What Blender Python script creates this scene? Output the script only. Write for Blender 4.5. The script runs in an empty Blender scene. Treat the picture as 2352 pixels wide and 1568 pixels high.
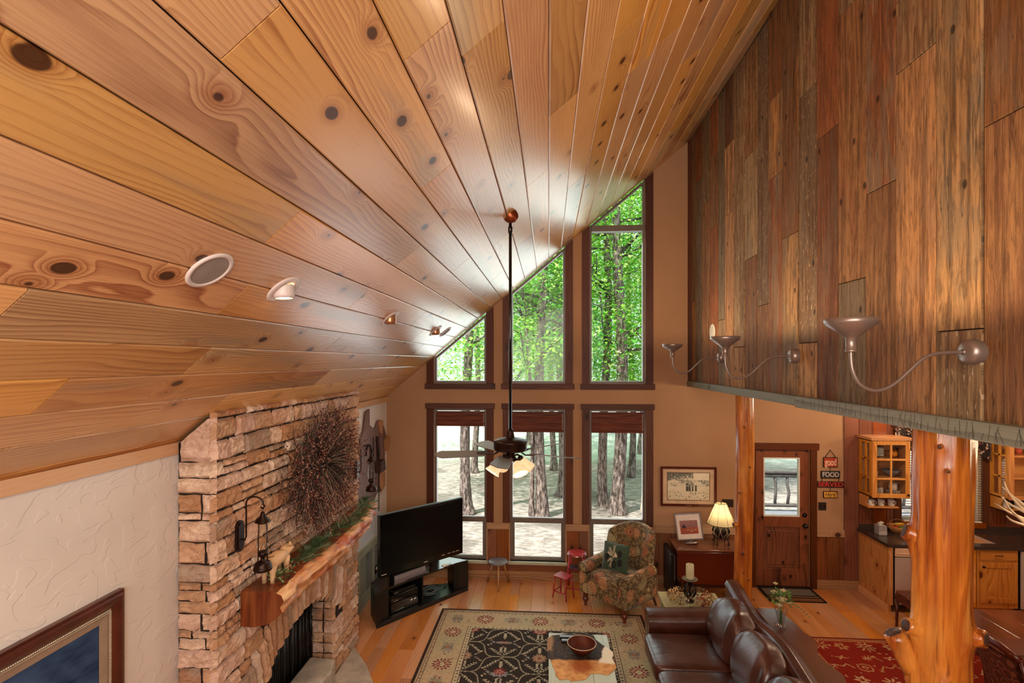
import bpy, math, random
import numpy as np
from mathutils import Matrix, Vector, noise as mn
PI = math.pi
SC = bpy.context.scene
COL = SC.collection
rnd = random.Random(7)

# ---------------------------------------------------------------- camera
F_PX = 1180.0
YAW = math.atan(84 / F_PX)
cd = bpy.data.cameras.new('camera'); cam = bpy.data.objects.new('camera', cd); COL.objects.link(cam)
cam.location = (0, 0, 3.4); cam.rotation_euler = (PI / 2, 0, YAW)
cd.sensor_width = 36; cd.lens = 36 * F_PX / 2352
cd.shift_y = (830 - 784) / 2352; cd.clip_start = 0.05; cd.clip_end = 300
SC.camera = cam
# ---------------------------------------------------------------- world, sun, large lights, exposure
w = bpy.data.worlds.new('world'); SC.world = w; w.use_nodes = True
wn = w.node_tree; wn.nodes.clear()
wo = wn.nodes.new('ShaderNodeOutputWorld'); wb = wn.nodes.new('ShaderNodeBackground')
wb.inputs[0].default_value = (0.80, 0.90, 1.0, 1); wb.inputs[1].default_value = 1.25
wn.links.new(wb.outputs[0], wo.inputs[0])
def light(name, kind, loc, power, color=(1, .8, .6), size=.1, size_y=None, rot=(0, 0, 0), spot=None, parent=None, blend=.5):
    l = bpy.data.lights.new(name, kind); l.energy = power; l.color = color
    if kind == 'AREA':
        l.size = size
        if size_y: l.shape = 'RECTANGLE'; l.size_y = size_y
    elif kind == 'SUN': l.angle = size
    else: l.shadow_soft_size = size
    if spot: l.spot_size = spot; l.spot_blend = blend
    o = bpy.data.objects.new(name, l); COL.objects.link(o); o.location = loc; o.rotation_euler = rot
    if parent: o.parent = parent
    return o
light('sun', 'SUN', (0, 0, 20), 6.5, (1, .95, .87), math.radians(1.2), rot=(math.radians(22), math.radians(-28), 0))
# daylight arriving through the tall gable windows of the far wall; the back one is a soft fill added behind the camera
light('daylight_far', 'AREA', (-.15, 8.35, 3.0), 120, (.86, .95, 1), 3.4, 4.6, rot=(-PI / 2, 0, 0))
light('fill_back', 'AREA', (-.6, -1.35, 3.9), 330, (1, .86, .72), 4.2, 2.6, rot=(PI / 2, 0, 0))
SC.view_settings.view_transform = 'Standard'; SC.view_settings.look = 'None'
SC.view_settings.exposure = 0.1; SC.view_settings.gamma = 1
SC.view_settings.use_curve_mapping = False
try:
    SC.cycles.use_denoising = True; SC.cycles.max_bounces = 7; SC.cycles.transparent_max_bounces = 24
    SC.cycles.sample_clamp_indirect = 6; SC.cycles.caustics_reflective = False; SC.cycles.caustics_refractive = False
except Exception: pass

# ---------------------------------------------------------------- geometry helpers
def c(h):
    h = h.lstrip('#'); r = [int(h[i:i + 2], 16) / 255 for i in (0, 2, 4)]
    return tuple(x / 12.92 if x <= .04045 else ((x + .055) / 1.055) ** 2.4 for x in r)
def rotm(rx=0, ry=0, rz=0):
    return Matrix.Rotation(rz, 4, 'Z') @ Matrix.Rotation(ry, 4, 'Y') @ Matrix.Rotation(rx, 4, 'X')
def tr(x, y, z): return Matrix.Translation((x, y, z))
class MB:
    def __init__(s): s.v = []; s.f = []; s.m = []; s.uv = {}; s.sm = []; s.c = []
    def add(s, vs, fs, mi=0, M=None, smooth=False, uvs=None, col=None):
        b = len(s.v)
        if M is not None: vs = [tuple(M @ Vector(p)) for p in vs]
        s.v += [tuple(p) for p in vs]
        for i, f in enumerate(fs):
            s.f.append([b + k for k in f]); s.m.append(mi); s.sm.append(smooth); s.c.append(col)
            if uvs: s.uv[len(s.f) - 1] = uvs[i]
        return s
    def box(s, x0, x1, y0, y1, z0, z1, mi=0, M=None, col=None):
        vs = [(x0, y0, z0), (x1, y0, z0), (x1, y1, z0), (x0, y1, z0), (x0, y0, z1), (x1, y0, z1), (x1, y1, z1), (x0, y1, z1)]
        return s.add(vs, [(0, 3, 2, 1), (4, 5, 6, 7), (0, 1, 5, 4), (1, 2, 6, 5), (2, 3, 7, 6), (3, 0, 4, 7)], mi, M, col=col)
    def cb(s, cx, cy, cz, sx, sy, sz, mi=0, M=None, col=None):
        return s.box(cx - sx / 2, cx + sx / 2, cy - sy / 2, cy + sy / 2, cz - sz / 2, cz + sz / 2, mi, M, col)
    def prism(s, pts, a, b, axis='z', mi=0, M=None, smooth=False):
        n = len(pts)
        def P(p, h): return {'z': (p[0], p[1], h), 'y': (p[0], h, p[1]), 'x': (h, p[0], p[1])}[axis]
        vs = [P(p, a) for p in pts] + [P(p, b) for p in pts]
        fs = [tuple(range(n))[::-1], tuple(range(n, 2 * n))] + [(i, (i + 1) % n, n + (i + 1) % n, n + i) for i in range(n)]
        return s.add(vs, fs, mi, M, smooth)
    def lathe(s, prof, cx=0, cy=0, cz=0, n=20, mi=0, M=None, smooth=True, sx=1, sy=1, wob=0, seed=0, cap=False):
        vs = []; fs = []; k = len(prof)
        for i in range(n):
            a = 2 * PI * i / n
            for j, (r, z) in enumerate(prof):
                rr = r
                if wob: rr = r * (1 + wob * mn.noise((math.cos(a) * 1.3 + seed, math.sin(a) * 1.3, z * 2.5)))
                vs.append((cx + rr * sx * math.cos(a), cy + rr * sy * math.sin(a), cz + z))
        for i in range(n):
            for j in range(k - 1):
                a = i * k + j; b = ((i + 1) % n) * k + j
                fs.append((a, b, b + 1, a + 1))
        if cap and prof[0][0] > 1e-5: fs.append(tuple(i * k for i in range(n))[::-1])
        if cap and prof[-1][0] > 1e-5: fs.append(tuple(i * k + k - 1 for i in range(n)))
        return s.add(vs, fs, mi, M, smooth)
    def tube(s, pts, r, n=8, mi=0, M=None, closed=False, cap=True, smooth=True, flat=1.0):
        pts = [Vector(p) for p in pts]; m = len(pts); vs = []; fs = []
        rs = r if isinstance(r, (list, tuple)) else [r] * m
        up = None
        for i, p in enumerate(pts):
            if closed: t = pts[(i + 1) % m] - pts[i - 1]
            else: t = pts[min(i + 1, m - 1)] - pts[max(i - 1, 0)]
            if t.length < 1e-9: t = Vector((0, 0, 1))
            t.normalize()
            if up is None: up = Vector((0, 0, 1)) if abs(t.z) < .9 else Vector((1, 0, 0))
            sdv = t.cross(up)
            if sdv.length < 1e-4: sdv = t.cross(Vector((.3, 1, .2)))
            sdv.normalize(); up = sdv.cross(t).normalized()
            for k in range(n):
                a = 2 * PI * k / n
                vs.append(tuple(p + (sdv * math.cos(a) + up * (math.sin(a) * flat)) * rs[i]))
        for i in range(m if closed else m - 1):
            for k in range(n):
                a = i * n + k; b = i * n + (k + 1) % n; j = (i + 1) % m
                fs.append((a, b, j * n + (k + 1) % n, j * n + k))
        if cap and not closed:
            fs.append(tuple(range(n))[::-1]); fs.append(tuple((m - 1) * n + k for k in range(n)))
        return s.add(vs, fs, mi, M, smooth)
    def sq(s, cx, cy, cz, sx, sy, sz, e1=.35, e2=.35, nu=20, nv=28, mi=0, M=None, wr=0, ws=6, seed=0, fn=None):
        def pw(x, e): return math.copysign(abs(x) ** e, x)
        vs = []; fs = []
        for i in range(nu + 1):
            a = -PI / 2 + PI * i / nu
            for j in range(nv):
                b = 2 * PI * j / nv
                x = pw(math.cos(a), e1) * pw(math.cos(b), e2) * sx / 2; y = pw(math.cos(a), e1) * pw(math.sin(b), e2) * sy / 2
                z = pw(math.sin(a), e1) * sz / 2
                if fn: x, y, z = fn(x, y, z)
                if wr:
                    d = 1 + wr * mn.noise((x * ws + seed, y * ws, z * ws)); x *= d; y *= d; z *= d
                vs.append((cx + x, cy + y, cz + z))
        for i in range(nu):
            for j in range(nv):
                fs.append((i * nv + j, i * nv + (j + 1) % nv, (i + 1) * nv + (j + 1) % nv, (i + 1) * nv + j))
        return s.add(vs, fs, mi, M, True)
    def grid(s, fn, nu, nv, mi=0, M=None, smooth=True, closeu=False, uvf=None):
        vs = [fn(i / nu, j / nv) for i in range(nu + (0 if closeu else 1)) for j in range(nv + 1)]
        fs = []; uvs = []
        for i in range(nu):
            for j in range(nv):
                a = i * (nv + 1) + j; b = ((i + 1) % nu if closeu else i + 1) * (nv + 1) + j
                fs.append((a, b, b + 1, a + 1))
        return s.add(vs, fs, mi, M, smooth)
def O(name, mb, mats, parent=None, W=False, bev=0, M=None, seg=2, sub=0, wn=False):
    me = bpy.data.meshes.new(name); me.from_pydata(mb.v, [], mb.f)
    if not isinstance(mats, (list, tuple)): mats = [mats]
    for m in mats: me.materials.append(m)
    me.polygons.foreach_set('material_index', mb.m); me.polygons.foreach_set('use_smooth', mb.sm)
    if mb.uv:
        ul = me.uv_layers.new(name='UVMap')
        for fi, u in mb.uv.items():
            p = me.polygons[fi]
            for k, li in enumerate(p.loop_indices): ul.data[li].uv = u[k]
    if any(x is not None for x in mb.c):
        ca = me.color_attributes.new('Col', 'FLOAT_COLOR', 'CORNER')
        arr = np.ones((len(me.loops), 4), dtype=np.float32)
        for p, cc in zip(me.polygons, mb.c):
            if cc is not None: arr[p.loop_start:p.loop_start + p.loop_total, :3] = cc
        ca.data.foreach_set('color', arr.ravel())
    me.update()
    o = bpy.data.objects.new(name, me); COL.objects.link(o)
    if parent is not None:
        o.parent = parent
        if W:
            L = Matrix.LocRotScale(parent.location, parent.rotation_euler, parent.scale)
            if parent.parent is not None:
                q = parent.parent; L = Matrix.LocRotScale(q.location, q.rotation_euler, q.scale) @ parent.matrix_parent_inverse @ L
            o.matrix_parent_inverse = L.inverted()
    if bev:
        b = o.modifiers.new('bevel', 'BEVEL'); b.width = bev; b.segments = seg; b.limit_method = 'ANGLE'; b.angle_limit = math.radians(35)
    if sub:
        b = o.modifiers.new('sub', 'SUBSURF'); b.levels = sub; b.render_levels = sub
    return o
def tag(o, label=None, cat=None, group=None, kind=None):
    if label: o['label'] = label
    if cat: o['category'] = cat
    if group: o['group'] = group
    if kind: o['kind'] = kind
    return o
def T(name, label, cat, loc=(0, 0, 0), rz=0, group=None, rot=None):
    o = bpy.data.objects.new(name, None); COL.objects.link(o); o.location = loc
    o.rotation_euler = rot if rot else (0, 0, rz); o.empty_display_size = .1
    return tag(o, label, cat, group)
def S(name, mb, mats, parent=None, bev=0, label=None):
    o = O(name, mb, mats, parent, bev=bev)
    if parent is None: o['kind'] = 'structure'
    if label: o['label'] = label
    return o
def kids(o): return [x for x in bpy.data.objects if x.parent is o]
def dup(root, loc, rz=None, label=None, parent=None):
    r = root.copy(); COL.objects.link(r)
    if loc is not None: r.location = loc
    if rz is not None: r.rotation_euler = (r.rotation_euler[0], r.rotation_euler[1], rz)
    if label: r['label'] = label
    for ch in kids(root):
        if ch.type == 'LIGHT':
            k = ch.copy(); COL.objects.link(k); k.parent = r; continue
        k = ch.copy(); COL.objects.link(k); k.parent = r
        for g in kids(ch):
            d = g.copy(); COL.objects.link(d); d.parent = k
    return r

# ---------------------------------------------------------------- materials
class NT:
    def __init__(s, name):
        s.mat = bpy.data.materials.new(name); s.mat.use_nodes = True; s.t = s.mat.node_tree
        s.t.nodes.clear(); s.out = s.t.nodes.new('ShaderNodeOutputMaterial')
    def n(s, ty, ins=None, **kw):
        nd = s.t.nodes.new('ShaderNode' + ty)
        for k, v in kw.items(): setattr(nd, k, v)
        for k, v in (ins or {}).items(): s.set(nd.inputs[k], v)
        return nd
    def set(s, sock, v):
        if isinstance(v, bpy.types.NodeSocket): s.t.links.new(v, sock)
        elif isinstance(v, bpy.types.Node): s.t.links.new(v.outputs[0], sock)
        else:
            if isinstance(v, (tuple, list)) and len(v) == 3 and sock.type == 'RGBA': v = (*v, 1)
            sock.default_value = v
    def math(s, op, a, b=0., cc=None, clamp=False):
        nd = s.n('Math', operation=op, use_clamp=clamp); s.set(nd.inputs[0], a); s.set(nd.inputs[1], b)
        if cc is not None: s.set(nd.inputs[2], cc)
        return nd.outputs[0]
    def vmul(s, v, k):
        nd = s.n('VectorMath', operation='MULTIPLY'); s.set(nd.inputs[0], v); s.set(nd.inputs[1], k); return nd.outputs[0]
    def vadd(s, v, k):
        nd = s.n('VectorMath', operation='ADD'); s.set(nd.inputs[0], v); s.set(nd.inputs[1], k); return nd.outputs[0]
    def noise(s, v, scale=1, detail=3, rough=.5, dist=0, out=0):
        nd = s.n('TexNoise'); s.set(nd.inputs['Vector'], v); nd.inputs['Scale'].default_value = scale
        nd.inputs['Detail'].default_value = detail; nd.inputs['Roughness'].default_value = rough; nd.inputs['Distortion'].default_value = dist
        return nd.outputs[out]
    def vor(s, v, scale=1, rand=1, feat='F1', dim='3D'):
        nd = s.n('TexVoronoi', feature=feat, voronoi_dimensions=dim); s.set(nd.inputs['Vector'], v); nd.inputs['Scale'].default_value = scale
        nd.inputs['Randomness'].default_value = rand; return nd
    def ramp(s, f, stops, interp='LINEAR'):
        nd = s.n('ValToRGB'); s.set(nd.inputs[0], f); cr = nd.color_ramp; cr.interpolation = interp
        while len(cr.elements) < len(stops): cr.elements.new(.5)
        for e, (p, col) in zip(cr.elements, stops):
            e.position = p; e.color = (*col, 1) if len(col) == 3 else col
        return nd.outputs[0]
    def mr(s, v, a, b, x=0., y=1., smooth=True):
        nd = s.n('MapRange', interpolation_type='SMOOTHSTEP' if smooth else 'LINEAR')
        for i, q in enumerate((v, a, b, x, y)): s.set(nd.inputs[i], q)
        return nd.outputs[0]
    def mix(s, f, a, b, mode='MIX'):
        nd = s.n('Mix', data_type='RGBA', blend_type=mode)
        s.set(nd.inputs[0], f); s.set(nd.inputs[6], a); s.set(nd.inputs[7], b); return nd.outputs[2]
    def bsdf(s, col, rough=.5, metal=0, spec=.5, bump=None, bs=.3, bd=.01, coat=0, coatr=.15, emit=None, es=0, sheen=0, trans=0, ior=1.45):
        b = s.n('BsdfPrincipled'); s.set(b.inputs['Base Color'], col); s.set(b.inputs['Roughness'], rough)
        s.set(b.inputs['Metallic'], metal); b.inputs['Specular IOR Level'].default_value = spec
        b.inputs['Coat Weight'].default_value = coat; b.inputs['Coat Roughness'].default_value = coatr
        b.inputs['Sheen Weight'].default_value = sheen; b.inputs['Transmission Weight'].default_value = trans; b.inputs['IOR'].default_value = ior
        if emit is not None: s.set(b.inputs['Emission Color'], emit); b.inputs['Emission Strength'].default_value = es
        if bump is not None:
            bn = s.n('Bump'); s.set(bn.inputs['Height'], bump); bn.inputs['Strength'].default_value = bs; bn.inputs['Distance'].default_value = bd
            s.t.links.new(bn.outputs[0], b.inputs['Normal'])
        s.t.links.new(b.outputs[0], s.out.inputs[0]); return b
def plain(name, h, rough=.5, metal=0, var=.12, vs=8, bump=0, spec=.5, coat=0, sheen=0):
    m = NT(name); tc = m.n('TexCoord').outputs['Object']; nz = m.noise(tc, vs, 3)
    b = c(h); lo = tuple(x * (1 - var) for x in b); hi = tuple(min(1, x * (1 + var)) for x in b)
    m.bsdf(m.ramp(nz, [(.3, lo), (.7, hi)]), rough, metal, spec, bump=m.noise(tc, vs * 6, 3) if bump else None, bs=bump, coat=coat, sheen=sheen)
    return m.mat
def emis(name, h, s, base='#ffffff'):
    m = NT(name); m.bsdf(c(base), .5, emit=c(h), es=s); return m.mat
def wood(name, dark, light_, mode='UV', ring=38, warp=7, knots=.5, knotc='#2a120a', rough=.35, coat=0, rand=.22, hue=.004, stain=0, stainc='#7d7466', contrast=.75, bump=.15, ks=1.9, spec=.4, wear=0, axis='x'):
    m = NT(name)
    if mode == 'UV': P = m.n('UVMap').outputs[0]
    else:
        tc = m.n('TexCoord').outputs['Object']; sp = m.n('SeparateXYZ', {0: tc})
        u, v, q = {'x': (0, 1, 2), 'y': (1, 0, 2), 'z': (2, 0, 1)}[axis]
        v2 = m.math('ADD', sp.outputs[v], m.math('MULTIPLY', sp.outputs[q], .83))
        oi = m.n('ObjectInfo').outputs['Random']
        P = m.n('CombineXYZ', {0: m.math('ADD', sp.outputs[u], m.math('MULTIPLY', oi, 13.)), 1: m.math('ADD', v2, m.math('MULTIPLY', oi, 7.))}).outputs[0]
    sp = m.n('SeparateXYZ', {0: P}); V = sp.outputs[1]
    isl = m.n('NewGeometry').outputs['Random Per Island'] if mode == 'UV' else m.n('ObjectInfo').outputs['Random']
    w1 = m.noise(m.vmul(P, (.55, 3.2, 1)), 1, 2, .45)
    vo = m.vor(m.vmul(P, (1., 1.55, 1)), ks, dim='2D'); kd = vo.outputs['Distance']; kc = m.n('SeparateColor', {0: vo.outputs['Color']})
    on = m.math('LESS_THAN', kc.outputs[0], knots)
    infl = m.math('MULTIPLY', m.mr(kd, .0, .34, 1., 0.), on)
    rs_ = m.mr(m.math('FRACT', m.math('MULTIPLY', isl, 11.7)), 0, 1, .45, 1.35, smooth=False) if mode == 'UV' else 1.
    ph = m.math('ADD', m.math('MULTIPLY', m.math('MULTIPLY', V, ring), rs_), m.math('MULTIPLY', w1, warp))
    ph = m.math('ADD', ph, m.math('MULTIPLY', m.math('MULTIPLY', infl, infl), 4.2))
    ph = m.math('ADD', ph, m.math('MULTIPLY', m.noise(m.vmul(P, (3, 14, 1)), 1, 3), .5))
    fr = m.math('FRACT', ph)
    line = m.ramp(fr, [(0, (0, 0, 0)), (.35, (.12,) * 3), (.8, (.75,) * 3), (.93, (1,) * 3), (1., (0,) * 3)])
    amp = m.mr(m.noise(m.vmul(P, (.4, 2.2, 1)), 1.3, 2), .35, .7, .35, 1.)
    fib = m.noise(m.vmul(P, (4, 160, 1)), 1, 3, .6)
    f = m.math('ADD', m.math('MULTIPLY', m.math('MULTIPLY', line, amp), contrast), m.mr(fib, .3, .75, -.12, .18))
    big = m.noise(m.vmul(P, (.5, 1.6, 1)), .9, 2)
    f = m.math('ADD', f, m.mr(big, .3, .7, -.22, .22), clamp=True)
    col = m.mix(f, c(light_), c(dark))
    if stain:
        st = m.mr(m.noise(m.vadd(m.vmul(P, (.45, 3.4, 1)), (3.1, 9.7, 0)), 1, 3, .5), .56, .70)
        col = m.mix(m.math('MULTIPLY', st, stain), col, c(stainc))
    hv = m.n('HueSaturation', {'Color': col, 'Hue': m.mr(isl, 0, 1, .5 - hue, .5 + hue * .6, smooth=False),
        'Value': m.mr(m.math('FRACT', m.math('MULTIPLY', isl, 7.31)), 0, 1, 1 - rand, 1 + rand * .5, smooth=False),
        'Saturation': m.mr(m.math('FRACT', m.math('MULTIPLY', isl, 3.77)), 0, 1, .85, 1.12, smooth=False)})
    km = m.math('MULTIPLY', m.mr(m.math('ADD', kd, m.mr(kc.outputs[1], 0, 1, -.025, .045)), .05, .075, 1., 0.), on)
    halo = m.math('MULTIPLY', m.mr(kd, .06, .2, .45, 0.), on)
    col = m.mix(halo, hv.outputs[0], c(dark)); col = m.mix(m.math('MULTIPLY', km, .9), col, c(knotc))
    if wear:
        nz = m.noise(m.vmul(P, (9, 60, 1)), 1, 4, .7); col = m.mix(m.mr(nz, .62, .7, 0., wear), col, c(knotc))
    hgt = m.math('SUBTRACT', m.math('MULTIPLY', fib, .5), m.math('MULTIPLY', line, .4))
    m.bsdf(col, rough, 0, spec, bump=hgt, bs=bump, bd=.004, coat=coat, coatr=.18)
    return m.mat
def barn(name, rand=.3, sat=1.):
    """Weathered reclaimed boards: a colour per board, long grain streaks, checks, saw marks and flakes of old paint."""
    m = NT(name); P = m.n('UVMap').outputs[0]; isl = m.n('NewGeometry').outputs['Random Per Island']
    base = m.ramp(isl, [(0, c('#8f6038')), (.12, c('#7d6348')), (.24, c('#b08052')), (.36, c('#a98c64')), (.48, c('#86502e')), (.6, c('#c29462')), (.72, c('#857357')), (.84, c('#c98f52')), (.93, c('#a0683a'))], 'CONSTANT')
    g1 = m.noise(m.vmul(P, (1.0, 26, 1)), 1, 5, .62, .6); g2 = m.noise(m.vmul(P, (3, 90, 1)), 1, 4, .7, 1.5); blot = m.noise(m.vmul(P, (1.5, 5, 1)), 1.2, 4, .6)
    gr = m.noise(m.vmul(P, (2.2, 14, 1)), 2.2, 6, .7, .8); col = m.mix(m.mr(g1, .4, .66, .0, .72), base, c('#452815')); col = m.mix(m.mr(gr, .46, .62, 0., .6), col, c('#54361f'))
    ck = m.noise(m.vmul(P, (.8, 16, 1)), 1, 3, .5, .4); ckm = m.mr(m.math('ABSOLUTE', m.math('SUBTRACT', ck, .5)), .004, .012, .85, 0.); col = m.mix(m.math('MULTIPLY', ckm, m.mr(blot, .45, .55)), col, c('#180c06'))
    col = m.mix(m.mr(blot, .42, .62, 0., .5), col, m.mix(m.math('FRACT', m.math('MULTIPLY', isl, 5.7)), c('#7d7562'), c('#9a5426')))
    col = m.mix(m.mr(g2, .6, .7, 0., .6), col, c('#2a170c'))
    col = m.mix(m.mr(g2, .32, .44, .5, 0.), col, c('#c79a68'))
    saw = m.n('TexWave', {'Vector': m.vadd(P, m.vmul(isl, (7, 3, 1))), 'Scale': 26., 'Distortion': 1.2, 'Detail': 1.}, bands_direction='X')
    on = m.math('GREATER_THAN', m.math('FRACT', m.math('MULTIPLY', isl, 9.13)), .78)
    col = m.mix(m.math('MULTIPLY', m.math('MULTIPLY', saw.outputs['Fac'], on), .14), col, c('#4a2a16'))
    fl = m.math('MULTIPLY', m.mr(m.noise(m.vmul(P, (14, 60, 1)), 1, 2), .64, .68), m.math('GREATER_THAN', m.math('FRACT', m.math('MULTIPLY', isl, 4.3)), .85))
    col = m.mix(m.math('MULTIPLY', fl, .7), col, c('#c9b193'))
    vo = m.vor(m.vmul(P, (1, 1.6, 1)), 2.4, dim='2D'); on2 = m.math('LESS_THAN', m.n('SeparateColor', {0: vo.outputs['Color']}).outputs[0], .25)
    col = m.mix(m.math('MULTIPLY', m.mr(vo.outputs['Distance'], .04, .08, .8, 0.), on2), col, c('#1c0f08'))
    hv = m.n('HueSaturation', {'Color': col, 'Value': m.mr(m.math('FRACT', m.math('MULTIPLY', isl, 7.31)), 0, 1, 1 - rand, 1 + rand * .6), 'Saturation': sat})
    m.bsdf(hv.outputs[0], .75, 0, .25, bump=m.math('SUBTRACT', m.math('MULTIPLY', g1, .6), m.mr(g2, .55, .7, 0., .8)), bs=.55, bd=.008)
    return m.mat
def logmat(name, cols, rough=.25, coat=.3):
    m = NT(name); tc = m.n('TexCoord').outputs['Object']; st = m.vmul(tc, (11, 11, .8)); n1 = m.noise(st, 1, 4, .55, .6); n2 = m.noise(m.vmul(tc, (40, 40, 1.6)), 1, 4, .65); n3 = m.noise(m.vmul(tc, (4, 4, 1.1)), 1, 3)
    col = m.ramp(n1, [(.28, c(cols[0])), (.42, c(cols[1])), (.52, c(cols[2])), (.62, c(cols[1])), (.74, c(cols[3]))])
    col = m.mix(m.mr(n3, .5, .68, 0., .6), col, c(cols[3])); col = m.mix(m.mr(n2, .55, .72, 0., .6), col, c(cols[0])); col = m.mix(m.mr(n3, .46, .34, 0., .45), col, c('#7d3010'))
    m.bsdf(col, rough, 0, .5, bump=m.math('ADD', n1, m.math('MULTIPLY', n2, .35)), bs=.5, bd=.02, coat=coat); return m.mat
M_ceil = wood('knotty_pine_ceiling', '#8a4a20', '#d6a468', ring=42, warp=11, knots=.5, knotc='#33160d', rough=.3, coat=.3, stain=.5, rand=.26, hue=.008, stainc='#8d8674', ks=2.1)
M_floor = wood('pine_floor', '#8a4218', '#cd8a50', ring=60, warp=7, knots=.16, knotc='#3a180c', rough=.26, coat=.3, rand=.15, hue=.005, ks=2.6)
M_barn = barn('barn_boards')
M_barngrey = barn('grey_barn_boards', .2, .55)
M_dark = wood('dark_stained_wood', '#241008', '#5c3019', 'OBJ', ring=26, warp=10, knots=.3, rough=.5, axis='z', contrast=.7, spec=.25)
M_darkx = wood('dark_stained_wood_x', '#241008', '#5c3019', 'OBJ', ring=26, warp=10, knots=.3, rough=.5, axis='x', contrast=.7, spec=.25)
M_wains = wood('wainscot_wood', '#3e1c0e', '#86502f', ring=45, warp=9, knots=.3, rough=.4, rand=.25, stain=.3, stainc='#7a6a52')
M_rail = wood('rail_wood', '#6b4126', '#a97a4e', 'OBJ', ring=22, knots=.25, rough=.45, axis='x')
M_raily = wood('rail_wood_y', '#6f6a55', '#a9a58c', 'OBJ', ring=22, knots=.2, rough=.55, axis='y')
M_greyw = wood('grey_wainscot_boards', '#4b473d', '#8e8b7c', ring=45, knots=.3, rough=.6, rand=.3)
M_redw = wood('red_stained_panel', '#3b1a0c', '#7a3d1f', hue=.001, rand=.12, ring=30, warp=5, knots=.4, knotc='#180806', rough=.35, coat=.2)
M_cab = wood('hickory_cabinet', '#a0520f', '#dc9848', 'OBJ', ring=17, warp=12, knots=.4, rough=.35, coat=.15, axis='z', knotc='#4a1a0a')
M_cabx = wood('hickory_cabinet_x', '#a0520f', '#dc9848', 'OBJ', ring=40, warp=10, knots=.3, rough=.35, coat=.15, axis='x', knotc='#4a1a0a')
M_door = wood('knotty_alder', '#33170a', '#7d4524', 'OBJ', ring=13, warp=11, knots=.55, knotc='#170703', rough=.38, coat=.15, axis='z', ks=3.2)
M_log = logmat('varnished_cedar_log', ('#52200a', '#a0511a', '#c47428', '#dc9c48'))
m = NT('cedar_live_edge'); tc = m.n('TexCoord').outputs['Object']; n1 = m.noise(m.vmul(tc, (14, 2.2, 14)), 1, 4, .6, .8); n3 = m.noise(m.vmul(tc, (5, 2, 5)), 1.3, 3)
m.bsdf(m.mix(m.mr(n3, .48, .62), m.ramp(n1, [(.3, c('#8a4a24')), (.5, c('#c98c58')), (.7, c('#e2bd8e'))]), c('#a3501e')), .45, 0, .4, bump=n1, bs=.8, bd=.03); M_mantel = m.mat
M_heart = logmat('cedar_heartwood', ('#2c1006', '#5a2710', '#7c3c1a', '#8f5128'), .35, .2)
M_strip = wood('pale_pine_strip', '#b98050', '#dba873', 'OBJ', ring=40, knots=0, rough=.4, axis='y', contrast=.3)
M_beam = wood('grey_green_beam', '#4d4e42', '#8a8976', 'OBJ', ring=20, knots=.2, rough=.6, axis='y')
M_mahog = wood('mahogany', '#3c0f06', '#8a4a20', 'OBJ', ring=50, knots=0, rough=.22, coat=.4, axis='x', contrast=.5)
M_mahogd = wood('mahogany_dark', '#2a0c06', '#5c2412', 'OBJ', ring=50, knots=0, rough=.3, coat=.3, axis='x', contrast=.5)
M_table = wood('dining_table_wood', '#2b120b', '#6d341d', 'OBJ', ring=26, warp=12, knots=.1, rough=.15, coat=.6, axis='y', stain=.6, stainc='#a24a1c')
M_black = plain('black_satin', '#0c0c0d', .35); M_blackg = plain('black_gloss', '#060607', .12, coat=.3)
M_bronze = plain('oil_rubbed_bronze', '#2b1a14', .38, .7); M_iron = plain('dark_iron', '#2a201c', .5, .6)
M_sconce = plain('satin_bronze', '#8f7e75', .33, .6, var=.05); M_white = plain('white_trim', '#d8d2c8', .45, var=.04)
M_steel = plain('stainless', '#c9bdb6', .32, .45, var=.05, vs=2); M_chrome = plain('chrome', '#c8c8c8', .15, 1)
M_red = plain('red_paint', '#a3262b', .35, var=.1); M_cream = plain('cream_ceramic', '#cfa77e', .4)
def pane(name='window_glass', tint=(1, 1, 1), r=.02):
    m = NT(name); t = m.n('BsdfTransparent', {0: (*tint, 1)}); g = m.n('BsdfGlossy', {'Roughness': r})
    lw = m.math('MULTIPLY', m.n('Fresnel', {0: 1.45}).outputs[0], .3); mx = m.n('MixShader', {0: lw}); m.t.links.new(t.outputs[0], mx.inputs[1]); m.t.links.new(g.outputs[0], mx.inputs[2])
    m.t.links.new(mx.outputs[0], m.out.inputs[0]); return m.mat
M_glass = pane(); M_glassd = pane('lamp_glass', (.93, .92, .9))
m = NT('wall_plaster'); tc = m.n('TexCoord').outputs['Object']
m.bsdf(m.ramp(m.noise(tc, 1.5, 3), [(.3, c('#a37b5a')), (.7, c('#ab8363'))]), .8, 0, .2, bump=m.noise(tc, 14, 4), bs=.12, bd=.01); M_tan = m.mat
m = NT('trowelled_plaster_daylit'); tc = m.n('TexCoord').outputs['Object']
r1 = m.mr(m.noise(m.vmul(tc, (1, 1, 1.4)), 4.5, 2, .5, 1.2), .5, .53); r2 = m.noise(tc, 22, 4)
m.bsdf(m.ramp(m.noise(tc, 1.5, 3), [(.3, c('#cfc7c2')), (.7, c('#d8d1cc'))]), .75, 0, .25, bump=m.math('ADD', m.math('MULTIPLY', r1, .5), m.math('MULTIPLY', r2, .3)), bs=.5, bd=.006); M_cr = m.mat  # same tan paint as far wall, paled; cool daylight put into the colour
m = NT('vertex_coloured_print'); ca = m.n('VertexColor', layer_name='Col'); m.bsdf(ca.outputs[0], .55, 0, .3); M_vc = m.mat
m = NT('woven_rug'); ca = m.n('VertexColor', layer_name='Col'); tc = m.n('TexCoord').outputs['Object']
m.bsdf(m.mix(m.mr(m.noise(tc, 60, 3), .3, .7, 0., .25), ca.outputs[0], (.03, .02, .015)), .9, 0, .1, bump=m.noise(tc, 220, 2), bs=.4, bd=.003); M_rug = m.mat

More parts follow.
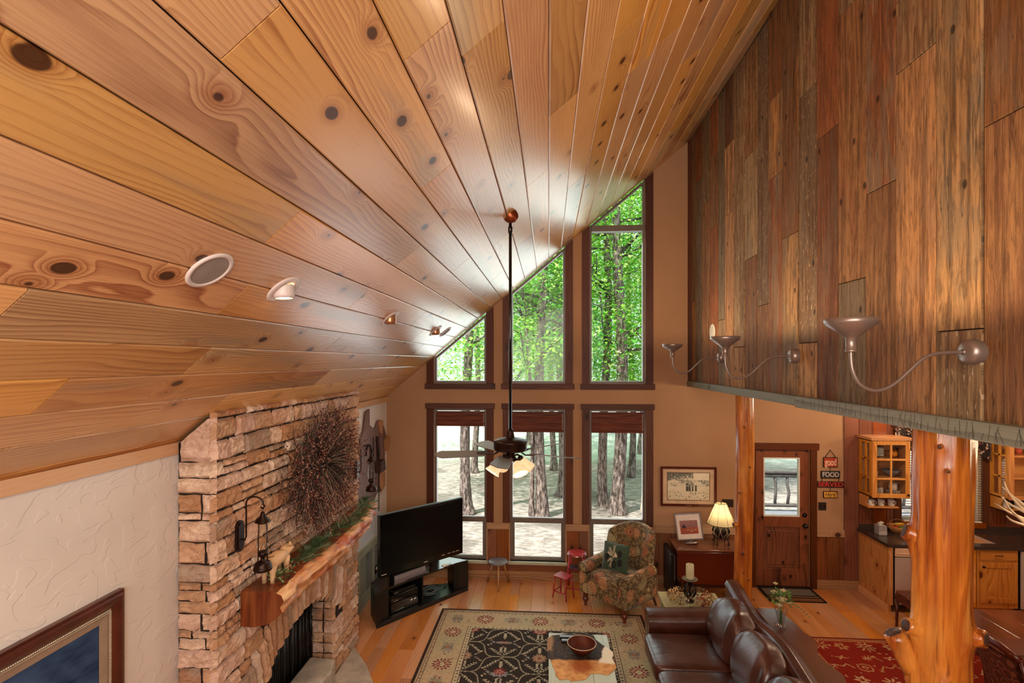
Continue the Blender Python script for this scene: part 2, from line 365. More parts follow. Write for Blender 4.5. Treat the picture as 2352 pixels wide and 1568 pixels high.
# ---------------------------------------------------------------- planks on a plane
def planks(mb, org, U, V, Nn, rows, th=.02, mi=0, gap=.003, ch=.004, r=None, cu=None):
    """rows: list of (v0, v1, [u breaks]); each plank a chamfered board with its own texture offset."""
    r = r or rnd; org, U, V, Nn = map(Vector, (org, U, V, Nn)); cu = ch if cu is None else cu
    for v0, v1, us in rows:
        for a, b in zip(us[:-1], us[1:]):
            ou, ov = r.uniform(0, 60), r.uniform(0, 60)
            q = [(a + gap / 2, v0 + gap / 2), (b - gap / 2, v0 + gap / 2), (b - gap / 2, v1 - gap / 2), (a + gap / 2, v1 - gap / 2)]
            i_ = [(a + gap / 2 + cu, v0 + gap / 2 + ch), (b - gap / 2 - cu, v0 + gap / 2 + ch), (b - gap / 2 - cu, v1 - gap / 2 - ch), (a + gap / 2 + cu, v1 - gap / 2 - ch)]
            P = lambda p, h: tuple(org + U * p[0] + V * p[1] + Nn * h)
            vs = [P(p, 0) for p in q] + [P(p, th - ch) for p in q] + [P(p, th) for p in i_]
            uvq = [(p[0] + ou, p[1] + ov) for p in q]; uvi = [(p[0] + ou, p[1] + ov) for p in i_]
            fs = [(8, 9, 10, 11)]; uu = [uvi]
            for k in range(4):
                k2 = (k + 1) % 4
                fs += [(4 + k, 4 + k2, 8 + k2, 8 + k), (k, k2, 4 + k2, 4 + k)]
                uu += [[uvq[k], uvq[k2], uvi[k2], uvi[k]], [uvq[k], uvq[k2], uvq[k2], uvq[k]]]
            mb.add(vs, fs, mi, uvs=uu)
def breaks(a, b, lo, hi, r=None):
    r = r or rnd; out = [a]; x = a + r.uniform(.2, hi)
    while x < b - .25: out.append(x); x += r.uniform(lo, hi)
    return out + [b]
# ================================================================ structure
XL, XR, D, ZL, SL = -2.567, 2.15, 8.0, 2.84, .8333
Q = math.hypot(1, SL)
def zc_(x): return ZL + SL * (x - XL)
VEC_S = (1 / Q, 0, SL / Q); VEC_N = (SL / Q, 0, -1 / Q)
seams = [-.18, .05, .287, .524, .76, .99, 1.229, 1.46, 1.69, 1.922, 2.165, 2.398, 2.632, 2.87, 3.108, 3.347, 3.59, 3.829, 4.078, 4.313, 4.55, 4.787, 5.02, 5.26, 5.49, 5.73, 5.96, 6.14]
jn = {2: [1.2, 3.355, 5.9], 3: [2.0, 4.58, 7.1], 4: [.6, 2.65, 6.2], 5: [1.5, 4.0, 6.6], 6: [.4, 2.40, 5.9], 7: [1.0, 3.6, 5.28], 8: [2.207, 6.7],
      9: [.8, 3.59, 6.5], 10: [1.353, 4.74], 11: [.5, 2.88, 6.3], 12: [1.9, 5.0], 13: [2.14, 5.76], 14: [.9, 4.22], 15: [3.345, 6.2], 16: [1.7, 5.2], 17: [3.06, 6.6], 18: [1.2, 3.72], 21: [4.43]}
rows = []
for i, (a, b) in enumerate(zip(seams[:-1], seams[1:])):
    us = [-1.6] + jn[i] + [8.02] if i in jn else breaks(-1.6, 8.02, 2, 3.6)
    rows.append((a, b, us))
mb = MB(); th = .02
N_ = Vector(VEC_N); planks(mb, Vector((XL, 0, ZL)) - N_ * th, (0, 1, 0), VEC_S, VEC_N, rows, th, 0, .005, .006, cu=.0005)
o_ = Vector((XL, 0, ZL)) - N_ * .021
e0 = o_ + Vector(VEC_S) * -.2; e1 = o_ + Vector(VEC_S) * 6.2
mb.add([(e0.x, -1.7, e0.z), (e1.x, -1.7, e1.z), (e1.x, 8.15, e1.z), (e0.x, 8.15, e0.z), (e0.x, -1.7, e0.z + .15), (e1.x, -1.7, e1.z + .15), (e1.x, 8.15, e1.z + .15), (e0.x, 8.15, e0.z + .15)],
       [(0, 1, 2, 3), (4, 5, 6, 7), (0, 1, 5, 4), (1, 2, 6, 5), (2, 3, 7, 6), (3, 0, 4, 7)], 1)
S('ceiling', mb, [M_ceil, plain('ceiling_gap_shadowboard', '#2a160c', .9)])
# floor
mb = MB(); rows = []; x = -2.7
while x < 7.3:
    wdt = rnd.choice([.13, .16, .19, .19]); rows.append((x, x + wdt, breaks(-1.6, 8.05, 1.2, 3.2))); x += wdt
planks(mb, (0, 0, -.02), (0, 1, 0), (1, 0, 0), (0, 0, 1), rows, .02, 0, .0015, .0015)
mb.box(-2.7, 7.4, -1.7, 8.15, -.14, -.021, 1); S('floor', mb, [M_floor, plain('subfloor', '#1a0d07', .9)])
# far wall with its openings
WX = [(-1.803, -.973), (-.598, .26), (.631, 1.481)]
ops = [(a, b, .29, 2.66) for a, b in WX] + [(a, b, 3.06, 99) for a, b in WX] + [(3.115, 3.907, 0, 2.07), (5.20, 6.32, 1.05, 2.28)]
xs = sorted({XL - .15, XR, 7.4} | {a for a, *_ in ops} | {b for _, b, *_ in ops})
mb = MB()
for a, b in zip(xs[:-1], xs[1:]):
    inn = sorted([(z0, z1) for (p, q, z0, z1) in ops if p <= a + 1e-6 and q >= b - 1e-6])
    top = lambda x: zc_(x) + .05 if b <= XR + 1e-6 else 3.06
    zcur = -.1
    for z0, z1 in inn + [(None, None)]:
        if z0 is None:
            if zcur < 50: mb.prism([(a, zcur), (b, zcur), (b, top(b)), (a, top(a))], D, D + .2, 'y')
        else:
            if z0 > zcur + 1e-4: mb.prism([(a, zcur), (b, zcur), (b, z0), (a, z0)], D, D + .2, 'y')
            zcur = z1
wf = S('wall_far', mb, M_tan)
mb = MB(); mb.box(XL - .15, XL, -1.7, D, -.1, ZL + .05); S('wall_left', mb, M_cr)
mb = MB(); mb.box(7.2, 7.35, -1.7, D, -.1, 3.06); S('wall_right', mb, M_tan)
mb = MB()   # unseen back wall, its opening added for the fill light
mb.box(XL - .15, 7.35, -1.85, -1.7, -.1, 2.4); mb.box(XL - .15, -2.3, -1.85, -1.7, 2.4, 3.2)
mb.box(1.9, 7.35, -1.85, -1.7, 2.4, 7); mb.prism([(-2.3, 5.4), (1.9, 5.4), (1.9, 6.9), (.6, 5.6)], -1.85, -1.7, 'y')
S('wall_back', mb, M_tan)
# barn-board loft wall: boards run upright, seen from the room side
yb = [-1.7, -1.4, -1.1, -.8, -.52, -.25, .02, .3, .6, .87, 1.12, 1.38, 1.62, 1.87, 2.14, 2.43, 2.722, 3.027, 3.359, 3.667, 4.0, 4.31, 4.619, 4.917, 5.217, 5.514, 5.847, 6.167, 6.461, 6.738, 7.053, 7.386, 7.737, 8.0]
NB = len(yb) - 2
zj = {12: 5.18, 14: 4.534, 15: 5.181, 17: 4.565, 9: 5.174, 5: 5.176, 7: 4.515, 10: 4.532, 13: 3.976, 16: 3.565, 11: 3.557, 4: 3.923, 3: 5.16, 6: 3.563, 8: 3.972}
mb = MB(); rows = []; n0 = 34
for i, (a, b) in enumerate(zip(yb[:-1], yb[1:])):
    k = NB - i          # 0 = board at the far wall
    us = [3.05] + ([zj[k]] if k in zj else []) + ([rnd.uniform(5.6, 6.3)] if k % 2 else []) + [6.79]
    rows.append((a, b, sorted(set(us)) if k in zj or k % 2 else [3.05, rnd.uniform(3.6, 6), 6.79]))
for rr in rows:
    dth = rnd.uniform(.014, .028); planks(mb, (XR + .03, 0, 0), (0, 0, 1), (0, 1, 0), (-1, 0, 0), [rr], dth, 0, .006, .003)
mb.box(XR + .031, XR + .2, -1.7, 8, 3.03, 6.9, 1); mb.box(XR - .035, XR + .02, 7.93, 8.0, 3.03, 6.76, 2)
S('wall_loft', mb, [M_barn, plain('loft_wall_core', '#1b100a', .9), M_dark])
mb = MB(); mb.box(XR - .05, XR + .2, 4.55, 8.0, 3.022, 3.105); S('trim_1', mb, M_beam, bev=.006)
mb = MB(); mb.box(XR - .055, XR + .2, -1.7, 4.54, 3.012, 3.105)
y = -.5
while y < 4.5:      # drawknife marks across the beam face
    jj = rnd.uniform(-.02, .05)
    mb.add([(XR - .0565, y, 3.02), (XR - .0565, y + .0035, 3.02), (XR - .0565, y + jj, 3.06 + jj * .6), (XR - .0565, y + jj - .003, 3.06 + jj * .6)], [(0, 1, 2, 3)], 1)
    mb.add([(XR - .0565, y + .05, 3.025), (XR - .0565, y + .053, 3.022), (XR - .0565, y + .05 - jj * .6, 3.10), (XR - .0565, y + .047 - jj * .6, 3.10)], [(0, 1, 2, 3)], 1); y += rnd.uniform(.025, .11)
S('trim_2', mb, [M_beam, plain('chisel_mark', '#4a4436', .8)], bev=0)
mb = MB(); mb.box(XR + .19, 7.3, -1.7, 8.1, 3.045, 3.2); S('ceiling_loft', mb, M_redw)
# left-wall crown strip, baseboards, chair rails, wainscot
mb = MB(); mb.box(XL, XL + .022, -1.6, 3.37, ZL - .075, ZL + .004); mb.box(XL, XL + .022, 6.08, 8, ZL - .075, ZL + .004); S('trim_3', mb, M_strip)
def segs(cuts, a, b):
    out = []; x = a
    for p, q in sorted(cuts):
        if p > x: out.append((x, p))
        x = max(x, q)
    if x < b: out.append((x, b))
    return out
cas = [(a - .075, b + .075) for a, b in WX]
dr = (3.05, 4.0)
full = segs([dr], XL, 4.594); cut = segs([(a - .02, b + .02) for a, b in WX] + [dr], XL + .02, 4.39)
mb = MB(); [mb.box(a, b, D - .022, D, 0, .14) for a, b in full]; S('baseboard_far', mb, M_rail, bev=.003)
mb = MB(); [mb.box(a, b, D - .03, D, .785, .888) for a, b in cut]; S('trim_4', mb, M_rail, bev=.003)
mb = MB()
for a, b in cut:
    x = a
    while x < b - .01:
        w_ = min(rnd.uniform(.14, .2), b - x); w_ = b - x if b - x - w_ < .05 else w_
        planks(mb, (0, D, 0), (0, 0, 1), (1, 0, 0), (0, -1, 0), [(x, x + w_, [.14, .785])], .016); x += w_
for a, b in WX: planks(mb, (0, D, 0), (1, 0, 0), (0, 0, 1), (0, -1, 0), [(.14, .25, [a - .02, b + .02])], .014)
S('trim_5', mb, M_wains)
mb = MB(); mb.box(XL, XL + .024, 6.08, 8, 0, .17); S('baseboard_left', mb, M_raily, bev=.003)
mb = MB(); mb.box(XL, XL + .03, 6.08, 8, .71, .82); mb.box(XL, XL + .028, 7.30, 7.36, .17, .71); mb.box(XL, XL + .028, 6.72, 6.80, .17, .71); S('trim_6', mb, M_raily, bev=.003)
mb = MB(); planks(mb, (XL, 0, 0), (0, 0, 1), (0, 1, 0), (1, 0, 0), [(6.08 + .16 * i, 6.24 + .16 * i, [.17, .71]) for i in range(12)], .014); S('trim_7', mb, M_greyw)
# kitchen panelling on the far wall
mb = MB(); planks(mb, (0, D, 0), (0, 0, 1), (1, 0, 0), (0, -1, 0), [(4.39, 4.6, [0.14, 3.04])] + [(4.6 + .2 * i, 4.8 + .2 * i, [.9, 3.04]) for i in range(3)], .018)
planks(mb, (0, D, 0), (0, 0, 1), (1, 0, 0), (0, -1, 0), [(5.2 + .16 * i, 5.36 + .16 * i, [2.28, 3.04]) for i in range(7)] + [(6.32 + .17 * i, 6.49 + .17 * i, [.9, 3.04]) for i in range(5)], .018)
planks(mb, (0, D, 0), (1, 0, 0), (0, 0, 1), (0, -1, 0), [(.9, 1.05, [5.2, 6.32])], .012)
S('trim_8', mb, M_redw)

# ---------------------------------------------------------------- windows
M_frame = plain('window_sash_bronze', '#6b5f55', .4); M_sill = plain('pale_sill', '#a8a690', .5)
M_shade = None
m = NT('woven_wood_shade'); tc = m.n('TexCoord').outputs['Object']
b1 = m.noise(m.vmul(tc, (3, 3, 170)), 1, 2); m.bsdf(m.ramp(b1, [(.35, c('#32140b')), (.6, c('#6e3520')), (.75, c('#8d4c2e'))]), .6, 0, .3, bump=b1, bs=.4, bd=.003); M_shade = m.mat
def ring4(mb, x0, x1, z0, z1, t, y0, y1, mi=0):
    mb.box(x0, x0 + t, y0, y1, z0, z1, mi); mb.box(x1 - t, x1, y0, y1, z0, z1, mi)
    mb.box(x0 + t, x1 - t, y0, y1, z0, z0 + t, mi); mb.box(x0 + t, x1 - t, y0, y1, z1 - t, z1, mi)
names = ['left', 'middle', 'right']
shz = [2.385, 2.30, 2.30]
for i, (a, b) in enumerate(WX):
    w_ = T('window_%d' % (i + 1), None, None, (a, D, .29)); w_['kind'] = 'structure'
    mb = MB()
    mb.box(a - .115, a, D - .025, D, .888, 2.66); mb.box(b, b + .115, D - .025, D, .888, 2.66)
    O('side_casing', mb, M_dark, w_, W=True, bev=.004)
    mb = MB(); mb.box(a - .135, b + .135, D - .035, D, 2.66, 2.745); O('head_casing', mb, M_darkx, w_, W=True, bev=.004)
    mb = MB(); mb.box(a - .03, b + .03, D - .05, D + .1, .25, .29); O('window_sill', mb, M_sill, w_, W=True, bev=.004)
    mb = MB(); ring4(mb, a, b, .29, 2.66, .035, D + .04, D + .12); ring4(mb, a + .03, b - .03, .30, .905, .035, D + .06, D + .10); mb.box(a + .03, b - .03, D + .05, D + .11, .885, .955)
    mb.box((a + b) / 2 - .25, (a + b) / 2 - .18, D + .035, D + .05, .93, .945); mb.box((a + b) / 2 + .18, (a + b) / 2 + .25, D + .035, D + .05, .93, .945)
    O('window_frame', mb, M_frame, w_, W=True, bev=.003)
    mb = MB(); mb.box(a + .036, b - .036, D + .078, D + .084, .325, .884); mb.box(a + .036, b - .036, D + .078, D + .084, .956, 2.624); O('window_pane', mb, M_glass, w_, W=True)
    # upper window, cut by the roof slope
    zt = lambda x: zc_(x) - .012
    w_ = T('window_%d' % (i + 4), None, None, (a, D, 3.06)); w_['kind'] = 'structure'
    mb = MB(); mb.prism([(a - .115, 3.055), (a, 3.055), (a, zt(a)), (a - .115, zt(a - .115))], D - .025, D, 'y')
    mb.prism([(b, 3.055), (b + .115, 3.055), (b + .115, zt(b + .115)), (b, zt(b))], D - .025, D, 'y'); O('side_casing', mb, M_dark, w_, W=True)
    mb = MB(); mb.box(a - .14, b + .14, D - .04, D, 2.967, 3.057); O('window_sill', mb, M_darkx, w_, W=True, bev=.004)
    t = .035; mb = MB(); y0, y1 = D + .04, D + .12
    mb.prism([(a, 3.06), (a + t, 3.06), (a + t, zt(a + t)), (a, zt(a))], y0, y1, 'y'); mb.prism([(b - t, 3.06), (b, 3.06), (b, zt(b)), (b - t, zt(b - t))], y0, y1, 'y')
    mb.box(a + t, b - t, y0, y1, 3.06, 3.06 + t); mb.prism([(a + t, zt(a + t) - .045), (b - t, zt(b - t) - .045), (b - t, zt(b - t)), (a + t, zt(a + t))], y0, y1, 'y')
    if i == 2: mb.box(a + t, b - t, D - .01, D + .11, 5.405, 5.495)
    O('window_frame', mb, M_frame, w_, W=True)
    mb = MB(); mb.prism([(a + t, 3.095), (b - t, 3.095), (b - t, zt(b - t) - .045), (a + t, zt(a + t) - .045)], D + .078, D + .083, 'y'); O('window_pane', mb, M_glass, w_, W=True)
    # woven shade
    sh = T('woven_shade', 'brown woven wood shade pulled up short in the %s tall window, %s' % (names[i], ['nearest the television', 'behind the ceiling fan', 'above the flowered armchair'][i]), 'blind', ((a + b) / 2, D + .02, 2.62), group='woven wood shades at the window heads')
    hw = (b - a) / 2 - .03; L_ = 2.62 - shz[i]
    mb = MB(); mb.cb(0, 0, -.012, 2 * hw, .03, .024); O('head_rail', mb, M_darkx, sh)
    mb = MB()
    def shade(u, v, hw=hw, L_=L_):
        z = -.024 - v * (L_ - .024); y = -.006 - .010 * abs(math.sin(v * 3.2 * PI)) - .012 * v
        return (-hw + 2 * hw * u, y, z)
    mb.grid(shade, 2, 30); mb.grid(lambda u, v: (shade(u, v)[0], shade(u, v)[1] + .016, shade(u, v)[2]), 2, 30)
    O('woven_slats', mb, M_shade, sh)
    mb = MB(); mb.tube([(hw - .015, -.02, -.03), (hw - .015, -.022, -.25)], .003, 6); mb.lathe([(0, -.02), (.006, -.015), (.004, .01), (0, .012)], hw - .015, -.022, -.26, 8); O('pull_cord', mb, M_white, sh)
# kitchen window
w_ = T('window_7', None, None, (5.2, D, 1.05)); w_['kind'] = 'structure'
mb = MB(); mb.box(5.10, 5.2, D - .03, D, 1.0, 2.4); mb.box(6.32, 6.42, D - .03, D, 1.0, 2.4); O('side_casing', mb, M_dark, w_, W=True)
mb = MB(); mb.box(5.08, 6.44, D - .035, D, 2.28, 2.4); O('head_casing', mb, M_darkx, w_, W=True)
mb = MB(); mb.box(5.17, 6.35, D - .06, D + .05, .97, 1.05); O('window_sill', mb, M_mahog, w_, W=True)
mb = MB(); ring4(mb, 5.2, 6.32, 1.05, 2.28, .04, D + .05, D + .12); mb.box(5.74, 5.78, D + .05, D + .12, 1.05, 2.28); O('window_frame', mb, M_white, w_, W=True)
mb = MB(); mb.box(5.24, 6.28, D + .08, D + .086, 1.09, 2.24); O('window_pane', mb, M_glass, w_, W=True)
# ---------------------------------------------------------------- entry door
d_ = T('door_1', None, None, (3.51, D, 0)); d_['kind'] = 'structure'
mb = MB(); mb.box(3.03, 3.115, D - .03, D, 0, 2.075); mb.box(3.907, 4.0, D - .03, D, 0, 2.075); O('side_casing', mb, M_dark, d_, W=True, bev=.004); mb = MB(); mb.box(3.0, 4.03, D - .035, D, 2.075, 2.175); O('door_casing', mb, M_darkx, d_, W=True, bev=.004)
mb = MB(); y0, y1 = D + .03, D + .075; X0, X1 = 3.115, 3.907
mb.box(X0, 3.245, y0, y1, .01, 2.06); mb.box(3.775, X1, y0, y1, .01, 2.06)
for z0, z1 in ((1.95, 2.06), (.90, 1.06), (.01, .22)): mb.box(3.245, 3.775, y0, y1, z0, z1)
mb.box(3.245, 3.775, y0, y1, .22, .28); O('door_slab', mb, M_door, d_, W=True, bev=.006)
mb = MB(); mb.box(3.245, 3.775, y0 + .015, y1 - .01, .28, .90); mb.prism([(3.30, .33), (3.72, .33), (3.72, .85), (3.30, .85)], y0 + .003, y0 + .016, 'y'); O('door_panel', mb, M_door, d_, W=True, bev=.008)
mb = MB(); ring4(mb, 3.245, 3.775, 1.06, 1.95, .018, y0 - .004, y1); gl = O('glazing_bead', mb, M_white, d_, W=True)
mb = MB(); mb.box(3.262, 3.758, y0 + .02, y0 + .026, 1.078, 1.932); O('door_glass', mb, M_glass, d_, W=True)
for z in (1.09, .93):
    mb = MB(); My = tr(3.845, y0, z) @ rotm(rx=PI / 2)
    mb.lathe([(.032, 0), (.032, .008), (.012, .012), (.012, .03), (.03, .04), (.032, .052), (.02, .064), (0, .066)] if z < 1 else [(.033, 0), (.033, .01), (.02, .016), (.018, .024), (0, .026)], 0, 0, 0, 18, M=My)
    O('door_knob' if z < 1 else 'deadbolt', mb, M_black, d_, W=True)
mb = MB(); mb.box(3.115, 3.907, D - .01, D + .2, 0, .012); O('threshold', mb, M_black, d_, W=True)
# ================================================================ fireplace
m = NT('ledge_stone'); tc = m.n('TexCoord').outputs['Object']; isl = m.n('NewGeometry').outputs['Random Per Island']
bc = m.ramp(isl, [(0, c('#c9a283')), (.18, c('#dcc0aa')), (.34, c('#b48a68')), (.5, c('#d4b4a2')), (.64, c('#c19c7c')), (.78, c('#a48e7c')), (.9, c('#dec6b0'))], 'CONSTANT')
n1 = m.noise(m.vmul(tc, (1, 1, 1.6)), 7, 5, .65); n2 = m.noise(tc, 34, 4, .6)
bc = m.mix(m.mr(n1, .38, .62, 0., .45), bc, c('#96694b')); bc = m.mix(m.mr(n1, .62, .75, 0., .4), bc, c('#d3c0aa'))
bc = m.mix(m.mr(m.noise(tc, 3.2, 3), .52, .66, 0., .4), bc, c('#b87c54')); bc = m.mix(m.mr(n2, .6, .72, 0., .5), bc, c('#5b3c2a'))
m.bsdf(bc, .85, 0, .2, bump=m.math('ADD', m.math('MULTIPLY', n1, 1.), m.math('MULTIPLY', n2, .45)), bs=1., bd=.025); M_stone = m.mat
M_mortar = plain('dark_mortar', '#21140d', .95)  # dark mortar of the core behind the stone facing
FX, FY0, FY1 = -2.284, 3.378, 6.064
def stone(mb, org, U, V, N, u0, u1, v0, v1, dep=.035, r=rnd, skew=0., topf=None):
    org, U, V, N = map(Vector, (org, U, V, N)); w_, h = u1 - u0, v1 - v0
    nu, nv = max(4, min(14, int(w_ / .022))), max(4, min(9, int(h / .02))); sd = r.uniform(0, 99); dp = dep * r.uniform(.75, 1.25)
    tilt = r.uniform(-.25, .25); tv = r.uniform(-.35, .2)
    j = [[r.uniform(-.004, .004) for _ in range(4)] for _ in range(2)]
    vs = []; fs = []
    for i in range(nu + 1):
        for k in range(nv + 1):
            a, b = i / nu, k / nv
            u = u0 + w_ * a; v = v0 + h * b
            ed = min(a, 1 - a) * w_, min(b, 1 - b) * h; e = min(ed)
            border = i in (0, nu) or k in (0, nv)
            wob = .007
            u += wob * mn.noise((u * 14 + sd, v * 14, 1)) + skew * (b - .5) + j[0][(i > nu / 2) * 2 + (k > nv / 2)]
            v += wob * mn.noise((u * 12, v * 14 + sd, 5)) + j[1][(i > nu / 2) * 2 + (k > nv / 2)]
            if topf: v = min(v, topf(u) )
            hh = 0 if border else dp * (1 + tilt * (a - .5) + tv * (b - .5)) * min(1, .80 + e / .06) + .012 * mn.noise((u * 16, v * 26, sd)) + .009 * mn.noise((u * 45, v * 55, sd))
            vs.append(tuple(org + U * u + V * v + N * hh))
    for i in range(nu):
        for k in range(nv):
            a = i * (nv + 1) + k; fs.append((a, a + nv + 1, a + nv + 2, a + 1))
    mb.add(vs, fs, 0)
arch = lambda u: .84 + .21 * (1 - ((u - 4.72) / .65) ** 2)
fp = T('fireplace', 'tall stacked ledge stone fireplace with arched firebox and timber mantel on the left wall', 'fireplace', (XL, 4.72, 0))
mb = MB(); R = random.Random(11); ORG = (FX - .03, 0, 0)
ztop = zc_(FX) - .012
z = .02; cours = []
while z < ztop - .04:
    h = R.choice([.055, .075, .09, .11, .13, .15]); h = min(h, ztop - z); cours.append((z, z + h)); z += h
cours[-1] = (cours[-1][0], ztop)
rowsp = []
for z0, z1 in cours:
    zm = (z0 + z1) / 2
    cuts = []
    us = [u for u in [3.6 + .01 * i for i in range(230)] if 3.8 < u < 5.64 and zm < arch(u) + .42 and (4.07 < u < 5.37 or zm > arch(u) - .02)]
    if us: cuts = [(min(us), max(us))]
    for a, b in segs(cuts, FY0 - .015, FY1):
        u = a
        while u < b - .001:
            wd = R.uniform(.12, .42) if z1 - z0 > .08 else R.uniform(.1, .3)
            if b - u - wd < .09: wd = b - u
            if R.random() < .12 and wd > .2 and z1 - z0 > .1:
                zz = (z0 + z1) / 2; stone(mb, ORG, (0, 1, 0), (0, 0, 1), (1, 0, 0), u, u + wd - .008, z0, zz - .003, r=R); stone(mb, ORG, (0, 1, 0), (0, 0, 1), (1, 0, 0), u, u + wd - .008, zz + .003, z1 - .007, r=R)
            else: stone(mb, ORG, (0, 1, 0), (0, 0, 1), (1, 0, 0), u, u + wd - .008, z0, z1 - .007, r=R)
            u += wd
# arch of upright stones over the opening
u = 3.8
while u < 5.62:
    wd = R.uniform(.05, .12); um = u + wd / 2; zb = arch(um) if 4.07 < um < 5.37 else max(arch(um), .45)
    zt_ = arch(um) + .415; zs = zb if 4.07 <= um <= 5.37 else zt_ - .42
    stone(mb, ORG, (0, 1, 0), (0, 0, 1), (1, 0, 0), u, u + wd - .006, zs + .0, zt_ - .005 + R.uniform(-.02, .02), .045, R, skew=(um - 4.72) * .09); u += wd
# near side and inner jambs
for z0, z1 in cours:
    if z1 > 2.80: continue
    cut_ = R.choice([0, .1, .17, .2]);
    ok = [(.0, .283)] if cut_ == 0 else [(0, cut_ - .004), (cut_ + .004, .283)]
    for a, b in ok: stone(mb, (XL, FY0 + .02, 0), (1, 0, 0), (0, 0, 1), (0, -1, 0), a + .003, b - .002, z0, z1 - .007, .03, R)
tri0 = [c_ for c_ in cours if c_[1] <= 2.80][-1][1]
stone(mb, (XL, FY0 + .02, 0), (1, 0, 0), (0, 0, 1), (0, -1, 0), .02, .283, tri0, zc_(FX) - .03, .03, R, topf=lambda u: zc_(XL + u) - .03)
for z0, z1 in cours:
    if z0 > .84: break
    stone(mb, (-2.56, 5.385, 0), (1, 0, 0), (0, 0, 1), (0, -1, 0), .01, .13, z0, min(z1, .9) - .006, .03, R); stone(mb, (-2.56, 5.385, 0), (1, 0, 0), (0, 0, 1), (0, -1, 0), .14, .27, z0, min(z1, .9) - .006, .03, R)
    stone(mb, (-2.56, 4.055, 0), (1, 0, 0), (0, 0, 1), (0, 1, 0), .01, .27, z0, min(z1, .9) - .006, .03, R)
    stone(mb, (XL, FY1 - .02, 0), (1, 0, 0), (0, 0, 1), (0, 1, 0), .0, .28, z0, z1 - .006, .03, R)
O('stone_facing', mb, M_stone, fp, W=True)
mb = MB(); mb.box(XL, FX - .028, FY0 + .022, 4.05, 0, 2.83); mb.box(XL, FX - .028, 5.39, FY1 - .02, 0, 2.83)
pts = [(4.05 + 1.34 * i / 16, arch(4.05 + 1.34 * i / 16) if 4.07 < 4.05 + 1.34 * i / 16 < 5.37 else .84) for i in range(17)]
mb.prism(pts + [(5.39, 2.83), (4.05, 2.83)], XL, FX - .028, 'x')
mb.prism([(XL, 2.83), (FX - .028, 2.83), (FX - .028, zc_(FX - .028) - .01), (XL, ZL - .01)], FY0 + .022, FY1 - .02, 'y')
O('masonry_core', mb, M_mortar, fp, W=True)
mb = MB(); mb.box(XL + .002, XL + .012, 4.06, 5.38, .0, 1.04)
for i in range(24):
    y = 4.10 + i * .052; mb.tube([(XL + .04 + .012 * math.sin(i * 2.2), y, .04), (XL + .04 + .012 * math.sin(i * 2.2), y, .86)], .009, 5)
mb.tube([(XL + .05, 4.1, .87), (XL + .05, 5.34, .87)], .008, 6)
O('firebox_screen', mb, M_black, fp, W=True)
# mantel: thick live-edge cedar slab
mb = MB(); NY = 90; sec = 14
def mant(u, v):
    y = 3.65 + 2.5 * u; n = lambda k, s=3.: mn.noise((y * s, k, 2.2)); fr = FX + .30 - .14 * max(0, u - .75) / .25 + .05 * n(1, 2.2) + .022 * n(7, 9)
    dz = .045 * n(3, 2.5)
    prof = [(FX + .01, 1.70), (FX + .1, 1.703), (fr - .075, 1.705), (fr - .04, 1.695), (fr + .0, 1.675 + dz * .3), (fr + .03 + .025 * n(5, 6), 1.63 + dz * .4), (fr - .005 + .03 * n(11, 7), 1.585 + dz * .5), (fr + .005 + .03 * n(13, 5), 1.54 + dz), (fr - .05 + .02 * n(17, 6), 1.49 + dz), (fr - .10 + .03 * n(19, 6), 1.455 + dz * .7), (FX + .1, 1.435), (FX + .01, 1.44)]
    t = v * (len(prof) - 1); i = min(int(t), len(prof) - 2); a = t - i
    return (prof[i][0] * (1 - a) + prof[i + 1][0] * a, y, prof[i][1] * (1 - a) + prof[i + 1][1] * a)
mb.grid(mant, NY, 22); mb.m = [1 if (i % 22) < 6 or (i % 22) > 17 else 0 for i in range(len(mb.f))]
mb.add([mant(0, k / 22) for k in range(23)], [tuple(range(23))], 1); mb.add([mant(1, k / 22) for k in range(23)], [tuple(range(23))], 1)
mt = O('mantel', mb, [M_mantel, M_heart], fp, W=True); mt['label'] = 'live edge cedar mantel shelf'
# hearth slabs
mb = MB(); M_flag = plain('hearth_flagstone', '#a79a8c', .7, bump=.3, var=.2)
hp = [(FX + .0, 3.3), (FX + .50, 3.3), (FX + .53, 4.0), (FX + .52, 4.8), (FX + .46, 5.25), (FX + .28, 5.55), (FX + .10, 5.78), (FX, 5.9)]
mb = MB(); mb.prism([(p[0], p[1]) for p in hp], .001, .05); he = O('hearth_slab', mb, M_flag, fp, W=True, bev=.012)
for pp_ in ([(-2.50, 4.80), (-2.20, 4.78), (-2.17, 5.0), (-2.22, 5.22), (-2.50, 5.24)], [(-2.50, 4.2), (-2.22, 4.2), (-2.19, 4.5), (-2.24, 4.76), (-2.50, 4.77)]):
    mb = MB(); mb.prism(pp_, .05, .30); O('hearth_stone', mb, M_flag, fp, W=True, bev=.02)
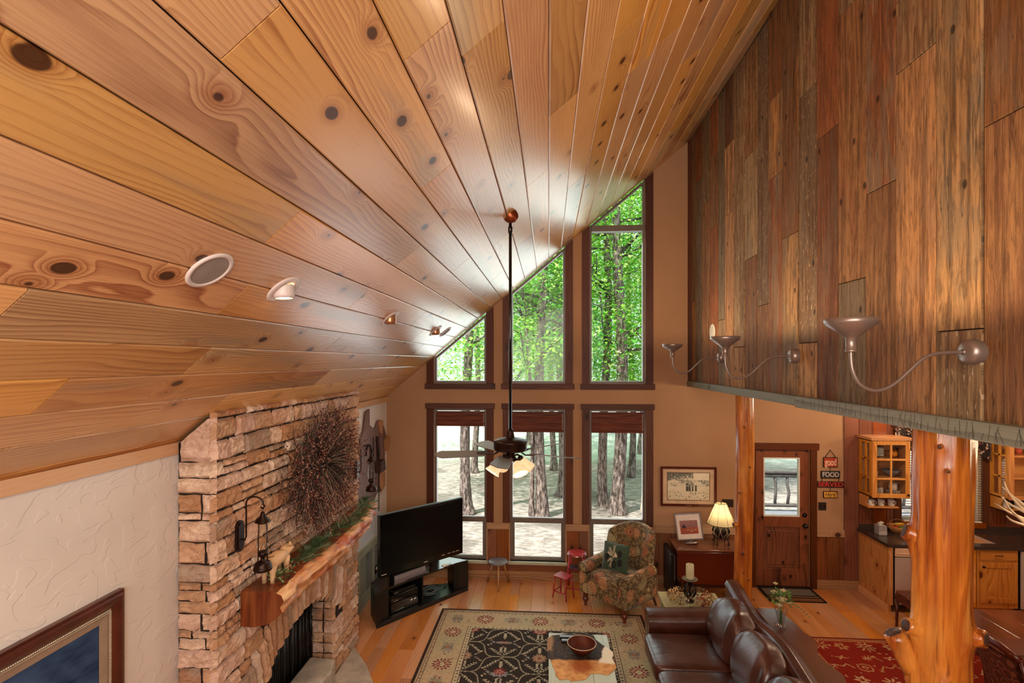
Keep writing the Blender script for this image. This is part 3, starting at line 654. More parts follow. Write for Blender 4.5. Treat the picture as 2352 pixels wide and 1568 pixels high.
# ---------------------------------------------------------------- lantern sconces
def lantern(loc, label):
    L = T('lantern_sconce', label, 'lantern', loc, group='hanging oil lanterns on the stone chimney'); # local: origin at backplate centre, +x into the room
    mb = MB(); o = [(.045 * math.cos(2 * PI * k / 24), .045 * math.sin(2 * PI * k / 24) + (.07 if 0 < k < 12 else -.07)) for k in range(24)]
    mb.prism(o, 0, .018, 'x'); mb.prism([(p[0] * .8, p[1] * .85) for p in o], .018, .026, 'x'); O('backplate', mb, M_bronze, L, bev=.003)
    mb = MB(); pts = [(.02, 0, -.02), (.05, 0, -.03), (.06, 0, .0), (.06, 0, .12), (.06, 0, .22)] + [(.06 + .065 - .065 * math.cos(a), 0, .24 + .05 * math.sin(a)) for a in [PI * k / 10 for k in range(11)]] + [(.20, 0, .22), (.185, 0, .205), (.17, 0, .215)]
    mb.tube(pts, .006, 8); O('bracket_arm', mb, M_bronze, L)
    hx = .186; H0 = -.245
    mb = MB()
    mb.lathe([(0, 0), (.062, 0), (.066, .012), (.062, .028), (.058, .03), (.060, .042), (.048, .06), (.03, .068), (.016, .075), (.014, .095), (.03, .105), (.036, .125), (.03, .14), (0, .142)], hx, 0, H0, 24); O('lantern_base', mb, M_bronze, L)
    mb = MB(); mb.lathe([(.028, .142), (.04, .17), (.043, .20), (.034, .25), (.024, .31), (.025, .345)], hx, 0, H0, 24); O('glass_chimney', mb, M_glassd, L)
    mb = MB(); mb.lathe([(.055, .355), (.05, .362), (.03, .385), (.018, .40), (.012, .425), (0, .43)], hx, 0, H0, 24); mb.lathe([(.025, .34), (.03, .357), (.055, .355)], hx, 0, H0, 20); O('lantern_cap', mb, M_bronze, L)
    mb = MB()
    for s in (-1, 1): mb.tube([(hx, s * .05, H0 + .36), (hx, s * .056, H0 + .30), (hx, s * .06, H0 + .1), (hx, s * .062, H0 + .03)], .004, 6)
    for k, zz in enumerate((.445, .468, .49)): mb.tube([(hx + (.014 * math.cos(a) if k % 2 else 0), (0 if k % 2 else .014 * math.cos(a)), H0 + zz + .014 * math.sin(a)) for a in [2 * PI * q / 12 for q in range(12)]], .002, 5, closed=True)
    O('wire_frame', mb, M_bronze, L); return L
l1 = lantern((FX + .012, 3.62, 2.12), 'hanging oil lantern sconce on the near edge of the stone chimney, above the pig figurine')
dup(l1, (FX + .012, 5.93, 2.12), label='hanging oil lantern sconce on the far edge of the stone chimney, beside the twig wreath')
# ---------------------------------------------------------------- twig wreath
wr = T('twig_wreath', 'large shaggy wreath of dark twigs with red berries hung on the stone chimney', 'wreath', (FX + .03, 4.78, 2.42))
mb = MB(); be = MB(); R = random.Random(5)
for i in range(1900):
    a = R.uniform(0, 2 * PI); r0 = R.uniform(.04, .40); ln = R.uniform(.12, .32); sw = R.uniform(-.9, .9); x0 = R.uniform(.03, .15); x1 = x0 + R.uniform(-.02, .16)
    pts = []
    for k in range(4):
        t = k / 3; rr = r0 + ln * t; aa = a + sw * t * .45
        q = (x0 + (x1 - x0) * t + R.uniform(-.008, .008), rr * math.cos(aa) * 1.22, rr * math.sin(aa) * .95 - .03 * t)
        if q[1] > 1.25 : continue
        pts.append(q)
    if len(pts) < 3: continue
    mb.tube(pts, [.0032, .0026, .002, .0013][:len(pts)], 3, cap=False, smooth=False, mi=R.choice([0, 0, 1]))
    for k in range(R.choice([1, 2, 3, 3])):
        p = Vector(pts[-1]) * (1 - .18 * k) + Vector(pts[-2]) * (.18 * k); s = R.uniform(.0045, .0085); p += Vector((R.uniform(0, .01), R.uniform(-.012, .012), R.uniform(-.012, .012)))
        be.add([tuple(p + Vector(d) * s) for d in [(1, 0, 0), (-1, 0, 0), (0, 1, 0), (0, -1, 0), (0, 0, 1), (0, 0, -1)]], [(0, 2, 4), (2, 1, 4), (1, 3, 4), (3, 0, 4), (2, 0, 5), (1, 2, 5), (3, 1, 5), (0, 3, 5)], mi=0 if R.random() < .6 else 1)
t_ = O('twigs', mb, [plain('dark_twig', '#3b2a22', .8), plain('pale_twig', '#8a7466', .8)], wr); t_['kind'] = 'stuff'
b_ = O('berries', be, [plain('dried_berry', '#5a1a16', .5, var=.3), plain('pale_berry', '#9a7462', .6, var=.3)], wr); b_['kind'] = 'stuff'
# ---------------------------------------------------------------- garland and ivy on the mantel
ga = T('pine_garland', 'green pine needle garland trailing along the cedar mantel under the wreath', 'garland', (FX + .15, 5.0, 1.706))
mb = MB(); R = random.Random(8)
def sprig(mb, p, d, ln, nn, nl, mi=0):
    d = Vector(d).normalized(); p = Vector(p)
    for k in range(nn):
        b = p + d * ln * k / nn; q = Vector((R.uniform(-1, 1), R.uniform(-1, 1), R.uniform(-.3, 1))).normalized() * .8 + d * .8
        tip = b + q.normalized() * nl * R.uniform(.7, 1.1); s = d.cross(q).normalized() * .0016
        tip.z = max(tip.z, .003); b.z = max(b.z, .002)
        mb.add([tuple(b + s), tuple(b - s), tuple(tip)], [(0, 1, 2)], mi)
for i in range(150):
    y = R.uniform(-.88, 1.0); x = .03 + R.uniform(-.06, .1) + .03 * math.sin(y * 5) - max(0, y - .5) * .12
    sprig(mb, (x, y, R.uniform(.01, .07)), (R.uniform(-.3, 1), R.uniform(-1, 1), R.uniform(-.15, .35)), .12, 34, .055, R.choice([0, 0, 1]))
n_ = O('needles', mb, [plain('pine_needle', '#2f4a26', .6, var=.3), plain('pine_needle_pale', '#6d8060', .6, var=.3)], ga); n_['kind'] = 'stuff'
mb = MB(); mb.tube([(.02 + .02 * math.sin(k), -.9 + k * .15, .012) for k in range(13)], .007, 6); O('stem', mb, plain('garland_stem', '#4a3524', .8), ga)
iv = T('ivy_sprig', 'small bushy ivy sprig with red berries beneath the pig figurine on the mantel', 'greenery', (FX + .18, 3.93, 1.706))
mb = MB(); M_holly = plain('holly_red', '#a01a14', .3)
for i in range(170):
    p = Vector((R.uniform(-.06, .08), R.uniform(-.16, .14), R.uniform(.004, .075))); a = R.uniform(0, 6.3); s = R.uniform(.009, .016); u = Vector((math.cos(a), math.sin(a), R.uniform(-.3, .6))) * s; v = Vector((-math.sin(a), math.cos(a), R.uniform(-.2, .3))) * s * .7
    mb.add([tuple(p - u), tuple(p + v), tuple(p + u), tuple(p - v)], [(0, 1, 2, 3)], R.choice([0, 1]))
for i in range(9): bb = MB(); bb.sq(R.uniform(-.05, .08), R.uniform(-.15, .13), R.uniform(.02, .08), .012, .012, .012, 1, 1, 5, 6); O('red_berry', bb, M_holly, iv)
q_ = O('leaves', mb, [plain('ivy_leaf', '#23451f', .45, var=.3), plain('ivy_leaf_pale', '#7d9a6a', .5)], iv); q_['kind'] = 'stuff'
# ---------------------------------------------------------------- pig figurine (one carved body, faces away down the mantel)
pg = T('pig_figurine', 'pale carved pig figurine standing on the near end of the cedar mantel', 'figurine', (FX + .145, 3.90, 1.706))
mb = MB()
def pigb(x, y, z):
    t = y / .17
    return (x * (1 + .12 * (t < -.2)), y, z + .012 * math.cos(t * 2) )
mb.sq(0, 0, .155, .115, .33, .12, .85, .75, 18, 22, fn=pigb)
for sx in (-1, 1):
    for sy, lean in ((-.105, -.012), (.10, .01)):
        mb.tube([(sx * .032, sy, .15), (sx * .034, sy + lean * .5, .09), (sx * .034, sy + lean, .03), (sx * .034, sy + lean + .004, .0)], [.034, .024, .017, .020], 10)
mb.tube([(0, .13, .175), (0, .18, .19), (0, .22, .178), (0, .262, .165), (0, .268, .164)], [.045, .048, .036, .022, .020], 12)
for sx in (-1, 1):
    mb.tube([(sx * .03, .165, .215), (sx * .042, .15, .245), (sx * .044, .14, .275)], [.018, .015, .002], 6, flat=.4)
pb = O('body', mb, plain('carved_pale_wood', '#c9a47c', .5, var=.18, vs=14), pg)
mb = MB(); mb.tube([(0, -.165, .18), (.015, -.185, .185), (.012, -.195, .20), (-.008, -.19, .205), (-.006, -.18, .195)], .005, 6); O('tail', mb, M_cream, pg)
mb = MB(); mb.tube([((.02 if k % 2 else -.02), -.1 + k * .03, .216) for k in range(7)], .006, 5)
O('back_carving', mb, plain('dark_scorch', '#3d2a20', .7), pg)
for sx in (-1, 1):
    mb = MB(); mb.sq(sx * .030, .215, .195, .008, .008, .008, 1, 1, 5, 6); O('eye', mb, M_black, pg); mb = MB(); mb.cb(sx * .008, .27, .164, .006, .004, .008); O('nostril', mb, M_black, pg)
pg.scale = (.95, .95, .86)
# ---------------------------------------------------------------- large framed picture on the left wall
def colgrid(fn, nu, nv, P):
    mb = MB()
    for i in range(nu):
        for k in range(nv):
            mb.add([P(i / nu, k / nv), P((i + 1) / nu, k / nv), P((i + 1) / nu, (k + 1) / nv), P(i / nu, (k + 1) / nv)], [(0, 1, 2, 3)], col=fn((i + .5) / nu, (k + .5) / nv))
    return mb
pf = T('framed_painting', 'large framed blue painting with dark wood frame hung low on the left plaster wall', 'painting', (XL, 2.0, 1.5))
y0, y1, z0, z1 = 1.15, 2.905, .9, 2.045
mb = MB()
def frame(mb, a, b, lo, hi, w_, prof, ax=XL):     # mitred moulding, profile = [(offset inwards, height off the wall)]
    R4 = [[(a + d, lo + d), (b - d, lo + d), (b - d, hi - d), (a + d, hi - d)] for d, h in prof]
    for (p0, (d0, h0)), (p1, (d1, h1)) in zip(zip(R4[:-1], prof[:-1]), zip(R4[1:], prof[1:])):
        for k in range(4):
            k2 = (k + 1) % 4; mb.add([(ax + h0, *p0[k]), (ax + h0, *p0[k2]), (ax + h1, *p1[k2]), (ax + h1, *p1[k])], [(0, 1, 2, 3)])
M_frm = plain('dark_walnut_frame', '#4e2318', .25, var=.25, coat=.3)
frame(mb, y0, y1, z0, z1, .09, [(0, 0), (0, .03), (.004, .036), (.012, .03), (.016, .04), (.026, .046), (.055, .04), (.075, .03), (.082, .022)]); O('frame', mb, M_frm, pf, W=True)
mb = MB(); frame(mb, y0, y1, z0, z1, 0, [(.096, .028), (.099, .030), (.102, .026)]); O('silver_fillet', mb, plain('silver_leaf', '#c9b9a2', .3, .6), pf, W=True)
mb = MB()
for k in range(150):
    t = k / 150; yy = y0 + .087 + (y1 - y0 - .174) * t; mb.sq(XL + .026, yy, z1 - .088, .007, .008, .007, 1, 1, 4, 6)
for k in range(90):
    zz = z0 + .088 + (z1 - z0 - .176) * k / 90; mb.sq(XL + .026, y1 - .088, zz, .007, .007, .008, 1, 1, 4, 6)
q_ = O('beading', mb, plain('pale_bead', '#d8cbb6', .4), pf, W=True); q_['kind'] = 'stuff'
mb = MB(); frame(mb, y0, y1, z0, z1, 0, [(.082, .022), (.09, .016), (.10, .018), (.15, .010)]); O('linen_liner', mb, plain('linen_liner', '#8f7a66', .8, bump=.3), pf, W=True)
def sea(u, v):
    n = mn.noise((u * 5, v * 9, 3)) + .6 * mn.noise((u * 18, v * 40, 1)); s = mn.noise((u * 14 + v * 6, v * 1.5, 8))
    k = max(0, min(1, .35 + .5 * n * (u - .2) + .3 * s)); a, b = c('#0a2448'), c('#465f86'); return tuple(a[i] * (1 - k) + b[i] * k for i in range(3))
g_ = colgrid(sea, 150, 90, lambda u, v: (XL + .008, y0 + .145 + (y1 - y0 - .29) * u, z0 + .145 + (z1 - z0 - .29) * v)); O('canvas', g_, M_vc, pf, W=True)
# ---------------------------------------------------------------- ragged brown hanging with chains by the window wall
th_ = T('wall_hanging', 'ragged brown cutout board with hanging chains on the left wall between chimney and windows', 'wall hanging', (XL, 7.3, 1.9))
ol = [(6.98, 2.70), (7.12, 2.73), (7.13, 2.50), (7.25, 2.45), (7.38, 2.41), (7.45, 2.49), (7.53, 2.53), (7.64, 2.50), (7.78, 2.38), (7.88, 2.24), (7.84, 2.14), (7.86, 2.05), (7.80, 2.04), (7.80, 1.84), (7.72, 1.78), (7.78, 1.52), (7.72, 1.44), (7.60, 1.43), (7.50, 1.50), (7.36, 1.40), (7.25, 1.30), (7.20, 1.10), (7.02, 1.10), (6.85, 1.25), (6.70, 1.30), (6.62, 1.66), (6.70, 2.05), (6.78, 2.36), (6.90, 2.45)]
mb = MB(); mb.prism(ol, XL + .012, XL + .04, 'x'); O('board', mb, plain('mauve_brown_board', '#6d5049', .6, var=.2, vs=3, bump=.2), th_, W=True, bev=.008)
M_tl = plain('tan_leather', '#a5744e', .55, var=.2)
mb = MB(); mb.prism([(7.45, 2.49), (7.53, 2.53), (7.62, 2.5), (7.56, 2.3), (7.5, 2.34)], XL + .04, XL + .075, 'x'); O('raised_layer', mb, M_tl, th_, W=True, bev=.006); mb = MB(); mb.prism([(7.72, 2.2), (7.88, 2.24), (7.84, 2.05), (7.76, 2.02)], XL + .04, XL + .09, 'x'); O('raised_layer', mb, M_tl, th_, W=True, bev=.006); mb = MB(); mb.prism([(7.5, 1.9), (7.76, 1.7), (7.76, 1.5), (7.6, 1.44), (7.5, 1.55)], XL + .04, XL + .06, 'x')
O('raised_layer', mb, M_tl, th_, W=True, bev=.006)
def chain(y, za, zb, x=XL + .075):
    mb = MB(); z = za; k = 0
    while z > zb:
        mb.tube([(x + (.012 * math.cos(a) if k % 2 else 0), y + (0 if k % 2 else .012 * math.cos(a)), z + .024 * math.sin(a)) for a in [2 * PI * q / 10 for q in range(10)]], .004, 5, closed=True); z -= .038; k += 1
    return mb
O('chain', chain(7.17, 2.30, 1.70), M_iron, th_, W=True); O('chain', chain(7.40, 2.1, 1.22), M_iron, th_, W=True)
mb = MB(); mb.prism([(7.36, 2.3), (7.44, 2.3), (7.50, 1.98), (7.42, 1.95)], XL + .05, XL + .075, 'x'); mb.prism([(7.34, 1.95), (7.5, 1.95), (7.54, 1.78), (7.3, 1.78)], XL + .045, XL + .14, 'x'); O('cowbell', mb, plain('rusty_brown', '#3d2018', .6, .3), th_, W=True, bev=.006)
mb = MB(); mb.tube([(XL + .06, 7.02 + .11 * math.cos(a), 2.1 + .14 * math.sin(a)) for a in [-.9 * PI / 2 + 1.8 * PI * k / 20 * .8 for k in range(21)]], .014, 6, flat=.5); O('horseshoe', mb, M_iron, th_, W=True)
# outlet and cord behind the television
ot = T('wall_outlet', 'black wall outlet with white cord plugged in on grey wainscot beside the tv', 'outlet', (XL + .016, 7.43, .33)); mb = MB(); mb.cb(.005, 0, 0, .01, .075, .115); O('plate', mb, M_black, ot, bev=.003)
mb = MB(); mb.cb(.02, 0, .02, .03, .03, .03); mb.tube([(.03, 0, .02), (.07, -.03, .02), (.10, -.06, -.06), (.08, -.07, -.14), (.05, -.04, -.19), (.03, -.09, -.16), (.05, -.12, -.21), (.06, -.1, -.31)], .007, 8); O('cord', mb, M_white, ot)

# ================================================================ ceiling fixtures
def RX(s): return (XL + s / Q, 0, ZL + SL * s / Q)
ang = math.atan(SL)
def on_ceiling(s, y): x, _, z = RX(s); return (x + N_.x * .0, y, z + N_.z * .0)
M_trimw = plain('pinkish_white_trim', '#cdbfba', .4, var=.03); M_grille = plain('grey_grille', '#8f857e', .9, spec=.1)
def speaker(s, y, r, label):
    q = T('ceiling_speaker', label, 'speaker', on_ceiling(s, y), rot=(0, PI - ang, 0), group='round in-ceiling speakers') # local +z points into the room
    mb = MB(); mb.lathe([(r * .80, .004), (r * .84, .009), (r * .97, .008), (r, .0)], n=48); O('rim', mb, M_trimw, q)
    mb = MB(); mb.lathe([(0, .0045), (r * .80, .0045)], n=48, smooth=False); O('grille', mb, M_grille, q); return q
speaker(1.479, 2.079, .104, 'large round speaker in the slanted ceiling, nearest the viewer, left of the lit downlight')
speaker(1.508, 6.95, .10, 'small-looking round grey speaker far down the slanted ceiling beyond the last downlight')
def downlight(y, on, label):
    q = T('recessed_downlight', label, 'downlight', on_ceiling(1.485, y), rot=(0, PI - ang, 0), group='recessed eyeball downlights in the slanted ceiling')
    mb = MB(); mb.lathe([(.055, .003), (.062, .010), (.085, .010), (.098, .006), (.10, 0)], n=40); mb.lathe([(.055, .003), (.05, -.004), (0, -.005)], n=30); O('trim_ring', mb, M_trimw, q)
    # eyeball tilted down so that it hangs out of the ring
    mb = MB(); e = rotm(ry=ang * .9)
    mb.lathe([(.053, -.02), (.055, .01), (.054, .035), (.048, .052), (.045, .05), (.043, .04)], n=30, M=e @ tr(0, 0, 0)); O('eyeball', mb, M_trimw if on else plain('copper_eyeball', '#b5805e', .25, .6), q)
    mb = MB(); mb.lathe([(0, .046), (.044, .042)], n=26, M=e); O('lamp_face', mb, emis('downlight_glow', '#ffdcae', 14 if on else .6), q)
    light('downlight_spot', 'SPOT', (0, 0, .09), 38, (1, .74, .48), .05, rot=(0, PI + ang * .9, 0), spot=2.3, parent=q, blend=.8)
    return q
downlight(2.677, 1, 'lit eyeball downlight in the slanted ceiling, nearest of the three, beside the large speaker')
downlight(4.545, 0, 'middle eyeball downlight of the three in the slanted ceiling, copper coloured inside')
downlight(6.417, 0, 'farthest eyeball downlight of the three, close to the gable windows')
# ceiling fan
FXx, FYy = -.339, 4.55
fan = T('ceiling_fan', 'bronze ceiling fan with five grey blades and four amber glass lights on a long rod', 'ceiling fan', (FXx, FYy, 2.667))
zt_ = zc_(FXx) - 2.667
mb = MB(); Mc = tr(0, 0, zt_) @ rotm(ry=PI - ang); mb.lathe([(0, .075), (.018, .072), (.045, .06), (.062, .035), (.068, 0)], n=24, M=Mc); O('canopy', mb, plain('copper_canopy', '#7c3c20', .3, .7), fan)
mb = MB(); mb.tube([(0, 0, .13), (0, 0, zt_ - .05)], .0135, 12); mb.lathe([(.0, 0), (.02, .005), (.02, .05), (.014, .07)], 0, 0, zt_ - .16, 14); O('rod', mb, M_blackg, fan)
mb = MB(); mb.lathe([(.0, -.062), (.12, -.062), (.142, -.052), (.148, -.035), (.148, .012), (.152, .016), (.152, .024), (.145, .034), (.09, .052), (.04, .058), (.038, .06), (.03, .11), (.022, .135), (.0, .136)], n=40)
O('motor_housing', mb, M_bronze, fan)
mb = MB()
for k in range(28):
    a = 2 * PI * k / 28; mb.box(.075, .125, -.004, .004, .0, .004, M=rotm(rz=a) @ tr(0, 0, .0425) @ tr(.1, 0, 0) @ rotm(ry=.30) @ tr(-.1, 0, 0))
O('vent_slots', mb, M_black, fan)
mb = MB(); mb.lathe([(0, -.15), (.035, -.148), (.045, -.12), (.04, -.09), (.05, -.075), (.055, -.062), (0, -.06)], n=24); O('light_hub', mb, M_bronze, fan)
M_blade = plain('grey_fan_blade', '#5f5b57', .45, var=.06)
for k in range(5):
    a = math.radians(194 + 72 * k); Mb = rotm(rz=a) @ tr(0, 0, -.075) @ rotm(rx=math.radians(-13))
    mb = MB(); o = [(.22, -.052), (.26, -.060), (.60, -.075), (.63, -.06), (.665, -.0), (.63, .06), (.60, .075), (.26, .060), (.22, .052)]
    mb.prism(o, -.003, .004, M=Mb); b = O('blade', mb, M_blade, fan)
    mb = MB(); mb.tube([(.10, 0, .015), (.15, 0, -.012), (.20, 0, -.006), (.29, 0, .006)], [.012, .012, .014, .01], 8, M=Mb, flat=.5); mb.prism([(.2, -.04), (.3, -.02), (.3, .02), (.2, .04)], .004, .008, M=Mb); O('blade_iron', mb, M_bronze, b)
m = NT('amber_glass'); lw = m.n('LayerWeight', {'Blend': .4}).outputs['Facing']; tc = m.n('TexCoord').outputs['Object']
m.bsdf(c('#d99a5c'), .3, 0, .5, emit=m.mix(m.noise(tc, 30, 3), c('#ffb767'), c('#fff0d0')), es=.75); M_amber = m.mat
for k in range(4):
    a = math.radians(45 + 90 * k - 12); Mt = rotm(rz=a) @ tr(.105, 0, -.135) @ rotm(ry=math.radians(180 - 38))
    mb = MB(); mb.lathe([(.022, .0), (.030, .015), (.040, .04), (.047, .07), (.056, .10), (.070, .125), (.066, .122), (.05, .095), (.04, .06)], n=24, M=Mt); s_ = O('glass_shade', mb, M_amber, fan)
    mb = MB(); mb.tube([(.03 * math.cos(a), .03 * math.sin(a), -.11), (.07 * math.cos(a), .07 * math.sin(a), -.098), (.10 * math.cos(a), .10 * math.sin(a), -.115)], .009, 8); mb.lathe([(.0, -.02), (.022, -.018), (.026, .0), (.024, .02), (0, .02)], n=16, M=Mt); O('lamp_holder', mb, M_bronze, s_)
    mb = MB(); mb.sq(0, 0, .06, .045, .045, .06, 1, 1, 8, 12, M=Mt); O('bulb', mb, emis('warm_bulb', '#ffd9a0', 9), s_)
    p_ = Mt @ Vector((0, 0, .10)); light('fan_lamp', 'POINT', p_, 8, (1, .76, .5), .03, parent=fan)
for cx_, zz in ((0, -.15), (.03, -.145)): mb = MB(); mb.tube([(cx_, 0, zz), (cx_, 0, zz - .05)], .0012, 4); O('pull_chain', mb, M_bronze, fan)

# ================================================================ loft sconces and wall speaker
def sconce(y, label):
    s = T('barn_sconce', label, 'wall light', (XR + .004, y, 3.448), group='gooseneck uplight sconces on the barn boards')
    mb = MB(); Mr = rotm(ry=-PI / 2); mb.lathe([(.062, -.01), (.064, .02), (.060, .045), (.045, .058), (.012, .062), (0, .062)], n=32, M=Mr); O('wall_canopy', mb, M_sconce, s)
    mb = MB(); ctl = [(-.055, 0), (-.12, -.002), (-.20, -.010), (-.26, -.038), (-.32, -.095), (-.38, -.152), (-.44, -.188), (-.50, -.195), (-.56, -.165), (-.595, -.10), (-.605, -.03), (-.605, .01)]
    pts = []
    for i in range(len(ctl) - 1):
        p0, p1, p2, p3 = [Vector((*ctl[max(0, min(len(ctl) - 1, i + d))], 0)) for d in (-1, 0, 1, 2)]
        for k in range(4):
            t = k / 4; q = .5 * ((2 * p1) + (p2 - p0) * t + (2 * p0 - 5 * p1 + 4 * p2 - p3) * t * t + (3 * p1 - p0 - 3 * p2 + p3) * t ** 3); pts.append((q.x, 0, q.y))
    pts.append((ctl[-1][0], 0, ctl[-1][1])); mb.tube(pts, .0095, 12); mb.lathe([(.014, 0), (.016, .006), (.012, .012)], n=14, M=tr(-.055, 0, 0) @ Mr); O('gooseneck_arm', mb, M_sconce, s)
    mb = MB(); mb.lathe([(.024, 0), (.027, .002), (.027, .012), (.024, .014), (.026, .07), (.034, .078), (.06, .10), (.118, .142), (.125, .172), (.123, .1725), (.115, .145), (.055, .105), (.02, .09), (0, .088)], -.605, 0, .0, 40); O('shade', mb, M_sconce, s)
    mb = MB(); mb.sq(-.605, 0, .125, .05, .05, .06, 1, 1, 8, 12); O('bulb', mb, emis('sconce_bulb', '#ffcf94', 12), s)
    light('sconce_lamp', 'POINT', (-.605, 0, .158), 30, (1, .72, .44), .03, parent=s); return s
sconce(2.755, 'nearest gooseneck uplight sconce, largest in view, on the weathered barn boards')
sconce(4.642, 'middle gooseneck uplight sconce of three on the weathered barn boards')
sconce(6.56, 'farthest gooseneck uplight sconce, its bowl against the tan gable wall')
q = T('wall_speaker', 'white round wall speaker on barn boards above the farthest sconces', 'speaker', (XR + .003, 6.935, 3.79)); Mr = rotm(ry=-PI / 2)
mb = MB(); mb.lathe([(.085, .008), (.10, .008), (.105, 0)], n=40, M=Mr); O('rim', mb, M_white, q); mb = MB(); mb.lathe([(0, .0085), (.085, .0085)], n=40, M=Mr, smooth=False); O('grille', mb, plain('pale_grille', '#b9b3a2', .6), q)
# ================================================================ rugs (woven pattern = a colour per small cell)
class Art:
    def __init__(s, w, h, res, bg):
        s.nx, s.ny = int(w / res), int(h / res); s.w, s.h = w, h
        s.X, s.Y = np.meshgrid((np.arange(s.nx) + .5) * w / s.nx, (np.arange(s.ny) + .5) * h / s.ny, indexing='ij')
        s.a = np.zeros((s.nx, s.ny, 3)); s.a[:] = c(bg)
    def win(s, x, y, r):
        i0, i1 = max(0, int((x - r) / s.w * s.nx)), min(s.nx, int((x + r) / s.w * s.nx) + 2)
        j0, j1 = max(0, int((y - r) / s.h * s.ny)), min(s.ny, int((y + r) / s.h * s.ny) + 2)
        return (slice(i0, max(i0, i1)), slice(j0, max(j0, j1)))
    def rect(s, x0, x1, y0, y1, col):
        k = (s.X >= x0) & (s.X < x1) & (s.Y >= y0) & (s.Y < y1); s.a[k] = c(col)
    def flower(s, x, y, r, col, n=8, d=.25, ph=0, sx=1, sy=1):
        w_ = s.win(x, y, r * 1.5); X_, Y_ = (s.X[w_] - x) / sx, (s.Y[w_] - y) / sy
        th = np.arctan2(Y_, X_); rr = np.hypot(X_, Y_)
        s.a[w_][rr < r * (1 - d + d * np.cos(n * th + ph))] = c(col)
    def leaf(s, x, y, ang_, ln, wd, col):
        w_ = s.win(x, y, ln); X_, Y_ = s.X[w_] - x, s.Y[w_] - y
        u = X_ * math.cos(ang_) + Y_ * math.sin(ang_); v = -X_ * math.sin(ang_) + Y_ * math.cos(ang_); t = u / ln
        k = (t > 0) & (t < 1) & (np.abs(v) < wd * np.sin(np.clip(t, 0, 1) * PI)); s.a[w_][k] = c(col)
    def line(s, pts, wd, col):
        for p, q in zip(pts[:-1], pts[1:]):
            mx, my = (p[0] + q[0]) / 2, (p[1] + q[1]) / 2; L = math.hypot(q[0] - p[0], q[1] - p[1])
            w_ = s.win(mx, my, L / 2 + wd * 2); X_, Y_ = s.X[w_] - p[0], s.Y[w_] - p[1]
            t = np.clip((X_ * (q[0] - p[0]) + Y_ * (q[1] - p[1])) / (L * L + 1e-9), 0, 1)
            s.a[w_][np.hypot(X_ - t * (q[0] - p[0]), Y_ - t * (q[1] - p[1])) < wd] = c(col)
    def mesh(s, name, mat_, M, parent=None, zf=None):
        nx, ny = s.nx, s.ny; gx, gy = np.meshgrid(np.linspace(0, s.w, nx + 1), np.linspace(0, s.h, ny + 1), indexing='ij')
        z = zf(gx, gy) if zf else np.zeros_like(gx); v = np.stack([gx, gy, z], -1).reshape(-1, 3)
        R_ = np.array(M); v = v @ R_[:3, :3].T + R_[:3, 3]
        i, j = np.meshgrid(np.arange(nx), np.arange(ny), indexing='ij'); a = (i * (ny + 1) + j).ravel()
        f = np.stack([a, a + ny + 1, a + ny + 2, a + 1], -1)
        me = bpy.data.meshes.new(name); me.vertices.add(len(v)); me.vertices.foreach_set('co', v.ravel().astype(np.float32))
        me.loops.add(f.size); me.loops.foreach_set('vertex_index', f.ravel().astype(np.int32)); me.polygons.add(len(f))
        me.polygons.foreach_set('loop_start', np.arange(0, f.size, 4, dtype=np.int32)); me.update(calc_edges=True)
        ca = me.color_attributes.new('Col', 'FLOAT_COLOR', 'CORNER'); cc = np.ones((len(f), 4, 4), np.float32); cc[:, :, :3] = s.a.reshape(-1, 1, 3); ca.data.foreach_set('color', cc.ravel())
        me.materials.append(mat_); o = bpy.data.objects.new(name, me); COL.objects.link(o); o.parent = parent; return o
W_, H_ = 2.70, 3.6
A = Art(W_, H_, .0085, '#b39c78'); RG = random.Random(21)
A.rect(0, W_, 0, H_, '#3b2b26')
A.rect(.035, W_ - .035, .035, H_ - .035, '#b5a083'); A.rect(.05, W_ - .05, .05, H_ - .05, '#7b5a4c'); A.rect(.058, W_ - .058, .058, H_ - .058, '#b8a689')
A.rect(.088, W_ - .088, .088, H_ - .088, '#6f5347'); A.rect(.094, W_ - .094, .094, H_ - .094, '#bda887')
bw = .43
def per(x0, y0, x1, y1, step):
    out = []
    for (ax, ay, bx, by) in ((x0, y0, x1, y0), (x1, y0, x1, y1), (x1, y1, x0, y1), (x0, y1, x0, y0)):
        L = math.hypot(bx - ax, by - ay); n = max(1, round(L / step))
        for k in range(n): out.append((ax + (bx - ax) * k / n, ay + (by - ay) * k / n, math.atan2(by - ay, bx - ax)))
    return out
for x, y, a in per(.073, .073, W_ - .073, H_ - .073, .055): A.flower(x, y, .010, '#7d5446', 4, .3)
bn = np.sin(A.X * 5.1 + 1.3 * np.sin(A.Y * 3.3)) * np.cos(A.Y * 4.3 + A.X); bm = (A.X > .1) & (A.X < W_ - .1) & (A.Y > .1) & (A.Y < H_ - .1); g1_, g2_ = np.array(c('#a9a688')), np.array(c('#c2a58c')); kk = np.clip(bn, -1, 1)[..., None]; A.a = np.where((bm[..., None]) & (kk > 0), A.a * (1 - .6 * kk) + g1_ * .6 * kk, np.where(bm[..., None], A.a * (1 + .5 * kk) - g2_ * .5 * kk, A.a))
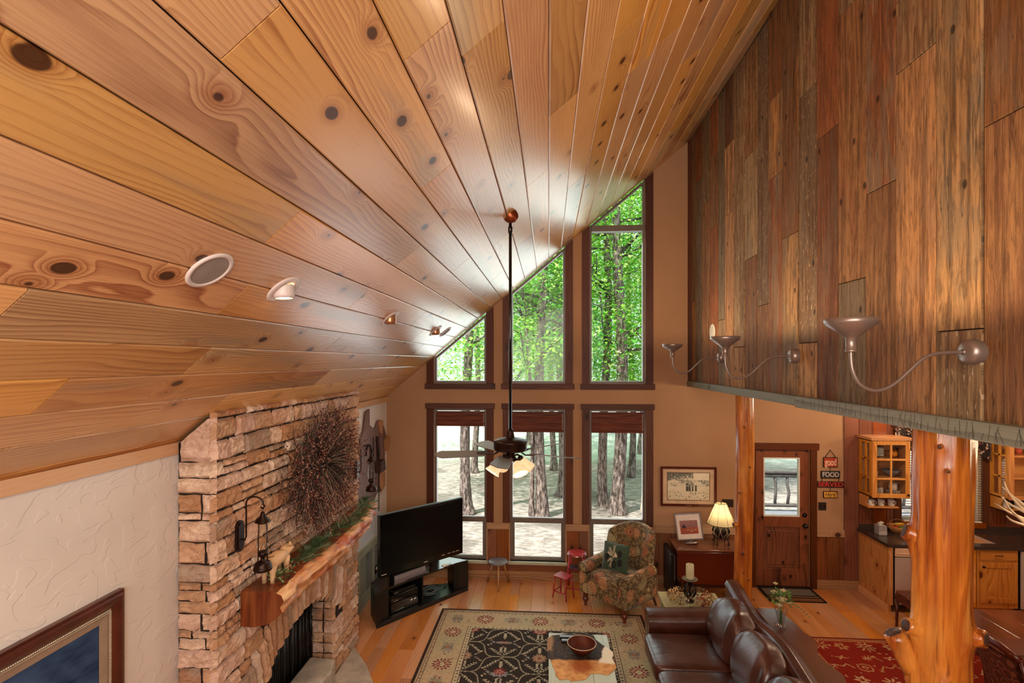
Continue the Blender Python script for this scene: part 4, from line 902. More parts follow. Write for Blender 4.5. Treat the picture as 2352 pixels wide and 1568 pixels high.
# border: palmettes, leaves and sprays
for k, (x, y, a) in enumerate(per(.26, .26, W_ - .26, H_ - .26, .36)):
    if k % 2 == 0 and not (abs(x - .26) < .1 and abs(y - .26) < .1):
        A.flower(x, y, .115, '#6f2424', 14, .2, 0, 1.0, 1.0); A.flower(x, y, .082, '#b99c84', 14, .1); A.flower(x, y, .066, '#8a3331', 8, .2); A.flower(x, y, .04, '#c3b797', 4, .1); A.flower(x, y, .014, '#8b8d74')
    else:
        for s in (-1, 1):
            for q in range(4): A.leaf(x, y, a + s * (.3 + .32 * q), .13 - .016 * q, .017, ['#8e9086', '#a8a286', '#97806a', '#7f8078'][q]); A.leaf(x, y, a + PI + s * (.3 + .32 * q), .13 - .016 * q, .017, ['#a08d74', '#8e9086', '#b09a7a', '#85786a'][q])
        A.flower(x, y, .03, '#a8705a', 6, .2)
for x, y, a in per(.26, .26, W_ - .26, H_ - .26, .12):
    for k in range(2):
        ox, oy = RG.uniform(-.11, .11), RG.uniform(-.11, .11); b_ = RG.uniform(0, 6.28)
        if RG.random() < .5: A.line([(x + ox, y + oy), (x + ox + .03 * math.cos(b_), y + oy + .03 * math.sin(b_)), (x + ox + .05 * math.cos(b_ + .6), y + oy + .05 * math.sin(b_ + .6))], .0048, RG.choice(['#6f6a58', '#8a7461', '#7c3b34'])) 
        if RG.random() < .35: A.flower(x + ox, y + oy, .017, RG.choice(['#7e2f2c', '#6e6a60', '#8a3c34']), 4, .4)
A.rect(bw, W_ - bw, bw, H_ - bw, '#6b5348'); A.rect(bw + .008, W_ - bw - .008, bw + .008, H_ - bw - .008, '#c0b092')
for x, y, a in per(bw + .03, bw + .03, W_ - bw - .03, H_ - bw - .03, .058): A.flower(x, y, .013, '#3f3a38', 4, .2); A.flower(x, y, .005, '#b38c74')
A.rect(bw + .055, W_ - bw - .055, bw + .055, H_ - bw - .055, '#5d4a40'); fi = bw + .062
fld = A.a.copy(); A.rect(fi, W_ - fi, fi, H_ - fi, '#332d29')
inner = (A.X >= fi) & (A.X < W_ - fi) & (A.Y >= fi) & (A.Y < H_ - fi)
keep = A.a.copy()
cx0 = W_ / 2; P_ = .43
vine = '#a39a85'
for i in range(-3, 4):
    for j in range(0, 10):
        x = cx0 + i * P_; y = H_ - .50 - j * .30
        od = (i + j) % 2
        if od:
            [A.line([(x + s * (P_ * t + .05 * math.sin(2 * PI * t)), y - .30 * t + .055 * math.sin(2 * PI * t)) for t in [q / 12 for q in range(13)]], .0065, vine) for s in (-1, 1)]
            for s in (-1, 1):
                for q in range(5):
                    bx, by = x + s * (.03 + .028 * q), y + .05 + .026 * q; A.leaf(bx, by, PI / 2 + s * .9, .034, .009, '#bdb49c'); A.leaf(bx, by, PI / 2 - s * 1.2, .03, .008, '#a9a08a')
                    bx, by = x + s * (.05 + .026 * q), y - .07 - .03 * q; A.leaf(bx, by, -PI / 2 + s * 1.0, .034, .009, '#bdb49c'); A.leaf(bx, by, -PI / 2 - s * 1.1, .03, .008, '#a9a08a')
                A.line([(x, y + .02), (x + s * .08, y + .09), (x + s * .15, y + .18)], .005, vine); A.line([(x, y - .03), (x + s * .09, y - .12), (x + s * .17, y - .22)], .005, vine)
for i in range(-3, 4):
    for j in range(0, 10):
        x = cx0 + i * P_; y = H_ - .50 - j * .30
        if (i + j) % 2: A.flower(x, y, .024, vine, 4, .25, PI / 2); A.flower(x, y, .012, '#2d2926', 4, .2)
        else:
            k = (i * 2 + j) % 4
            for s in (-1, 1):
                A.line([(x, y + s * .08), (x + .02 * s, y + s * .15), (x, y + s * .21)], .005, vine)
                for q in range(4):
                    for t in (-1, 1): A.leaf(x + t * .01, y + s * (.10 + .028 * q), PI / 2 * s + t * .9, .038, .010, '#c2b9a2')
                for q in range(3):
                    for t in (-1, 1): A.leaf(x + t * (.11 + .03 * q), y + s * (.02 + .03 * q), t * .4 + (PI if t < 0 else 0) + s * .5, .045, .012, ['#8e8f8c', '#a08378', '#b3a991'][q])
            if k == 0: A.flower(x, y, .105, '#8f4a44', 10, .14, 0, 1, .95); A.flower(x, y, .075, '#b39a86', 10, .12); A.flower(x, y, .05, '#84302f', 6, .25); A.flower(x, y, .022, '#b9ab8c')
            elif k == 1: A.flower(x, y - .02, .10, '#8d9294', 9, .16, .3, 1.15, .6); A.flower(x, y + .02, .078, '#8c3735', 11, .25); A.flower(x, y + .02, .045, '#b58a7e', 5, .25); A.flower(x, y + .02, .02, '#73292a')
            elif k == 2: A.flower(x, y, .09, '#9b7a66', 10, .12); A.flower(x, y, .06, '#a98f74', 8, .15); A.flower(x, y, .03, '#7b4038', 3, .3, .5)
            else: A.flower(x, y, .10, '#7d6e6c', 2, .22, 0, 1, .45); A.flower(x, y, .07, '#93625a', 6, .2, 0, 1.2, .5); A.flower(x, y, .085, '#8f8f90', 2, .35, 0, 1.1, .3)
A.a[~inner] = keep[~inner]; nz_ = np.random.default_rng(3).uniform(.86, 1.1, A.a.shape[:2]); A.a *= nz_[..., None]
rg = T('area_rug', 'large patterned area rug, charcoal floral field with cream and red palmette border, under coffee table', 'rug', (-1.455, 6.972 - H_, 0))
A.mesh('pile', M_rug, tr(0, 0, .012), rg); mb = MB(); mb.box(0, W_, 0, H_, .001, .0115); O('backing', mb, plain('rug_edge', '#3a2a24', .9), rg)
# red rug
W2, H2 = 2.5, 3.5; B = Art(W2, H2, .011, '#8a2417')
B.rect(0, W2, 0, H2, '#6e1f14'); B.rect(.03, W2 - .03, .03, H2 - .03, '#c08f5c'); B.rect(.045, W2 - .045, .045, H2 - .045, '#8a2a1c')
for x, y, a in per(.06, .06, W2 - .06, H2 - .06, .035): B.rect(x - .012, x + .012, y - .008, y + .008, '#c79a6c')
B.rect(.075, W2 - .075, .075, H2 - .075, '#b9865a'); B.rect(.083, W2 - .083, .083, H2 - .083, '#8e2518'); tan = ['#c49468', '#b98758', '#cfa57a']
for i in range(9):
    for j in range(13):
        x, y = .18 + i * .26 + (j % 2) * .13 + RG.uniform(-.03, .03), H2 - .18 - j * .235 + RG.uniform(-.03, .03); t = (i * 3 + j * 5) % 6; q = RG.choice(tan)
        if x > W2 - .12: continue
        for z_ in range(2): B.flower(x + RG.uniform(-.13, .13), y + RG.uniform(-.11, .11), RG.uniform(.012, .024), RG.choice(tan), 5, .35)
        if t == 0: B.flower(x, y, .11, q, 9, .35, RG.uniform(0, 3)); B.flower(x, y, .045, '#8e2518', 6, .2); B.flower(x, y, .02, q)
        elif t == 1:
            a = RG.uniform(0, 6); B.line([(x + .09 * math.cos(a + s * .8) * (1 if s % 2 else .8), y + .07 * math.sin(a + s * .8)) for s in range(9)], .007, q); B.flower(x, y, .04, q, 7, .3); B.flower(x, y, .018, '#7d2015')
        elif t == 2: B.flower(x, y, .05, q, 8, .35); B.flower(x + .09, y + .03, .03, q, 5, .3); B.line([(x, y), (x + .09, y + .03), (x + .14, y - .05)], .006, q)
        elif t == 3:
            for s in range(6): B.leaf(x, y, s * 1.05 + i, .09, .018, q)
            B.flower(x, y, .03, '#8e2518', 5, .2)
        elif t == 4: B.line([(x - .1, y - .04), (x - .03, y + .05), (x + .04, y + .02), (x + .1, y + .07), (x + .15, y)], .009, q); B.flower(x - .1, y - .04, .03, q, 6, .3)
        else: B.flower(x, y, .06, q, 4, .5, PI / 2, 1.2, .7)
r2 = T('red_rug', 'red rug with tan floral motifs on the kitchen side floor behind the sofa', 'rug', (3.05, 6.58 - H2, 0)); B.mesh('pile', M_rug, tr(0, 0, .010), r2); mb = MB(); mb.box(0, W2, 0, H2, .001, .0095); O('backing', mb, plain('red_rug_edge', '#5e1a12', .9), r2)
# door mat
mt_ = T('door_mat', 'dark bordered door mat with grey centre and brown stripes before the entry door', 'mat', (3.13, 7.52, 0)); C_ = Art(.78, .44, .008, '#1d1712')
C_.rect(.04, .74, .2, .42, '#6d6258')
for k in range(4): C_.rect(.03, .75, .02 + k * .042, .045 + k * .042, ['#7c4a2c', '#a5714a', '#5e3a26', '#8f6a4a'][k])
C_.mesh('mat_surface', M_rug, tr(0, 0, .012), mt_); mb = MB(); mb.box(0, .78, 0, .44, .001, .0115); O('rubber_base', mb, M_black, mt_)

# ================================================================ television corner
ud = Vector((.643, .766, 0)).normalized(); angs = math.atan2(ud.y, ud.x)
ts = T('tv_stand', 'low black open corner stand holding the television, angled beside the chimney', 'tv stand', (-2.182, 6.385, 0), angs)  # local x along the front, +y to the corner
LW = 1.545
mb = MB(); fr = [(0, 0), (LW, 0), (LW - .12, .30), (LW - .45, .52), (.45, .52), (.12, .34)]
mb.prism(fr, .03, .06); mb.prism([(.0, -.0), (LW, 0), (LW - .05, .02), (.05, .02)], .0, .03); O('base_shelf', mb, M_black, ts, bev=.004)
mb = MB(); mb.prism([(.0, .01), (.24, .05), (.55, .06), (LW - .45, .06), (LW - .22, .05), (LW, .01), (LW - .12, .30), (LW - .45, .52), (.45, .52), (.12, .34)], .42, .45); O('top_shelf', mb, M_blackg, ts, bev=.003)
mb = MB(); mb.prism([(0, 0), (.21, .045), (.21, .07), (.13, .32), (.11, .32)], .06, .42); O('side_panel', mb, M_black, ts, bev=.003)
mb = MB(); mb.prism([(LW, 0), (LW - .16, .04), (LW - .22, .07), (LW - .15, .30), (LW - .11, .30)], .06, .42); O('side_panel', mb, M_black, ts, bev=.003)
mb = MB(); mb.box(.76, .78, .07, .50, .06, .42); O('divider', mb, M_black, ts)
tv = T('television', 'large flat screen television with glossy black bezel angled on the corner stand', 'television', (-2.182, 6.385, .45), angs)
Mt = tr(.80, .105, 0) @ rotm(rz=math.radians(-3.2))
mb = MB(); mb.box(-.675, .675, -.025, .05, .115, .935); mb.box(-.5, .5, .05, .13, .2, .85); O('casing', mb, M_blackg, tv, bev=.006, M=None).data.transform(Mt)
mb = MB(); mb.box(-.645, .645, -.028, -.0255, .205, .905); s_ = O('screen', mb, plain('tv_screen', '#050607', .22), tv); s_.data.transform(Mt)
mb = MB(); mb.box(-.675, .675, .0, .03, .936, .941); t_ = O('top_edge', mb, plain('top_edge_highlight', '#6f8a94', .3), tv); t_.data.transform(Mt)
mb = MB(); mb.prism([(-.3, -.09), (.3, -.09), (.26, .16), (-.26, .16)], .001, .02); mb.box(-.10, .10, .0, .05, .02, .13); t_ = O('pedestal', mb, M_blackg, tv, bev=.004); t_.data.transform(Mt)
for x0, w_ in ((-.655, .075), (.0, .06)):
    mb = MB(); mb.box(x0, x0 + w_, -.0262, -.0255, .152, .160); t_ = O('badge', mb, M_white, tv); t_.data.transform(Mt)
for k, x0 in enumerate((.30, .40, .48, .55)):
    mb = MB(); mb.box(x0, x0 + .05, -.0262, -.0255, .172, .178); t_ = O('badge', mb, M_white, tv); t_.data.transform(Mt)
def instand(name, label, cat, x, y, z): return T(name, label, cat, tuple(Vector((-2.182, 6.385, z)) + ud * x + Vector((-ud.y, ud.x, 0)) * y), angs)
sb = instand('center_speaker', 'grey fronted centre speaker on the stand below the television screen', 'speaker', .55, .055, .452)
mb = MB(); mb.box(-.25, .25, 0.004, .12, 0, .115); O('cabinet', mb, M_black, sb, bev=.004); mb = MB(); mb.prism([(-.012, .004), (.0, .0), (.004, .0), (.004, .115), (-.004, .112), (-.020, .07), (-.022, .04)], -.25, .25, 'x'); O('grille', mb, plain('speaker_grille_grey', '#6b6468', .5), sb, bev=.002)
for k, (z, h, lb, nm) in enumerate(((.062, .135, 'black receiver with silver knobs at the bottom of the equipment stack', 'audio_receiver'), (.20, .10, 'black disc player in the middle of the equipment stack under the television', 'disc_player'), (.302, .05, 'thin black media box on top of the equipment stack under the television', 'media_box'))):
    e = instand(nm, lb, 'audio equipment', .49, .09, z); w2 = .215 if k < 2 else .17
    mb = MB(); mb.box(-w2, w2, 0, .3, .005, h - .003); mb.box(-w2 + .02, -w2 + .05, .02, .05, 0, .006); mb.box(w2 - .05, w2 - .02, .02, .05, 0, .006); O('case', mb, M_blackg, e, bev=.003)
    mb = MB(); mb.box(-w2 + .02, w2 - .02, -.003, .0, h * .55, h * .9); O('display_panel', mb, plain('display_glass', '#0c1114', .1), e)
    if k == 0:
        for x in (.11, .165): mb = MB(); mb.lathe([(.022, 0), (.020, .012), (0, .012)], n=20, M=tr(x, -.001, .085) @ rotm(rx=PI / 2)); O('knob', mb, M_chrome, e)
        for i in range(9): mb = MB(); mb.box(-.17 + i * .017, -.16 + i * .017, -.005, 0, .022, .032); O('button', mb, M_chrome, e)
    else:
        for i in range(3): mb = MB(); mb.box(-.17 + i * .022, -.155 + i * .022, -.004, 0, .012, .020); O('button', mb, M_chrome, e)
cc = instand('coiled_cables', 'tangled coil of grey cables on the open right side of the tv stand', 'cable', 1.02, .22, .063); R = random.Random(3)
mb = MB()
for k in range(5):
    cx_, cy_, rr = R.uniform(-.03, .03), R.uniform(-.03, .03), R.uniform(.07, .12); mb.tube([(cx_ + rr * 1.2 * math.cos(a) + .01 * math.sin(3 * a + k), cy_ + rr * math.sin(a), .012 + .010 * k + .008 * math.sin(2 * a + k)) for a in [2 * PI * q / 30 for q in range(30)]], .005, 6, closed=True)
mb.tube([(.1, 0, .03), (.16, .03, .01), (.2, -.02, .008), (.24, .0, .008)], .005, 6); O('loops', mb, plain('grey_cable', '#5c6a68', .4), cc)
mb = MB(); mb.cb(.255, 0, .010, .04, .02, .014); O('plug', mb, M_black, cc, bev=.003)
ad = instand('white_adapter', 'small white adapter with short cable lying on the tv stand top', 'adapter', 1.16, .075, .452); mb = MB(); mb.cb(0, 0, .011, .09, .05, .02); O('body', mb, M_white, ad, bev=.004); mb = MB(); mb.tube([(.045, 0, .01), (.08, .01, .008), (.12, .0, .006)], .004, 6); O('lead', mb, M_white, ad)

# ================================================================ stools
st = T('milking_stool', 'round grey topped three legged wooden stool below the middle window wainscot', 'stool', (-.76, 7.75, 0))
mb = MB(); mb.lathe([(0, .352), (.13, .352), (.146, .36), (.148, .372), (.143, .384), (0, .386)], n=36); O('seat', mb, plain('grey_painted_seat', '#6e6a6a', .45, var=.2), st)
for dx, dy in ((-.18, .13), (.02, -.19), (.15, .14)):
    mb = MB(); mb.tube([(dx * .45, dy * .45, .355), (dx, dy, 0)], [.017, .014], 10); O('leg', mb, M_rail, st)
rs = T('step_stool', 'red metal stool with round seat and low pull-out step, left of the armchair', 'stool', (.42, 7.68, 0), math.radians(-12))
mb = MB(); mb.lathe([(0, .575), (.12, .575), (.137, .565), (.14, .545), (.136, .535), (0, .53)], n=36); O('seat', mb, M_red, rs)
mb = MB(); mb.lathe([(.139, .552), (.143, .548), (.139, .540)], n=36); O('chrome_band', mb, M_chrome, rs)
for sx in (-1, 1):
    for sy in (-1, 1): mb = MB(); mb.tube([(sx * .09, sy * .09, .54), (sx * .15, sy * .15, 0)], .013, 8); O('leg', mb, M_red, rs)
mb = MB(); mb.box(-.10, .12, -.14, .0, .36, .375); O('tread', mb, plain('black_tread', '#28303a', .4), rs, bev=.003)
mb = MB(); [mb.tube(p, .009, 6) for p in ([(-.12, -.12, .37), (.12, -.12, .37)], [(-.12, .12, .25), (.12, .12, .25)], [(-.14, -.14, .08), (.14, -.14, .08)], [(-.13, -.13, .2), (-.13, .13, .2)])]; O('cross_rails', mb, M_red, rs)
stp = O('pull_out_step', (lambda q: (q.box(-.115, .115, -.10, .10, .305, .32), q)[1])(MB()), M_red, rs, bev=.004)
stp.location = (-.155, -.27, 0); stp.rotation_euler = (0, 0, math.radians(-24))
for sx in (-1, 1):
    for sy in (-1, 1): mb = MB(); mb.tube([(sx * .09, sy * .075, .305), (sx * .115, sy * .10, 0)], .010, 6); O('step_leg', mb, M_red, stp)
mb = MB(); mb.tube([(-.105, -.092, .10), (.105, -.092, .10)], .008, 6); mb.tube([(-.105, .092, .10), (-.105, -.092, .10)], .008, 6); O('step_rail', mb, M_red, stp)

# ================================================================ flowered armchair
m = NT('rose_medallion_fabric'); tc = m.n('TexCoord').outputs['Object']
wv = m.vadd(tc, m.vmul(m.n('TexNoise', {'Vector': tc, 'Scale': 5.}).outputs['Color'], (.05, .05, .05)))
vo = m.vor(wv, 5.4, .8); d_ = vo.outputs['Distance']; cid = m.n('SeparateColor', {0: vo.outputs['Color']}).outputs[0]
bg = m.mix(m.mr(m.noise(tc, 26, 4, .6), .42, .6), c('#523e25'), c('#86704a')); bg = m.mix(m.mr(m.noise(tc, 60, 3), .55, .62, 0., .7), bg, c('#35251a'))
ringp = m.math('FRACT', m.math('ADD', m.math('MULTIPLY', d_, 7.), m.math('MULTIPLY', m.noise(tc, 40, 2), .6)))
mc = m.ramp(cid, [(0, c('#b5825a')), (.3, c('#a3946c')), (.55, c('#9a6240')), (.8, c('#b09a70'))], 'CONSTANT')
mc = m.mix(m.mr(ringp, .55, .8, 0., .7), mc, c('#4b3020'))
col = m.mix(m.mr(d_, .42, .46, 1., 0.), bg, mc)
m.bsdf(col, .75, 0, .3, bump=m.noise(tc, 160, 2), bs=.25, bd=.003, sheen=.12); M_flor = m.mat
ac = T('armchair', 'tapestry armchair with rolled arms and medallion floral fabric at the rug corner', 'armchair', (1.0, 7.235, 0), math.radians(-46))
# local: faces -y, x = its left-right
mb = MB(); mb.sq(0, .02, .30, .78, .74, .22, .18, .25, 12, 32); mb.sq(0, -.33, .28, .62, .10, .20, .2, .3, 10, 24); O('seat_base', mb, M_flor, ac)
mb = MB(); mb.sq(0, -.065, .425, .54, .64, .15, .38, .3, 16, 36, wr=.01, ws=9); O('seat_cushion', mb, M_flor, ac)
mb = MB()
for zz in (.395, .462): mb.tube([(.262 * math.copysign(abs(math.cos(a)) ** .3, math.cos(a)), -.065 + .312 * math.copysign(abs(math.sin(a)) ** .3, math.sin(a)), zz) for a in [2 * PI * (k + .5) / 64 for k in range(64)]], .006, 6, closed=True)
O('cushion_piping', mb, plain('piping_dark', '#3a2618', .6), ac)
def bk(u, v):   # barrel back: u around, v over the top from outside to inside
    a = math.radians(-78 + 156 * u); ct = abs(2 * u - 1); zt = 1.07 - .13 * ct ** 2.2 - (.16 if ct > .96 else 0) * (ct - .96) / .04
    Ro, Ri = .405, .275
    if v < .42: r, z, = Ro, .22 + (zt - .07 - .22) * (v / .42)
    elif v < .62: t = (v - .42) / .2 * PI; r = (Ro + Ri) / 2 + (Ro - Ri) / 2 * math.cos(t); z = zt - .07 + .07 * math.sin(t)
    else: t = (v - .62) / .38; r = Ri - .03 * math.sin(t * PI) - .0; z = zt - .07 - (zt - .07 - .40) * t
    lean = .16 * max(0, z - .35); tu = .012 * math.sin(u * 18) * (1 if v > .6 else 0) * math.sin(PI * min(1, (v - .6) / .3)) if v > .6 else 0
    r += tu; return (r * math.sin(a) * 1.02, .03 + r * math.cos(a) * .93 + lean, z)
mb = MB(); mb.grid(bk, 44, 40); 
for e in (0, 1): mb.add([bk(e, k / 40) for k in range(41)], [tuple(range(41))], smooth=False)
O('backrest', mb, M_flor, ac)
for s in (-1, 1):
    mb = MB(); N2 = 30
    def arm(u, v, s=s):   # u front->back, v around the section
        y = -.40 + .60 * u; cxx = s * (.335 + .02 * u); w0 = .065; rt = .085 - .01 * u; top = .60 + .04 * u
        a = 2 * PI * v
        t = v
        if t < .5:
            b = PI * (t / .5) * 1.25 - .125 * PI; x = rt * math.cos(b) + s * .02; z = top - rt + rt * math.sin(b)
        else:
            q = (t - .5) / .5
            pts = [(-w0, top - rt - .05), (-w0, .2), (w0, .2), (w0, top - rt - .05)]; k = min(int(q * 3), 2); f = q * 3 - k
            x = pts[k][0] * (1 - f) + pts[k + 1][0] * f; z = pts[k][1] * (1 - f) + pts[k + 1][1] * f
        return (cxx + x, y, z)
    mb.grid(arm, 14, N2)
    for e in (0, 1): mb.add([arm(e, k / N2) for k in range(N2)], [tuple(range(N2))], smooth=False)
    ar = O('arm', mb, M_flor, ac)
    mb = MB(); mb.tube([(s * .355 + .083 * math.cos(b), -.405, .515 + .083 * math.sin(b)) for b in [PI * 1.15 - PI * 1.3 * k / 16 for k in range(17)]], .006, 6); O('arm_piping', mb, plain('piping_dark2', '#3a2618', .6), ar)
for sx in (-1, 1): mb = MB(); mb.lathe([(.018, 0), (.020, .02), (.013, .035), (.034, .06), (.042, .09), (.036, .115), (.020, .125), (.034, .135), (.036, .20)], sx * .335, -.35, 0, 18); O('turned_leg', mb, M_mahogd, ac)
for sx in (-1, 1): mb = MB(); mb.tube([(sx * .28, .33, .22), (sx * .29, .36, .1), (sx * .30, .40, 0)], [.026, .022, .016], 8); O('rear_leg', mb, M_mahogd, ac)
# pillow
pl = T('pillow', 'dark green square pillow with white pine bough and cones leaning in the flowered armchair', 'pillow', (.905, 7.19, .505), 0, rot=(math.radians(-18), 0, math.radians(-30)))
mb = MB()
def pil(u, v, s):
    x, z = (u - .5), (v - .5); e = (1 - (2 * abs(x)) ** 2.6) * (1 - (2 * abs(z)) ** 2.6); k = .36 * (1 + .03 * (abs(2 * x) ** 3 + abs(2 * z) ** 3))
    return (x * k, s * .075 * max(0, e) ** .55, .18 + z * k)
mb.grid(lambda u, v: pil(u, v, -1), 24, 24); mb.grid(lambda u, v: pil(u, v, 1), 24, 24); O('cover', mb, plain('dark_green_cloth', '#2c3f2a', .85, bump=.2, var=.15, sheen=.4), pl)
mb = MB(); R = random.Random(9)
def pp(x, z): u = x / .36 + .5; v = z / .36 + .5; q = pil(u, v, -1); return (q[0], q[1] - .003, q[2])
def stroke(mb, p, q, w_): 
    d = Vector((q[0] - p[0], q[1] - p[1])); n = Vector((-d.y, d.x)).normalized() * w_
    mb.add([pp(p[0] + n.x, p[1] + n.y), pp(p[0] - n.x, p[1] - n.y), pp(q[0] - n.x * .5, q[1] - n.y * .5), pp(q[0] + n.x * .5, q[1] + n.y * .5)], [(0, 1, 2, 3)])
for a, L in ((95, .14), (125, .13), (150, .10), (215, .10), (250, .13), (60, .05), (30, .05)):
    a = math.radians(a); e = (L * math.cos(a), L * math.sin(a)); stroke(mb, (0, 0), e, .0022)
    for k in range(10):
        t = .25 + .08 * k; b = (e[0] * t, e[1] * t)
        for s in (-1, 1): stroke(mb, b, (b[0] + .03 * math.cos(a + s * .6), b[1] + .03 * math.sin(a + s * .6)), .0017)
O('embroidered_bough', mb, plain('cream_thread', '#cbb79a', .7), pl)
for x, z in ((-.10, -.015), (.075, .05), (.09, -.06), (.01, -.09)):
    mb = MB()
    for k in range(9):
        for j in range(3): a = .5 * k + j; mb.add([pp(x + .030 * math.cos(a) * (1 - k / 12) * .8, z + .045 - k * .011), pp(x + .030 * math.cos(a) * (1 - k / 12) * .8 + .012, z + .040 - k * .011), pp(x + .030 * math.cos(a) * (1 - k / 12) * .8, z + .030 - k * .011), pp(x + .030 * math.cos(a) * (1 - k / 12) * .8 - .012, z + .04 - k * .011)], [(0, 1, 2, 3)])
    cn = MB(); cn.add([pp(x + .034 * math.cos(b), z + .05 * math.sin(b)) for b in [2 * PI * k / 14 for k in range(14)]], [tuple(range(14))]); q_ = O('pine_cone_motif', cn, plain('cone_black', '#14100d', .8), pl)
    q_.location = (0, -.0008, 0)
# ================================================================ sofa (faces the chimney)
m = NT('brown_leather'); tc = m.n('TexCoord').outputs['Object']; nz = m.noise(tc, 3, 4)
wrk = m.noise(m.vmul(tc, (4, 9, 6)), 1.0, 3, .5, 1.5); fine = m.noise(tc, 180, 2)
m.bsdf(m.ramp(nz, [(.3, c('#30150e')), (.7, c('#4d2518'))]), m.mr(nz, .3, .7, .26, .4), 0, .6, bump=m.math('ADD', m.math('MULTIPLY', wrk, .9), m.math('MULTIPLY', fine, .06)), bs=.32, bd=.02, coat=.35, coatr=.25); M_lea = m.mat
M_nail = plain('brass_nailhead', '#6b5a48', .3, .9)
SY0, SY1 = 3.38, 5.95
sf = T('sofa', 'brown leather sofa with camel back, nailhead trim and loose cushions, facing the chimney', 'sofa', (1.6, 4.66, 0))
mb = MB(); mb.box(1.10, 2.10, SY0 + .02, SY1 - .02, .10, .32); O('base', mb, M_lea, sf, W=True, bev=.03, seg=3)
for y in (SY0 + .15, 5.8):
    for x in (1.16, 2.04): mb = MB(); mb.lathe([(.022, 0), (.03, .03), (.034, .1)], x, y, .013 if x < 1.2 else 0, 14); O('foot', mb, M_mahogd, sf, W=True)
CY = [5.66 - .675 * k for k in range(4)]
for k in range(3):
    yc = (CY[k] + CY[k + 1]) / 2
    mb = MB(); mb.sq(1.40, yc, .395, .76, .665, .19, .3, .22, 18, 44, wr=.012, ws=5, seed=k * 7); O('seat_cushion', mb, M_lea, sf, W=True)
def cushion(yc, sd):
    mb = MB(); Mx = tr(1.84, yc, .70) @ rotm(ry=math.radians(17))
    def sag(x, y, z):
        t = z / .54; x *= 1 + .25 * math.cos(t * 2.4); y *= 1 - .10 * max(0, t) ** 2 * 4 * .6; z += .02 * mn.noise((y * 5, x * 5, sd)) - .05 * (abs(y) / .33) ** 2 * (t > 0) * t * 2
        f = .009 * math.sin(y * 38 + sd + 3 * z * (1 if y > 0 else -1)) * math.exp(-((t - .15) / .35) ** 2); return (x - f, y, z)
    mb.sq(0, 0, 0, .24, .68, .54, .62, .42, 32, 64, M=Mx, wr=.03, ws=5, seed=sd, fn=sag); return mb
for k in range(3): O('back_cushion', cushion((CY[k] + CY[k + 1]) / 2, 3 + 5 * k), M_lea, sf, W=True)
def topz(y): t = (SY1 - y) / (SY1 - SY0); return .87 + .045 * math.cos(t * 4 * PI) * (1 - .3 * t) + .015
mb = MB()
def bsec(u, v):
    y = SY0 + (SY1 - SY0) * u; zt = topz(y); a = 2 * PI * v
    pr = [(2.02, .3), (1.985, .55), (1.99, zt - .10), (1.975, zt - .04), (2.0, zt + .005), (2.06, zt + .02), (2.13, zt - .01), (2.165, zt - .07), (2.15, zt - .14), (2.135, .5), (2.13, .12)]
    t = v * (len(pr) - 1); i = min(int(t), len(pr) - 2); f = t - i; f = f * f * (3 - 2 * f) if 3 < i < 8 else f
    return (pr[i][0] * (1 - f) + pr[i + 1][0] * f, y, pr[i][1] * (1 - f) + pr[i + 1][1] * f)
mb.grid(bsec, 70, 40)
for e in (0, 1): mb.add([bsec(e, k / 40) for k in range(41)], [tuple(range(41))], smooth=False)
bf = O('backrest_frame', mb, M_lea, sf, W=True)
mb = MB()
for k in range(118):
    y = SY0 + .01 + (SY1 - SY0 - .02) * k / 117; mb.sq(1.995, y, topz(y) + .008, .016, .016, .012, 1, 1, 4, 8)
q_ = O('nailheads', mb, M_nail, bf); q_['kind'] = 'stuff'; q_.matrix_parent_inverse = bf.matrix_parent_inverse.copy(); 
for ya, yb_ in ((5.67, SY1), (SY0, 3.63)):
    mb = MB(); ymid = (ya + yb_) / 2
    def arm(u, v, ya=ya, yb_=yb_):
        x = 1.09 + .93 * u; hw_ = (yb_ - ya) / 2; ym = (ya + yb_) / 2
        pr = [(hw_ * .75, .12), (hw_ * .75, .42), (hw_ * 1.0, .50), (hw_ * 1.0, .57), (hw_ * .75, .62), (hw_ * .3, .64), (-hw_ * .3, .64), (-hw_ * .75, .62), (-hw_ * 1.0, .57), (-hw_ * 1.0, .50), (-hw_ * .75, .42), (-hw_ * .75, .12)]
        t = v * (len(pr) - 1); i = min(int(t), len(pr) - 2); f = t - i; return (x, ym + pr[i][0] * (1 - f) + pr[i + 1][0] * f, pr[i][1] * (1 - f) + pr[i + 1][1] * f + .03 * u)
    mb.grid(arm, 20, 33)
    for e in (0, 1): mb.add([arm(e, k / 33) for k in range(34)], [tuple(range(34))], smooth=False)
    ar = O('arm', mb, M_lea, sf, W=True)
    mb = MB()
    for k in range(26):
        v = .05 + .9 * k / 25; p = arm(0, v); mb.sq(p[0] - .002, ymid + (p[1] - ymid) * .9, p[2] * .985, .012, .014, .014, 1, 1, 4, 8)
    q_ = O('arm_nailheads', mb, M_nail, ar); q_['kind'] = 'stuff'; q_.matrix_parent_inverse = ar.matrix_parent_inverse.copy()
